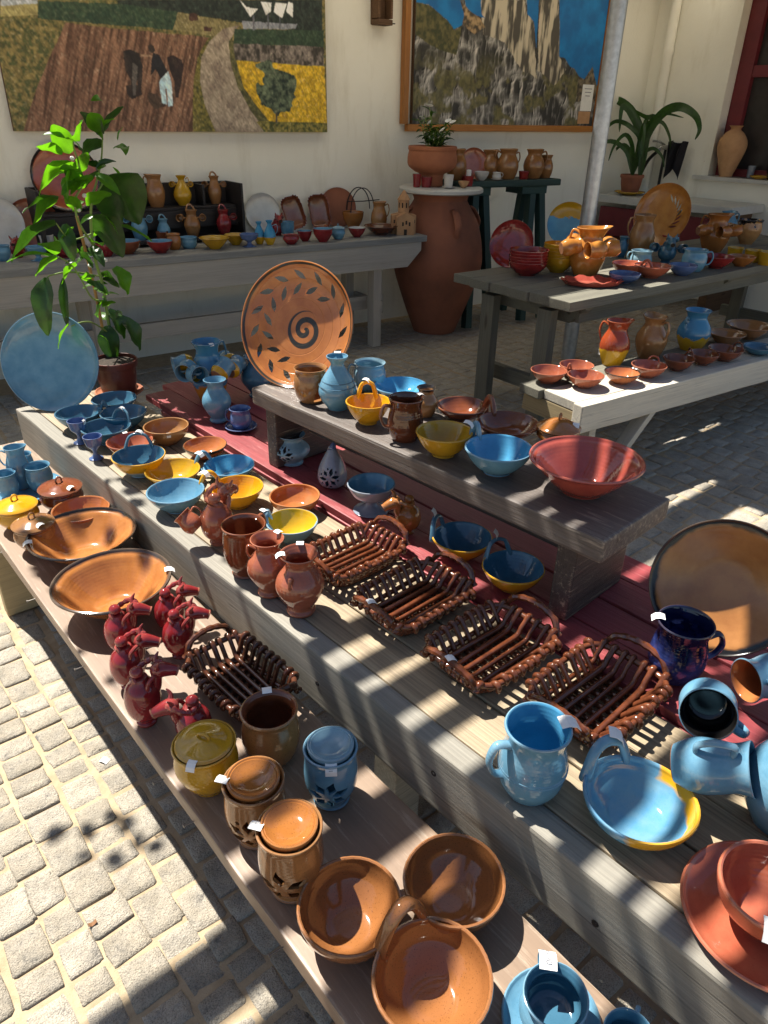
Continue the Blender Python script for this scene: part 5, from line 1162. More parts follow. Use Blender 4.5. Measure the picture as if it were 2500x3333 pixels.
g = (1.178, 1.6067, 0.84, 0.0354, 0.1557); o = pot('vase', 'tall sky blue vase with incised bands on the dark bench', 'vase', 'bottle', (g[0], g[1], g[2], g[3] * .88, g[4]), M['blue'], seg=48); rim_tag(o, g[3] * .85, g[4], .9, 1.1)
for zf in (.3, .46, .55): mesh_obj('incised_band', lathe_me([(g[3] * .88 * (1.69 if zf < .5 else 1.47), g[4] * zf), (g[3] * .88 * (1.735 if zf < .5 else 1.50), g[4] * zf + .0012), (g[3] * .88 * (1.68 if zf < .5 else 1.455), g[4] * zf + .0024)], 48), M['teal'], o)
g = (1.3553, 1.6802, 0.84, 0.0495, 0.0857); o = pot('mug', 'pale blue mug behind the tall vase on the dark bench', 'mug', 'barrel', g, M['pale'], mat_in=M['pale']); side_handle(o, g[3], g[4], 2.6, M['pale'], .35, .9, .35)
g = (1.1799, 1.4682, 0.84, 0.0625, 0.0624); o = pot('bowl', 'bright yellow bowl with a squared loop handle on the dark bench', 'bowl', 'bowl', g, M['yellow']); arch_handle(o, g[3], g[4], .95, M['yellow'], .42, .038, .008); price_tag(o, (g[3] * .55, g[3] * .8, g[4] + .042), .5, .3)
g = (1.3816, 1.5638, 0.84, 0.0819, 0.0389); pot('bowl', 'sky blue bowl behind the dark brown mug on the bench', 'bowl', 'bowl', g, M['blue'], mat_in=M['blue_in'])
g = (1.3457, 1.4131, 0.84, 0.0277, 0.0829); pot('vase', 'small tan vase with a black mouth behind the dark brown mug', 'vase', 'jug', g, darkrim((.38, .19, .07), (.26, .12, .04), g[4] * .9, 'black_mouth'))
g = (1.1877, 1.3209, 0.84, 0.0465, 0.1135); o = pot('mug', 'shiny dark brown mug in the middle of the dark bench', 'mug', 'mug', g, M['choc'], t=.005, seg=44); side_handle(o, g[3], g[4], math.radians(160), M['choc'], .5, .82, .34, .9, .98, .13); rim_tag(o, g[3], g[4], -.2, .9)
b1, b2 = (1.4123, 1.3331, 0.84, 0.0729, 0.0343), (1.4184, 1.1664, 0.84, 0.0846, 0.0382)
c_ = ((b1[0] + b2[0]) / 2, (b1[1] + b2[1]) / 2)
multi_bowl('double_bowl', 'dark red brown double bowl with a thick handle at the back of the bench', 'bowl', [b1, b2], (toward(b1, (c_[0] + .04, c_[1] + .06), .95), toward(b2, (c_[0] + .05, c_[1] + .05), .95)), [M['brown']] * 2, 'bowl', hh=.035, th=.011)
g = (1.4898, 1.0548, 0.84, 0.0565, 0.0386); lidded('lidded_pot', 'caramel lidded pot with a ring knob behind the red bowl', g, M['honey'], .026, tagang=-1.0)
b1, b2 = (1.1974, 1.1848, 0.84, 0.0723, 0.0573), (1.231, 1.0325, 0.84, 0.0821, 0.0626)
c_ = ((b1[0] + b2[0]) / 2, (b1[1] + b2[1]) / 2)
t = multi_bowl('double_bowl', 'double bowl on the dark bench, one mustard and one sky blue', 'bowl', [b1, b2], (toward(b1, (c_[0] + .04, c_[1] + .03), .97), toward(b2, (c_[0] + .04, c_[1] + .05), .97)), [M['mustard'], (M['blue'], M['blue_in'])], 'bowl', hmat=M['blue'], hh=.032, th=.009)
price_tag(t, (.012, .02, b1[4] + .04), .5, .5, 1.2)
g = (1.3123, 0.8426, 0.84, 0.1296, 0.0814); pot('bowl', 'large rose red bowl at the near end of the dark bench', 'bowl', 'wide', g, M['rose'], t=.007, seg=64, wob=.01)

# ================================================================== ON THE PICNIC TABLE
def jug(label, g, mat, hang=2.6, lip=.3, rz=0, kind='jug', group=None, seg=28, zt=.88, zb=.5, out=.5):
    o = pot('jug', label, 'jug', kind, g, mat, rz=rz, lip=lip, group=group, seg=seg); side_handle(o, g[3], g[4], hang - rz * 0, mat, out, zt, zb, .85, 1.1, .13); return o
pb = (3.6419, 3.1424, 0.75); lean_plate('plate', 'crimson plate standing at the left end of the picnic table', pb, 0.1439, math.radians(250), math.radians(14), M['red'], .2, seg=40)
g = (3.5696, 2.9193, 0.75, 0.1191, 0.1472)
BG = 'crimson bowls stacked on the picnic table'
hs = g[4] * .55; step = g[4] * .45 / 4
for k, lab in enumerate(('crimson bowl at the bottom of the stack on the picnic table', 'crimson bowl second from the bottom of the crimson stack', 'crimson bowl in the middle of the crimson stack', 'crimson bowl second from the top of the crimson stack', 'crimson bowl on top of the crimson stack')):
    pot('bowl', lab, 'bowl', 'deep', (g[0] + .002 * (k % 2), g[1], ZT + step * k, g[3] * (1 - .012 * (k % 2)), hs), M['red'], group=BG, seg=32, t=.004)
g = (3.8035, 2.8762, 0.75, 0.0974, 0.1682); hs = g[4] * .55; step = g[4] * .45 / 4
for k, lab in enumerate(('mustard bowl at the bottom of the stack behind the orange pitcher', 'mustard bowl second from the bottom of the mustard stack', 'mustard bowl in the middle of the mustard stack', 'mustard bowl second from the top of the mustard stack', 'mustard bowl on top of the mustard stack')):
    pot('bowl', lab, 'bowl', 'deep', (g[0], g[1] + .002 * (k % 2), ZT + step * k, g[3], hs), M['mustard'], group='mustard bowls stacked on the picnic table', seg=28, t=.004)
pb = (4.7099, 3.5205, 0.75); lean_plate('plate', 'plate with blue lower half and mustard crescent behind the stacked bowls', (pb[0], pb[1], ZT), 0.1524, math.radians(238), math.radians(16), glaze('blue_plate_mustard_top', (.10, .33, .52), (.08, .26, .45), second=(.62, .33, .012), axis='Y', cut=.04, soft=.004, drip=.02), .15, seg=40)
g = (3.8698, 2.7149, 0.75, 0.0838, 0.2697); jo = jug('orange pitcher hung with cups on the sunny corner of the picnic table', (g[0], g[1], g[2], g[3], g[4]), M['amber'], 2.5, .5, -.7)
OG = 'orange cups hung round the sunny pitcher'
for k, (an, ai, tp, lab) in enumerate(((2.85, -.55, -.15, 'orange cup hanging on the left of the sunny orange pitcher'), (-2.2, 2.7, .05, 'orange cup hanging across the front of the sunny orange pitcher'), (-1.35, 2.2, .3, 'orange cup with its pale base outward right of the sunny pitcher'), (-.55, .9, .0, 'orange cup hanging behind right of the sunny orange pitcher'), (1.4, .6, .0, 'orange cup hanging at the back of the sunny orange pitcher'))):
    hang_cup(jo, g[3] * 1.02, g[4], an, .62, g[3] * .58, g[3] * 1.3, M['amber'], lab, None, aim=ai, tip=tp, kind='mug')
# frilled dish
g = (3.6536, 2.5072, 0.75); R_ = 0.1696
vs, fs = [], []; n = 48
for k, (rf, z) in enumerate(((.0, .004), (.6, .004), (.82, .010), (1.0, .030), (1.03, .031), (.9, .006), (.6, 0), (0, 0))):
    for i in range(n):
        a = 2 * PI * i / n; fr = math.sin(a * 11) * (.06 if 2 < k < 5 else .02 if k in (2, 5) else 0)
        q = R_ * rf * (1 + fr); vs.append((q * math.cos(a), q * math.sin(a) * .62, z + (.006 * math.sin(a * 11 + 1) if 2 < k < 5 else 0)))
for k in range(7):
    for i in range(n): j = (i + 1) % n; fs.append((k * n + i, k * n + j, (k + 1) * n + j, (k + 1) * n + i))
me = bpy.data.meshes.new('frill'); me.from_pydata(vs, [], fs); me.update()
tag(mesh_obj('frilled_dish', me, M['rose'], None, (g[0], g[1], ZT + .001), (0, 0, -.66)), 'rose pink dish with a frilled edge on the sunny table corner', 'dish')
g = (3.8706, 2.4404, 0.75, 0.0921, 0.0522); pot('ashtray', 'violet blue ashtray bowl beside the frilled pink dish', 'bowl', 'deep', g, M['violet'])
b1, b2 = (4.0851, 2.5569, 0.75, 0.1049, 0.058), (4.1149, 2.435, 0.75, 0.1106, 0.0697)
multi_bowl('double_bowl', 'orange double bowl with an arched handle in front of the pale mug', 'bowl', [b1, (b2[0] + .03, b2[1], b2[2], b2[3], b2[4])], (toward(b1, b2, .7), toward(b2, b1, -.1)), [M['salmon']] * 2, 'bowl', hh=.035)
g = (4.5987, 2.9549, 0.75, 0.0293, 0.1362); jug('tiny dark blue jug beside the sunny orange pitcher', g, M['teal'], -.6, .2, seg=20)
g = (4.4653, 2.7156, 0.75, 0.0701, 0.0886); o = pot('mug', 'pale blue mug catching the sun behind the orange double bowl', 'mug', 'mug', g, M['pale']); side_handle(o, g[3], g[4], 2.6, M['pale'], .4)
g = (4.7039, 2.8852, 0.75, 0.0725, 0.2733); jug('tall tan pitcher in front of the carved plate', g, M['tan'], 2.5, .1, 0, 'tall')
pb = (5.2488, 3.1209, 0.75); R_ = 0.2232
lean_plate('plate', 'carved orange plate with slanted slots standing on the picnic table', (pb[0], pb[1], ZT), R_, math.radians(268), math.radians(14), M['amber'], .15, seg=56, cuts=leaf_slots(R_, 8, .55, .16, .035, .8, a0=-.6, arc=2.2))
g = (4.6819, 2.6634, 0.75, 0.0589, 0.1268); ram_jug('animal_jug', 'small deep blue animal jug with cups in front of the carved plate', (g[0], g[1], g[2], g[3], g[4]), M['teal'], -2.4)
jb = [o for o in bpy.data.objects if o.name.startswith('animal_jug')][-1]
BC = 'deep blue cups hung on the animal jug'
for an, ai in ((2.3, -2.3), (-1.0, -2.2)): hang_cup(jb, g[3], g[4], an, .75, g[3] * .5, g[3], M['teal'], 'deep blue cup hanging on the ' + ('left' if an > 0 else 'right') + ' of the small blue animal jug', BC, aim=ai, tip=-.1, seg=18)
g = (4.5599, 2.3998, 0.75, 0.0752, 0.1284); o = pot('mug', 'sky blue mug with its handle to the right on the picnic table', 'mug', 'barrel', g, M['blue']); side_handle(o, g[3], g[4], -.75, M['blue'], .5); rim_tag(o, g[3], g[4], 2, 1)
g = (4.3714, 2.3619, 0.75, 0.0848, 0.062); pot('ashtray', 'violet blue bowl in front of the sky blue mug on the picnic table', 'bowl', 'deep', g, M['violet'])
g = (4.7916, 2.3675, 0.75, 0.1082, 0.0727); pot('bowl', 'crimson bowl in the front row right of the sky blue mug', 'bowl', 'bowl', g, M['red'])
g = (4.9973, 2.3063, 0.75, 0.0879, 0.0622); pot('bowl', 'amber brown bowl in the front row beside the yellow cups', 'bowl', 'bowl', g, M['honey'])
g = (5.4031, 2.7258, 0.75, 0.0791, 0.2513); jo = jug('brown pitcher hung with cups at the back of the picnic table', g, M['honey'], 2.4, .3, -.7)
for k, (an, ai, tp) in enumerate(((2.9, -.5, -.1), (-2.2, 2.8, 0), (-1.3, 2.2, .3), (-.5, .9, 0))):
    hang_cup(jo, g[3] * 1.05, g[4], an, .6, g[3] * .5, g[3] * 1.2, M['honey'], 'brown cup hanging ' + ('left', 'in front', 'front right', 'far right')[k] + ' on the brown pitcher at the back of the table', 'brown cups hung round the back pitcher', aim=ai, tip=tp, seg=20)
g = (5.9752, 2.7548, 0.75, 0.092, 0.1746); pot('drip_pot', 'round buff pot with black glaze drips near the right edge', 'pot', 'pot', g, glaze('buff_black_drips', (.45, .24, .09), (.34, .16, .06), second=(.014, .012, .012), cut=g[4] * .86, soft=.002, drip=.05))
for k, (g, lab) in enumerate((((5.237, 2.4742, 0.75, 0.0531, 0.0732), 'mustard cup left of the three yellow cups'), ((5.2269, 2.3403, 0.75, 0.0583, 0.0759), 'mustard cup in the middle of the three yellow cups'), ((5.1936, 2.2271, 0.75, 0.0612, 0.0824), 'mustard cup on a saucer at the right picture edge'))): pot('cup', lab, 'cup', 'beaker', g, M['mustard'], seg=24)
g = (5.3577, 3.0503, 0.75, 0.0695, 0.0769); pot('bowl', 'dark red bowl tucked behind the small blue animal jug', 'bowl', 'deep', g, M['ox'], seg=24)
g = (6.3893, 3.1409, 0.75, 0.0642, 0.1695); jug('sky blue jug behind the brown cup hung pitcher', g, M['blue'], -.5, seg=20)

# ================================================================== ON THE WHITE BENCH
b1, b2, b3 = (2.8205, 2.1023, 0.45, 0.09, 0.0609), (3.002, 2.0732, 0.45, 0.0861, 0.051), (2.9066, 1.9478, 0.45, 0.0887, 0.0586)
c_ = ((b1[0] + b2[0] + b3[0]) / 3, (b1[1] + b2[1] + b3[1]) / 3)
multi_bowl('triple_bowl', 'small orange brown triple bowl with a looped handle on the white bench end', 'bowl', [b1, b2, b3], (toward(b1, c_), toward(b3, c_)), [M['pinkb']] * 3, 'bowl', hh=.035, th=.006)
g = (3.3273, 2.0844, 0.45, 0.0601, 0.2308); o = jug('red brown pitcher with a yellow lower half on the white bench', g, glaze('red_over_yellow', (.70, .40, .02), (.55, .29, .01), second=(.34, .06, .02), cut=g[4] * .38, drip=.008), 2.5, .35, -.6); price_tag(o, (-g[3] * 1.0, g[3] * .55, g[4] * .25), 2.2, 1.4, 1.2)
g = (3.5949, 2.0371, 0.45, 0.0654, 0.2239); jug('tan brown pitcher between the two bicoloured jugs on the white bench', g, M['tan'], -2.6, .3, .9)
g = (3.9429, 1.9853, 0.45, 0.0716, 0.2183); o = pot('vase', 'blue vase with a slanting yellow foot at the back of the white bench', 'vase', 'jug', g, glaze('blue_over_yellow', (.62, .36, .02), (.5, .27, .01), second=(.06, .24, .42), cut=g[4] * .40, drip=.03)); side_handle(o, g[3], g[4], 2.9, M['blue'], .15, .8, .66)
g = (3.1072, 1.8776, 0.45, 0.0889, 0.0564); o = pot('bowl', 'orange brown bowl with a thin dark rim on the white bench', 'bowl', 'bowl', g, darkrim((.46, .16, .06), (.34, .1, .04), g[4] - .003, 'thin_rim')); rim_tag(o, g[3], g[4], -.3, .8)
for lab, g, an, m in (('orange brown bowl with a curled handle in the sun on the white bench', (3.2996, 1.8524, 0.45, 0.0888, 0.0608), .3, M['pinkb']), ('dark brown bowl fourth along the white bench, in shade', (3.5203, 1.819, 0.45, 0.081, 0.0639), -.2, M['brown']), ('dark brown bowl with an upright loop, fifth along the white bench', (3.7242, 1.7919, 0.45, 0.0799, 0.0603), 2.4, M['brown']), ('dark brown bowl with a loop at its right, sixth along the white bench', (3.8947, 1.7613, 0.45, 0.0931, 0.063), -.3, M['brown'])):
    o = pot('bowl', lab, 'bowl', 'bowl', g, m); arch_handle(o, g[3], g[4], an, m, .35, .028, .005); rim_tag(o, g[3], g[4], an, .7)
g = (4.1906, 1.9121, 0.45, 0.1065, 0.0683); pot('bowl', 'wide tan brown bowl behind the looped bowls on the white bench', 'bowl', 'wide', g, M['caramel'])
g = (4.445, 1.9047, 0.45, 0.1337, 0.0776); pot('bowl', 'widest tan bowl at the back right of the white bench', 'bowl', 'wide', g, M['caramel'])
g = (4.1601, 1.7009, 0.45, 0.0856, 0.0437); pot('ashtray', 'deep blue ashtray at the right edge of the white bench', 'bowl', 'deep', g, M['teal'])

# ================================================================== ON THE LONG BACK TABLE
BTZ = ZK
ra = -math.radians(4.0)
rk = (2.0431, 4.7866, 0.8)
t = thing('step_rack', 'black two tier wooden rack standing on the back table', 'rack', (rk[0], rk[1], ZK), ra)
RW = 1.30
board('shelf', RW, .14, .02, M['rack'], t, (0, .05, .035), 0); board('shelf', RW, .15, .02, M['rack'], t, (0, .19, .215), 0)
board('riser', RW, .018, .11, M['rack'], t, (0, .115, .1945), 0); board('back_board', RW, .018, .35, M['rack'], t, (0, .274, .355), 0)
for sx in (-1, 1): board('side_panel', .018, .26, .354, M['rack'], t, (sx * (RW / 2 + .0095), .15, .3555), 0)
board('divider', .018, .13, .13, M['rack'], t, (.43, .2, .346), 0)
def rackp(px, top): return None
def onrack(sx, r, h, upper): 
    c, s = math.cos(ra), math.sin(ra); yy = .19 if upper else .05
    return (rk[0] + sx * c - yy * s, rk[1] + sx * s + yy * c, ZK + (.2158 if upper else .0358), r, h)
def cupjug(label, g, mat, lab2, grp, two=((2.7, -2.4), (-.4, -2.0)), kind='body'):
    o = jug(label, g, mat, 1.2, .2, -1.6, kind, seg=22) if kind != 'body' else pot('jug', label, 'jug', 'jug', g, mat, seg=22)
    if kind == 'body':
        pts = [(g[3] * .7 * math.cos(a), g[3] * .5 * math.sin(a), g[4] * .92 + g[3] * 1.1 * abs(math.sin(a / 1))) for a in np.linspace(0, PI, 7)]
        mesh_obj('handle', tube_me(pts, g[3] * .16, 8, 3), mat, o)
    for an, ai in two: hang_cup(o, g[3] * 1.15, g[4], an, .72, g[3] * .55, g[3] * 1.0, mat, lab2 + (', left side' if an > 1 else ', right side'), grp, aim=ai, tip=0, seg=16)
    return o
g = onrack(.0, .030, .19, 1); pot('bottle', 'slim blue bottle with a yellow foot on the upper rack tier', 'bottle', 'bottle', (g[0], g[1], g[2], .022, .20), M['bottle2'], seg=20)
jug('tan brown pitcher first on the upper rack tier', onrack(.115, .05, .195, 1), M['caramel'], -.2, .3, 2.6, 'tall', seg=24)
cupjug('mustard jug with two cups on the upper rack tier', onrack(.30, .034, .185, 1), M['mustard'], 'mustard cup hanging on the mustard rack jug', 'mustard rack cups', kind='bottle')
cupjug('brown jug with cups at the right end of the upper rack tier', onrack(.535, .036, .175, 1), M['caramel'], 'brown cup hanging on the right upper rack jug', 'brown upper rack cups')
cupjug('blue jug with cups on the lower rack tier behind the plant', onrack(-.07, .04, .18, 0), M['blue'], 'blue cup hanging on the lower rack jug', 'blue rack cups')
g = onrack(.09, .036, .14, 0); cupjug('small blue ring handled jug on the lower rack tier', (g[0], g[1], g[2], .033, .12), M['blue'], '', '', ())
cupjug('brown jug with cups in the middle of the lower rack tier', onrack(.29, .042, .165, 0), M['caramel'], 'brown cup hanging on the middle lower rack jug', 'brown lower rack cups')
cupjug('dark red jug with a cup at the right of the lower rack tier', onrack(.52, .040, .155, 0), M['ox'], 'red cup hanging on the dark red rack jug', 'red rack cups', ((-.3, -2.0),))
R_ = .20; p = onrack(-.44, 0, 0, 1)
lean_plate('plate', 'terracotta plate with dark rim rings on the rack behind the green plant', (p[0], p[1] - .02, p[2]), R_, math.radians(196), math.radians(10), darkrim((.36, .09, .04), (.25, .05, .03), .15 * R_ - .006, 'dark_rim_plate'), .15, seg=40)
lean_plate('plate', 'pale grey plate leaning at the far left end of the back table', (1.1676, 5.0391, 0.8), .165, math.radians(194), math.radians(16), M['white'], .14, seg=36)
lean_plate('plate', 'brown spotted plate leaning left of the black rack', (1.3842, 5.0213, 0.8), .155, math.radians(194), math.radians(16), M['pinkb'], .14, seg=36)
def tb(name, label, cat, kind, g, mat, **k): return pot(name, label, cat, kind, g, mat, seg=24, **k)
tb('pot', 'round blue pot at the left picture edge of the back table', 'pot', 'pot', (1.1103, 4.7684, 0.8, 0.046, 0.0848), M['blue'])
ram_jug('animal_jug', 'dark red animal jug at the left of the back table', (1.2134, 4.8448, 0.8, 0.0417, 0.0833), M['ox'], -2.0)
tb('cup', 'white beaker behind the green plant on the back table', 'cup', 'beaker', (1.4183, 4.9412, 0.8, 0.0434, 0.099), M['white'])
tb('footed_bowl', 'blue footed dish behind the green plant leaves', 'bowl', 'goblet', (1.2789, 4.6798, 0.8, 0.0625, 0.077), M['blue'])
tb('bowl', 'dark red bowl behind the plant stem on the back table', 'bowl', 'bowl', (1.4338, 4.6988, 0.8, 0.0732, 0.0665), M['ox'])
tb('goblet', 'white goblet right of the plant stem on the back table', 'goblet', 'goblet', (1.5757, 4.6426, 0.8, 0.0386, 0.1229), M['white'])
tb('bowl', 'dark red deep bowl right of the white goblet', 'bowl', 'deep', (1.6508, 4.5929, 0.8, 0.0574, 0.0708), M['ox'])
tb('bowl', 'brown dish with a blue inside in front of the rack', 'bowl', 'deep', (1.7868, 4.6194, 0.8, 0.087, 0.074), M['brown'], mat_in=M['blue'])
tb('bowl', 'crimson bowl with a blue inside in front of the rack', 'bowl', 'bowl', (1.9716, 4.5378, 0.8, 0.0804, 0.0693), M['red'], mat_in=M['blue'])
tb('cup', 'brown barrel cup in front of the rack', 'cup', 'barrel', (2.0958, 4.6075, 0.8, 0.045, 0.0932), M['honey'])
tb('cup', 'dark red cup under the small blue ring jug', 'cup', 'beaker', (2.0991, 4.7782, 0.8, 0.0402, 0.0858), M['brown'])
tb('pot', 'sky blue straight pot beside the yellow bowl on the back table', 'pot', 'cup', (2.1949, 4.5996, 0.8, 0.0556, 0.068), M['blue'])
tb('bowl', 'mustard yellow bowl in front of the rack, nearer of two', 'bowl', 'wide', (2.3216, 4.4885, 0.8, 0.0972, 0.0679), M['mustard'])
tb('bowl', 'mustard bowl half hidden behind the blue footed bowl', 'bowl', 'wide', (2.5113, 4.5562, 0.8, 0.0738, 0.0642), M['mustard'])
tb('footed_bowl', 'dark blue footed bowl right of the yellow bowls', 'bowl', 'goblet', (2.5499, 4.4415, 0.8, 0.0627, 0.0788), M['violet'])
g = (2.658, 4.4918, 0.8, 0.0144, 0.142); tb('bottle', 'blue bottle with a yellow foot, left of the twin bottles', 'bottle', 'bottle', (g[0], g[1], g[2], .021, g[4]), M['bottle2'])
g = (2.7033, 4.432, 0.8, 0.0163, 0.1531); o = tb('bottle', 'blue bottle with a yellow foot and handle, right of the twin bottles', 'bottle', 'bottle', (g[0], g[1], g[2], .023, g[4]), M['bottle2']); side_handle(o, .036, g[4], -.4, M['blue'], .5, .78, .45, .5, 1.0, .1)
ram_jug('animal_jug', 'dark red animal jug behind the twin blue bottles', (2.9725, 4.7603, 0.8, 0.0486, 0.1069), M['ox'], -1.9)
lean_plate('plate', 'clear grey plate leaning on the wall behind the twin bottles', (2.9779, 4.9505, 0.8), .135, math.radians(190), math.radians(8), M['white'], .1, seg=32)
def fluted(label, base, w, h, rzv, lean):
    """long baking dish with a fluted edge, propped upright"""
    vs, fs = [], []; n = 56
    for k, (f, z) in enumerate(((0, .006), (.74, .006), (.86, .012), (1, .036), (1.04, .036), (.92, .006), (.74, 0), (0, 0))):
        for i in range(n):
            a = 2 * PI * i / n; e = .5; c, s = math.cos(a), math.sin(a); fl = 1 + (.035 * math.sin(a * 20) if 2 <= k <= 5 else 0)
            vs.append((math.copysign(abs(c) ** e, c) * w / 2 * f * fl, math.copysign(abs(s) ** e, s) * h / 2 * f * fl, z))
    for k in range(7):
        for i in range(n): j = (i + 1) % n; fs.append((k * n + i, k * n + j, (k + 1) * n + j, (k + 1) * n + i))
    me = bpy.data.meshes.new('fluted'); me.from_pydata(vs, [], fs); me.update()
    o = mesh_obj('fluted_dish', me, M['brown']); az = math.radians(195)
    nn = Vector((math.sin(az) * math.cos(lean), math.cos(az) * math.cos(lean), math.sin(lean))); u = Vector((-math.sin(az) * math.sin(lean), -math.cos(az) * math.sin(lean), math.cos(lean)))
    s = u.cross(nn); u2 = (u * math.cos(rzv) + s * math.sin(rzv)); s2 = u2.cross(nn)
    hh = abs(math.cos(rzv)) * h / 2 + abs(math.sin(rzv)) * w / 2
    o.matrix_world = Matrix.Translation(Vector(base) + u * hh * .97 - nn * .02) @ Matrix((s2, u2, nn)).transposed().to_4x4()
    tag(o, label, 'dish'); return o
fluted('brown fluted baking dish leaning on the wall, left of two', (3.206, 4.8916, 0.8), .155, .225, -.28, .2)
fluted('brown fluted baking dish leaning on the wall, right of two', (3.4287, 4.8733, 0.8), .16, .235, -.12, .2)
lean_plate('plate', 'round dark terracotta plate leaning beside the fluted dishes', (3.6012, 4.8591, 0.8), .145, math.radians(200), math.radians(12), M['terra_dark'], .12, seg=36)
tb('bowl', 'brown bowl leaning against the terracotta plate by the wall', 'bowl', 'deep', (3.6572, 4.7542, 0.8, 0.083, 0.1191), M['honey'])
wr = (3.7876, 4.8037, 0.8)
t = thing('wire_rack', 'thin black wire rack with a hoop behind the brown jug', 'rack', (wr[0], wr[1], ZK), -.07)
for yv in (0, .06): mesh_obj('hoop', tube_me([(.11 * math.cos(a), yv, .12 + .16 * math.sin(a)) for a in np.linspace(0, PI, 9)], .004, 6, 3), M['iron'], t)
for sx in (-1, 1): mesh_obj('upright', tube_me([(sx * .11, 0, 0), (sx * .11, 0, .06), (sx * .11, 0, .125)], .004, 6, 1), M['iron'], t)
mesh_obj('crossbar', tube_me([(-.14, 0, .19), (0, 0, .185), (.16, 0, .19)], .004, 6, 2), M['iron'], t)
jug('caramel brown jug beside the little clay church', (3.738, 4.5392, 0.8, 0.0508, 0.2044), M['tan'], -.6, .2, 0, 'tall')
tb('lidded_pot', 'dark red lidded casserole on the back table front row', 'pot', 'pot', (2.835, 4.3775, 0.8, 0.0561, 0.0591), M['ox'])
tb('pot', 'sky blue pot behind the dark red casserole', 'pot', 'cup', (3.0187, 4.7013, 0.8, 0.0507, 0.0958), M['blue'])
tb('bowl', 'dark red bowl with a blue inside, smaller of two', 'bowl', 'deep', (2.9882, 4.4363, 0.8, 0.0511, 0.0665), M['ox'], mat_in=M['blue'])
tb('bowl', 'dark red bowl with a blue inside, larger of two', 'bowl', 'deep', (3.0787, 4.3461, 0.8, 0.07, 0.0844), M['ox'], mat_in=M['blue'])
g = (3.2327, 4.3781, 0.8, 0.0499, 0.0698); lidded('lidded_pot', 'small sky blue lidded pot between the dark red bowls', g, M['blue'], .018)
tb('bowl', 'dark red bowl with a white inside on the back table', 'bowl', 'bowl', (3.4071, 4.3855, 0.8, 0.0643, 0.0628), M['ox'], mat_in=M['white'])
tb('bowl', 'long dark brown serving dish in front of the caramel jug', 'bowl', 'wide', (3.6315, 4.3842, 0.8, 0.1272, 0.0621), M['choc'])
# clay church
ch = (3.8151, 4.3411, 0.8)
t = thing('clay_church', 'little buff clay church model at the right end of the back table', 'model', (ch[0], ch[1], ZK), -.55)
def gable(name, w, d, h1, h2, loc, cuts=()):
    bm = bmesh.new(); a = [bm.verts.new((x, -d / 2, z)) for x, z in ((-w / 2, 0), (w / 2, 0), (w / 2, h1), (0, h2), (-w / 2, h1))]; b = [bm.verts.new((v.co.x, d / 2, v.co.z)) for v in a]
    bm.faces.new(a); bm.faces.new(b[::-1])
    for i in range(5): bm.faces.new((a[i], b[i], b[(i + 1) % 5], a[(i + 1) % 5]))
    o = mesh_obj(name, bm_mesh(bm), M['clay'], t, loc, smooth=False)
    for x, z, s in cuts: board('window', s, .004, s * 2.2, M['soil'], o, (x, -d / 2 - .001, z), 0, bev=.001)
    return o
gable('nave', .13, .17, .12, .155, (0, 0, 0), ((-.02, .09, .012), (0.005, .1, .012), (.03, .09, .012), (.0, .04, .022)))
gable('transept', .18, .09, .13, .15, (0, .02, 0), ((-.075, .10, .011), (.075, .10, .011)))
twr = mesh_obj('tower', lathe_me([(0, 0), (.042, 0), (.042, .085), (.05, .088), (.045, .097), (.008, .15), (0, .153)], 8), M['clay'], t, (0, .02, .145), smooth=False)
for k in range(8): board('window', .010, .004, .035, M['soil'], twr, (.0395 * math.cos(k * PI / 4 + PI / 8), .0395 * math.sin(k * PI / 4 + PI / 8), .07), k * PI / 4 + PI / 8 + PI / 2, bev=.001)

# ================================================================== PITHOS, STOOL, CORNER
pc = (4.2326, 4.391, 0.0)
pith = thing('storage_jar', 'huge terracotta storage jar with a stone lid right of the back table', 'jar', (pc[0], pc[1], 0))
PR['pith'] = [(.52, 0), (.54, .02), (.74, .18), (1.02, .44), (1.06, .58), (.92, .79), (.66, .93), (.62, .96), (.68, 1)]
PH = 1.06
prof, _ = vessel_prof(PR['pith'], .335, PH, .03)
mesh_obj('body', lathe_me(prof, 48), M['terra_dark'], pith)
for a in (-1.9, -.35, 1.2, 2.8):
    mesh_obj('lug', tube_me([(.335 * .70 * math.cos(a), .335 * .70 * math.sin(a), PH * .90), (.335 * .86 * math.cos(a), .335 * .86 * math.sin(a), PH * .885), (.335 * 1.02 * math.cos(a), .335 * 1.02 * math.sin(a), PH * .80), (.335 * .95 * math.cos(a), .335 * .95 * math.sin(a), PH * .73)], [.028, .03, .028, .026], 8, 4, .5), M['terra_dark'], pith)
lidz = PH + .017
mesh_obj('stone_lid', lathe_me([(0, 0), (.31, 0), (.325, .008), (.325, .03), (.315, .038), (0, .039)], 40), M['marble'], pith, (0, 0, lidz - .012))
LZ = lidz + .0275
def onlid(dx, dy, r, h): return (pc[0] + dx, pc[1] + dy, LZ, r, h)
fp = onlid(-.05, .06, .185, .27)
PR['planter'] = [(.46, 0), (.48, .04), (.50, .30), (.72, .38), (.98, .52), (1.02, .72), (.97, .90), (1.0, .93), (1, 1)]
o = pot('planter', 'wide terracotta planter with white flowers on the stone lid', 'planter', 'planter', fp, M['terra'], t=.015)
mesh_obj('soil', lathe_me([(0, 0), (.165, 0), (.165, .005), (0, .01)], 24), M['soil'], o, (0, 0, .228))
fl = random.Random(3); vs, fs = [], []
fo = thing('flower_plant', 'bushy plant with small white flowers growing in the terracotta planter', 'plant', (fp[0], fp[1], LZ + .232))
LEAF = {}
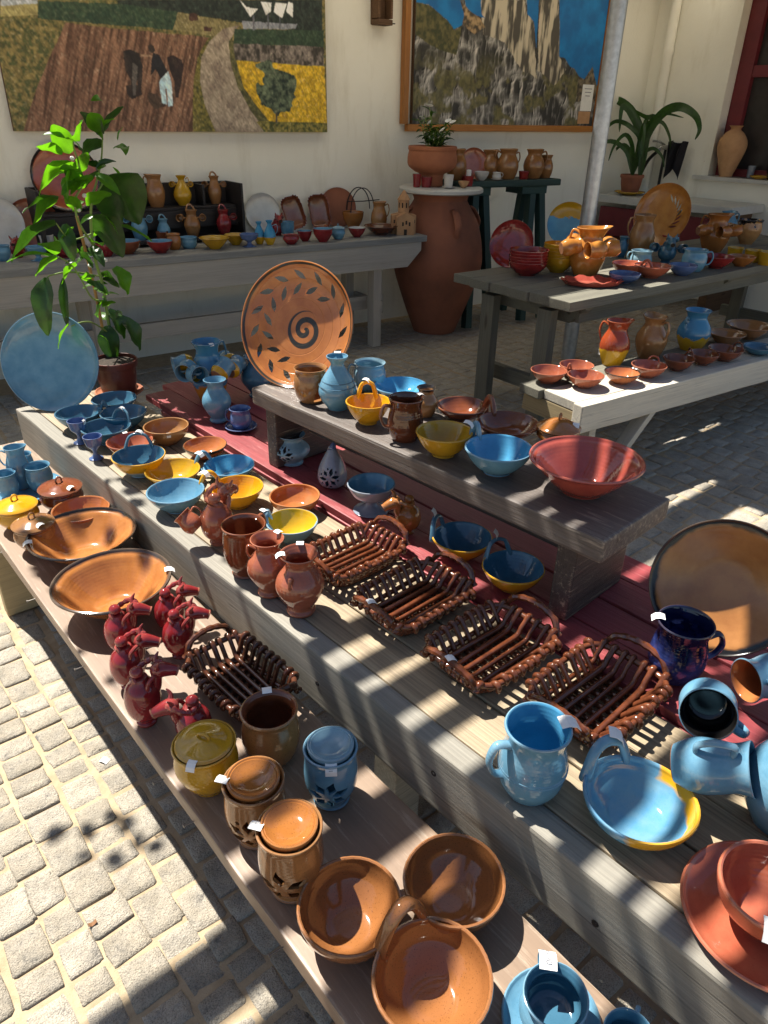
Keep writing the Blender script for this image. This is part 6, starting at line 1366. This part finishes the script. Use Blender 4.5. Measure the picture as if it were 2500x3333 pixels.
def leaf_me(L, w, bend=.3, fold=.18, nl=6, seed=0, wavy=0.):
    vs, fs = [], []
    r = random.Random(seed)
    for i in range(nl + 1):
        u = i / nl; hw = w / 2 * (math.sin(PI * min(1, u * .93 + .04)) ** .75) * (1 - .35 * u); ang = bend * u
        x = L * (math.sin(ang) / bend if abs(bend) > .01 else u) ; z = -L * ((1 - math.cos(ang)) / bend if abs(bend) > .01 else 0)
        for j in (-2, -1, 0, 1, 2):
            q = j / 2; vs.append((x, q * hw, z + abs(q) * hw * fold * 2 + wavy * w * math.sin(u * 11 + j) * abs(q)))
    for i in range(nl):
        for j in range(4): a = i * 5 + j; fs.append((a, a + 1, a + 6, a + 5))
    me = bpy.data.meshes.new('leaf'); me.from_pydata(vs, [], fs); me.update(); return me
lm = [leaf_me(.07, .028, .5, .2, 4, k) for k in range(3)]
for m_ in lm: m_.materials.append(M['leafd']); m_.shade_smooth()
for k in range(18):
    a = fl.uniform(0, 2 * PI); d = fl.uniform(.02, .15); hgt = fl.uniform(.12, .24) * (1.35 if math.cos(a - 2.5) > .3 else 1)
    tip = (d * 1.6 * math.cos(a), d * 1.6 * math.sin(a), hgt)
    st = mesh_obj('stem', tube_me([(d * .5 * math.cos(a), d * .5 * math.sin(a), -.005), (d * math.cos(a), d * math.sin(a), hgt * .6), tip], [.004, .0035, .002], 6, 3), M['stem'], fo)
    for q in range(9):
        u = .25 + q * .085; b = a + q * 2.4
        l = bpy.data.objects.new('leaf', lm[q % 3]); COL.objects.link(l); l.parent = st; l.location = (d * (.5 + 1.1 * u) * math.cos(a), d * (.5 + 1.1 * u) * math.sin(a), hgt * u); l.rotation_euler = (fl.uniform(-.4, .4), fl.uniform(-.9, .1), b)
    if k % 3 == 0:
        fw = mesh_obj('flower', lathe_me([(0, 0), (.008, .004), (.022, .010), (.024, .013), (.010, .008), (0, .006)], 12, wob=.12), M['petal'], st, tip, (fl.uniform(.3, 1), 0, a))
pot('cup', 'dark red beaker at the left of the stone lid', 'cup', 'beaker', onlid(-.22, .04, .032, .09), M['ox'], seg=20)
pot('bowl', 'dark red small pot beside the dark red beaker on the stone lid', 'pot', 'beaker', onlid(-.155, .0, .045, .07), M['ox'], seg=20)
pot('saucer', 'white saucer on the stone lid', 'saucer', 'saucer', onlid(-.06, -.14, .055, .01), M['white'], seg=24)
pot('cup', 'white cup on its saucer on the stone lid', 'cup', 'beaker', (pc[0] - .06, pc[1] - .14, LZ + .006, .038, .085), M['white'], seg=24)
pot('bowl', 'small buff clay bowl beside the white cup on the stone lid', 'bowl', 'bowl', onlid(.07, -.17, .042, .045), M['clay'], seg=24)
o = pot('candle_glass', 'bright red glass holder with a white candle on the stone lid', 'candle', 'beaker', onlid(.19, -.10, .042, .075), M['red'], seg=24)
mesh_obj('candle', lathe_me([(0, 0), (.02, 0), (.02, .07), (.006, .073), (0, .072)], 14), M['petal'], o, (0, 0, .045))
pot('pot', 'second dark red pot beside the red candle glass on the stone lid', 'pot', 'beaker', onlid(.25, -.02, .04, .07), M['red'], seg=20)
# green trestle stool
sa = (4.3226, 4.2979, 1.14); sb = (5.3461, 4.1152, 1.14)
SZ = 1.14
sang = math.atan2(sb[1] - sa[1], sb[0] - sa[0]); sl = math.hypot(sb[0] - sa[0], sb[1] - sa[1])
t = thing('green_trestle', 'dark green wooden trestle table holding a row of brown jugs', 'table', (sa[0], sa[1], 0), sang)
board('top', sl, .30, .05, M['greenwood'], t, (sl / 2, .15, SZ), 0, bev=.01)
def leg(p, q, w=.07, th=.06):
    p, q = Vector(p), Vector(q); d = p - q; L_ = d.length
    o = board('leg', L_, w, th, M['greenwood'], t, (0, 0, 0)); x = d.normalized(); y_ = Vector((0, 1, 0)) if abs(x.y) < .9 else Vector((1, 0, 0)); z_ = x.cross(y_).normalized(); y_ = z_.cross(x)
    o.matrix_local = Matrix.Translation((p + q) / 2) @ Matrix((x, y_, z_)).transposed().to_4x4()
for xx in (.22, sl - .24):
    leg((xx - .03, .09, SZ - .05), (xx - .12, -.06, .02)); leg((xx + .06, .09, SZ - .05), (xx + .10, -.07, .02)); leg((xx + .0, .22, SZ - .05), (xx - .02, .33, .02))
    board('leg_block', .26, .22, .06, M['greenwood'], t, (xx, .15, SZ - .051), 0)
def onst(px, r, h, back=.13):
    q = (px - 1492) / (1828 - 1492) * sl; c, s = math.cos(sang), math.sin(sang)
    return (sa[0] + q * c - back * s, sa[1] + q * s + back * c, SZ, r * .78, h * .72)
SG = 'brown jugs on the green trestle'
jug('brown jug at the left end of the green trestle', onst(1520, .085, .30, .16), M['caramel'], 2.5, .12, 0, 'tall')
q = onst(1585, 0, 0, .20); lean_plate('plate', 'rose egg shaped plate leaning among the jugs on the green trestle', (q[0], q[1], SZ), .115, math.radians(205), math.radians(10), M['pinkb'], .14, seg=36)
pot('bowl', 'small white bowl in front of the rose plate on the green trestle', 'bowl', 'deep', onst(1576, .075, .085, .06), M['white'], seg=24)
g = onst(1622, .06, .01, .05); pot('saucer', 'white saucer on the green trestle', 'saucer', 'saucer', g, M['white'], seg=24)
o = pot('cup', 'white coffee cup on its saucer on the green trestle', 'cup', 'mug', (g[0], g[1], SZ + .005, .036, .05), M['white'], seg=24); side_handle(o, .036, .05, -.4, M['white'], .5)
jug('brown jug second from the left on the green trestle', onst(1640, .085, .285, .22), M['caramel'], 2.7, .12, 0, 'tall')
jug('large brown jug in the middle of the green trestle', onst(1672, .095, .30, .12), M['caramel'], 2.6, .1, 0, 'tall')
jug('narrow brown jug behind the red cup on the green trestle', onst(1704, .075, .28, .22), M['caramel'], -.4, .12, 0, 'tall')
pot('cup', 'crimson cup between the brown jugs on the green trestle', 'cup', 'beaker', onst(1713, .055, .08, .06), M['red'], seg=24)
jug('brown jug with a right hand handle fourth along the green trestle', onst(1760, .092, .295, .12), M['caramel'], -.5, .1, 0, 'tall')
jug('smallest brown jug at the right end of the green trestle', onst(1803, .062, .235, .12), M['caramel'], 2.6, .12, 0, 'tall')
# marble slab counter
t = thing('stone_counter', 'grey marble counter with a maroon front in the corner', 'counter', (6.6, 4.0, 0))
board('slab', 1.42, .60, .07, M['marble'], t, (.295, -.06 + .0, .93), PI / 2, bev=.006)
board('front_panel', 1.15, .03, .26, M['maroon'], t, (.06, .02, .82), PI / 2); board('support', .50, .08, .55, M['maroon'], t, (.30, .5, .555), 0); board('support', .50, .08, .858, M['oldwood'], t, (.30, -.66, .8585), 0)
g = (6.78, 4.38, .93)
cp = thing('corner_plant', 'drooping dark leaved potted plant in the corner on the counter', 'plant', g)
mesh_obj('pot', lathe_me(vessel_prof(PR['flower'], .11, .15, .008)[0], 28), M['terra_dark'], cp, (0, 0, .03)); mesh_obj('saucer', lathe_me(vessel_prof(PR['saucer'], .15, .03, .006)[0], 28), M['mustard'], cp)
mesh_obj('soil', lathe_me([(0, .15), (.095, .15), (.095, .155), (0, .158)], 20), M['soil'], cp)
def strap(pts, w, name='leaf'):
    """long arching strap leaf with a fold"""
    c = catmull([(*p, 1) for p in pts], 5); n = len(c); vs, fs = [], []
    vd = (cam.location - Vector(g)).normalized()
    for i, p in enumerate(c):
        a = Vector(c[max(0, i - 1)][:3]); b = Vector(c[min(n - 1, i + 1)][:3]); d = (b - a).normalized(); s = d.cross(vd).normalized(); u = i / (n - 1); hw = .62 * w * min(1, u * 6 + .15) * (1 - max(0, u - .45) / .55) ** .7 / 2 + .002
        q = Vector(p[:3]) - Vector(g)
        vs += [tuple(q - s * hw + vd * hw * .3), tuple(q), tuple(q + s * hw + vd * hw * .3)]
    for i in range(n - 1):
        for j in (0, 1): a = i * 3 + j; fs.append((a, a + 1, a + 4, a + 3))
    me = bpy.data.meshes.new('strap'); me.from_pydata(vs, [], fs); me.update(); return mesh_obj(name, me, M['leafd'], cp)
for pts, w in (([(6.78, 4.3048, 1.0982), (6.78, 4.3248, 1.3744), (6.8, 4.4989, 1.6268), (6.82, 4.7233, 1.7405), (6.84, 4.8065, 1.6495), (6.84, 4.7748, 1.5445)], .12),
               ([(6.78, 4.2981, 1.0987), (6.78, 4.3238, 1.4003), (6.75, 4.5044, 1.6515), (6.72, 4.5733, 1.6756), (6.7, 4.548, 1.4709)], .11),
               ([(6.78, 4.2981, 1.0987), (6.76, 4.3186, 1.3748), (6.72, 4.4383, 1.5125), (6.7, 4.6039, 1.5601), (6.68, 4.7034, 1.4665), (6.66, 4.673, 1.3486)], .06),
               ([(6.78, 4.2915, 1.0991), (6.78, 4.3107, 1.4008), (6.8, 4.2043, 1.6184), (6.82, 4.0462, 1.6865), (6.84, 3.8864, 1.6235), (6.84, 3.8156, 1.5162), (6.84, 3.839, 1.4298)], .12),
               ([(6.78, 4.2915, 1.0991), (6.76, 4.3083, 1.4778), (6.72, 4.1565, 1.6255), (6.7, 3.9106, 1.6024)], .05),
               ([(6.78, 4.2848, 1.0996), (6.8, 4.3062, 1.4266), (6.84, 4.2936, 1.5924), (6.9, 4.4257, 1.6036), (6.95, 4.6805, 1.6916)], .09),
               ([(6.78, 4.2981, 1.0987), (6.76, 4.3149, 1.297), (6.74, 4.2993, 1.193)], .04), ([(6.78, 4.2848, 1.0996), (6.76, 4.2608, 1.3513), (6.72, 4.2267, 1.2238)], .04)):
    strap(pts, w)
cr_ = random.Random(8)
for k in range(7):
    a_ = k * .9 + .3; o_ = Vector((math.cos(a_), math.sin(a_), 0)); b_ = Vector(g) + Vector((0, 0, .16)); ln = cr_.uniform(.22, .42); hh = cr_.uniform(.25, .5)
    strap([tuple(b_), tuple(b_ + o_ * ln * .2 + Vector((0, 0, hh * .7))), tuple(b_ + o_ * ln * .6 + Vector((0, 0, hh))), tuple(b_ + o_ * ln + Vector((0, 0, hh * .75))), tuple(b_ + o_ * ln * 1.15 + Vector((0, 0, hh * .4)))], cr_.uniform(.04, .07))
tp = (7.12, 4.2898, 1.3463)
t = thing('water_tap', 'old chrome water tap with a dangling hose on the right wall', 'tap', tp, 0)
mesh_obj('spout', tube_me([(.08, 0, 0), (0, 0, 0), (-.06, .01, .0), (-.09, .015, -.05)], [.02, .022, .018, .016], 10, 4), M['chrome'], t); mesh_obj('lever', tube_me([(-.01, .0, .02), (-.03, .06, .05), (-.04, .12, .05)], .01, 8, 3), M['chrome'], t)
mesh_obj('hose', tube_me([(-.08, .02, -.03), (-.10, .10, -.12), (-.1, .17, -.3), (-.1, .19, -.48)], .016, 8, 5), M['iron'], t); mesh_obj('drain_pipe', tube_me([(.05, .02, -.02), (.04, .02, -.2), (.04, .02, -.36)], .014, 8, 2), M['iron'], t)
# cloth thrown over the tap: a folded sheet with thickness
vs, fs = [], []; nx, nz = 14, 12
cl = (7.05, 4.1237, 1.4007)
for k in (0, 1):
    for i in range(nx):
        for j in range(nz):
            u = i / (nx - 1); v = j / (nz - 1); w = .20 * (1 - .25 * v)
            vs.append((.03 * math.sin(u * 13 + v * 2) - .05 * v * (1 - v) + k * .006, (.5 - u) * w + .02 * v, -v * (.27 + .06 * math.sin(u * 7 + .6)) + .01 * math.sin(u * 9)))
for k in (0, 1):
    for i in range(nx - 1):
        for j in range(nz - 1): a = k * nx * nz + i * nz + j; fs.append((a, a + 1, a + nz + 1, a + nz))
b_ = nx * nz
for i in range(nx - 1): fs.append((i * nz, (i + 1) * nz, b_ + (i + 1) * nz, b_ + i * nz)); fs.append((i * nz + nz - 1, (i + 1) * nz + nz - 1, b_ + (i + 1) * nz + nz - 1, b_ + i * nz + nz - 1))
for j in range(nz - 1): fs.append((j, j + 1, b_ + j + 1, b_ + j)); q = (nx - 1) * nz; fs.append((q + j, q + j + 1, b_ + q + j + 1, b_ + q + j))
me = bpy.data.meshes.new('cloth'); me.from_pydata(vs, [], fs); me.update()
tag(mesh_obj('cloth', me, M['cloth'], None, cl, (0, 0, 0)), 'crumpled black cloth hung over the wall tap', 'cloth')
pot('bowl', 'small terracotta bowl on the marble counter', 'bowl', 'bowl', (7.4882, 3.6502, 0.93, 0.077, 0.0818), M['terra'], seg=24)
g = (7.22, 3.6809, 1.1703); o = pot('amphora', 'tall buff terracotta amphora standing on the window sill', 'amphora', 'amph', (7.235, g[1], 1.1255, .062, .42), M['clay'], seg=32)
pot('pot', 'dark red pot left of the amphora on the window sill', 'pot', 'beaker', (7.25, g[1] + .22, 1.1255, .05, .12), M['ox'], seg=20)
pot('bowl', 'shallow yellow dish on the window sill right of the amphora', 'bowl', 'saucer', (7.22, g[1] - .33, 1.1255, .09, .025), M['mustard'], seg=24)
pot('jar', 'black jar with an orange top on the window sill edge', 'jar', 'barrel', (7.23, g[1] - .44, 1.1255, .06, .17), darkrim((.02, .018, .018), (.012, .01, .01), .12, 'black_orange_jar', (.5, .25, .05)), seg=24)
pot('jar', 'small clear glass jar on the window sill right of the amphora', 'jar', 'beaker', (7.3, g[1] - .2, 1.1255, .035, .1), M['grey'], seg=20)

# ================================================================== PEPPER PLANT
pp = (0.9776, 2.8258, 0.57, 0.086, 0.1485)
sc = pot('pot_saucer', 'terracotta saucer under the pepper plant pot', 'saucer', 'saucer', (pp[0], pp[1], Z2, pp[3] * 1.1, .022), M['terra'])
tag(sc, 'terracotta saucer under the pepper plant pot', 'saucer')
Y0 = pp[1]
pl = thing('pepper_plant', 'sunlit green pepper plant tied to a cane in a brown plastic pot', 'plant', (pp[0], pp[1], Z2 + .008))
OFF = Vector(pl.location)
mesh_obj('pot', lathe_me(vessel_prof(PR['flower'], pp[3], pp[4] - .005, .003)[0], 36), M['plastic'], pl); mesh_obj('soil', lathe_me([(0, 0), (pp[3] * .9, 0), (pp[3] * .9, .004), (0, .006)], 24), M['soil'], pl, (0, 0, pp[4] * .86))
PYY = pp[1]
def W3(p): return Vector(p) - OFF
def ptube(name, pts, rad, mat): return mesh_obj(name, tube_me([tuple(W3(p)) for p in pts], rad, 8, 4), mat, pl)
YQ = (0.9776, 2.8258, 0.57, 0.086, 0.1485)[1]
ptube('stem', [(1.0191, 2.93, 0.6772), (1.0153, 2.93, 0.852), (1.0168, 2.93, 0.9837), (1.0054, 2.93, 1.0771), (1.0067, 2.93, 1.1772), (1.0178, 2.93, 1.2521), (1.0317, 2.93, 1.3044), (1.0598, 2.95, 1.3435), (1.1022, 2.97, 1.4242), (1.1264, 2.98, 1.5151)], [.007, .0065, .006, .006, .0055, .005, .0045, .004, .0035, .0025], M['stem'])
ptube('stem', [(1.0071, 2.93, 1.1331), (0.9559, 2.9, 1.2272), (0.9583, 2.9, 1.3), (0.9929, 2.9, 1.3497), (0.9916, 2.9, 1.4201), (0.9846, 2.9, 1.4692), (0.9875, 2.9, 1.5078)], [.0045, .004, .004, .0035, .003, .003, .002], M['stem'])
ptube('stem', [(1.0189, 2.93, 0.9242), (0.9574, 2.9, 0.9495), (0.9206, 2.88, 1.0316), (0.891, 2.87, 1.086), (0.8495, 2.86, 1.1174)], [.004, .0035, .003, .003, .002], M['stem'])
ptube('stem', [(1.0047, 2.93, 0.8042), (0.928, 2.86, 0.8673), (0.8751, 2.83, 0.8814), (0.8362, 2.82, 0.8755)], [.0035, .003, .003, .002], M['stem'])
ptube('stem', [(1.0168, 2.93, 1.0187), (0.889, 2.88, 1.0573), (0.8158, 2.86, 1.0573), (0.7918, 2.85, 1.0507)], [.003, .003, .0025, .002], M['stem'])
ptube('stem', [(1.009, 2.93, 1.1771), (0.9102, 2.88, 1.1692), (0.8634, 2.86, 1.2324)], [.003, .003, .002], M['stem'])
ptube('stem', [(1.0654, 2.95, 1.3223), (1.0976, 2.96, 1.352), (1.1252, 2.98, 1.3719)], [.0035, .003, .0025], M['stem'])
ptube('cane', [(0.9958, 2.95, 0.6608), (0.9899, 2.95, 0.9599), (0.9699, 2.95, 1.238)], [.006, .006, .006], M['cane'])
lr = random.Random(4)
def leaf(b, t, w, mat='leaf', bend=.8, roll=0., name='leaf'):
    """leaf blade from b to t, arched, rolled about its midrib"""
    b, t = W3(b), W3(t); d = t - b; L_ = d.length
    me = leaf_me(L_ * 1.06, w, bend, .16, 7, lr.randint(0, 99), .05); me.materials.append(M[mat])
    o = mesh_obj(name, me, None, pl)
    ch = Vector((math.sin(bend) / bend, 0, -(1 - math.cos(bend)) / bend)).normalized()
    x = d.normalized(); zz = Vector((0, 0, 1)) if abs(x.z) < .93 else Vector((0, -1, 0))
    y_ = zz.cross(x).normalized(); z_ = x.cross(y_)
    base = Matrix((x, y_, z_)).transposed()
    ang = math.atan2(-ch.z, ch.x)
    o.matrix_local = Matrix.Translation(b) @ base.to_4x4() @ Matrix.Rotation(roll, 4, 'X') @ Matrix.Rotation(-ang, 4, 'Y')
    return o
S_ = 1 / 2350 * 3.0
for b, t_, w, m, bd, ro in (
    ((1.0127, 2.9, 1.4932), (1.008, 2.84, 1.5491), 52, 'leaf', .5, .9), ((0.9729, 2.9, 1.4528), (0.9204, 2.88, 1.5356), 50, 'leaf', .4, 1.0), ((0.9413, 2.9, 1.4494), (0.8497, 2.86, 1.4723), 36, 'leaf', .5, .5),
    ((1.1223, 2.98, 1.505), (1.0656, 3.0, 1.5746), 50, 'leafd', .5, .8), ((1.131, 2.98, 1.5151), (1.223, 3.0, 1.5937), 34, 'leafd', .4, -.9), ((1.1264, 2.98, 1.5151), (1.0744, 2.94, 1.5726), 46, 'leaf', .5, .8),
    ((1.1206, 2.98, 1.4747), (1.0153, 2.95, 1.3863), 84, 'leafd', 1.0, .7), ((0.9834, 2.9, 1.4053), (0.8244, 2.86, 1.3199), 66, 'leaf', 1.2, .8), ((0.9717, 2.9, 1.4007), (0.9172, 2.84, 1.3073), 60, 'leaf', .8, .9),
    ((0.9863, 2.9, 1.35), (0.9507, 2.86, 1.4085), 40, 'leaf', .5, .7), ((0.8936, 2.9, 1.3032), (0.7886, 2.86, 1.2262), 56, 'leaf', .5, .9), ((0.8994, 2.9, 1.3049), (0.7687, 2.88, 1.2695), 50, 'leafd', .7, .4),
    ((1.1252, 2.98, 1.3719), (1.2186, 2.99, 1.1947), 128, 'leafd', .7, -.75), ((1.1053, 2.97, 1.3404), (1.1599, 3.02, 1.1839), 80, 'leafd', .6, -.8), ((1.025, 2.93, 1.241), (1.109, 2.93, 1.0879), 82, 'leafd', .6, -.8),
    ((1.01, 2.93, 1.2728), (1.0759, 2.86, 1.3165), 52, 'leaf', .6, -.5), ((1.1096, 2.96, 1.1974), (1.23, 2.92, 1.133), 34, 'leaf', .5, -.3), ((0.8634, 2.86, 1.2324), (0.6898, 2.84, 1.1208), 54, 'leafd', .8, .8),
    ((0.8237, 2.86, 1.124), (0.6696, 2.82, 1.1226), 34, 'leaf', .6, .3), ((0.8468, 2.86, 1.1261), (0.7802, 2.8, 1.1743), 52, 'leaf', .9, .2), ((0.8448, 2.86, 1.1157), (0.7564, 2.84, 1.0648), 40, 'leaf', .5, .8),
    ((0.9007, 2.88, 1.2236), (0.9018, 2.86, 1.1028), 44, 'leafd', .5, .6), ((0.7923, 2.85, 1.0529), (0.7523, 2.83, 0.8588), 62, 'leafd', .7, .9), ((0.8525, 2.86, 1.0424), (0.8303, 2.84, 0.8802), 26, 'leafd', .3, .8),
    ((1.081, 2.96, 1.0398), (1.1119, 2.94, 0.9395), 70, 'leaf', .6, -.7), ((1.0127, 2.94, 1.0291), (1.0587, 2.92, 0.9864), 48, 'leafd', .5, -.6), ((1.0802, 2.96, 0.8427), (1.1308, 2.95, 0.7047), 66, 'leafd', .7, -.7),
    ((1.0258, 2.95, 0.8832), (1.0652, 2.93, 0.7694), 62, 'leafd', .6, -.7), ((1.0088, 2.93, 0.8284), (1.0, 2.9, 0.696), 60, 'leafd', .4, .6), ((0.8299, 2.82, 0.8845), (0.7714, 2.8, 0.8083), 30, 'leaf', .6, .7),
    ((0.9162, 2.88, 1.0821), (0.8472, 2.86, 1.021), 46, 'leaf', .5, .8), ((0.9306, 2.9, 1.1217), (0.9706, 2.88, 1.0655), 40, 'leafd', .5, -.6), ((1.0032, 2.93, 1.1445), (1.0114, 2.86, 1.1419), 36, 'leaf', .5, -.4),
    ((0.9694, 2.9, 1.2579), (0.9149, 2.86, 1.3157), 34, 'leaf', .5, .6), ((0.9695, 2.9, 1.3303), (1.0187, 2.86, 1.3769), 38, 'leaf', .5, -.6), ((0.9937, 2.9, 1.3901), (1.0227, 2.88, 1.4501), 36, 'leaf', .4, -.8), ((1.0208, 2.93, 0.9359), (0.9663, 2.9, 0.8773), 40, 'leaf', .5, .6),
    ((1.0028, 2.93, 0.9023), (1.0435, 2.9, 0.9206), 34, 'leaf', .4, -.5), ((1.0158, 2.93, 1.013), (1.0873, 2.96, 0.9644), 30, 'leafd', .4, -.4), ((0.935, 2.9, 1.2053), (0.8779, 2.86, 1.1795), 30, 'leaf', .4, .5)):
    leaf(b, t_, w * S_ * 1.35, m, bd, ro)
for p in ((0.9694, 2.9, 1.2579), (0.9818, 2.92, 1.0583), (1.0348, 2.92, 1.0757), (0.9877, 2.9, 1.3089), (0.9772, 2.9, 1.4302)):
    mesh_obj('flower_bud', lathe_me([(0, 0), (.006, .003), (.008, .010), (.004, .016), (0, .017)], 8), M['petal'], pl, W3(p), (lr.uniform(-1, 1), lr.uniform(-1, 1), 0))

for k in range(40):
    ctr = ((1.0205, 2.93, 1.2413), (0.9861, 2.9, 1.3903), (0.9864, 2.9, 1.4789), (0.9855, 2.93, 1.045), (1.0088, 2.93, 0.9015), (0.9162, 2.88, 1.0821), (1.0908, 2.97, 1.4244), (1.1235, 2.98, 1.5251), (0.8978, 2.88, 1.1913), (0.9965, 2.93, 0.7931))[k % 8]
    p = Vector(ctr) + Vector((lr.gauss(0, .035), lr.gauss(0, .05), lr.gauss(0, .05))); a_ = lr.uniform(0, 2 * PI); L_ = lr.uniform(.035, .095)
    q = p + Vector((math.cos(a_) * L_, math.sin(a_) * L_, lr.uniform(-.07, .02)))
    leaf(p, q, L_ * lr.uniform(.48, .62), 'leaf' if lr.random() < .65 else 'leafd', lr.uniform(.5, 1.3), lr.uniform(-1, 1))
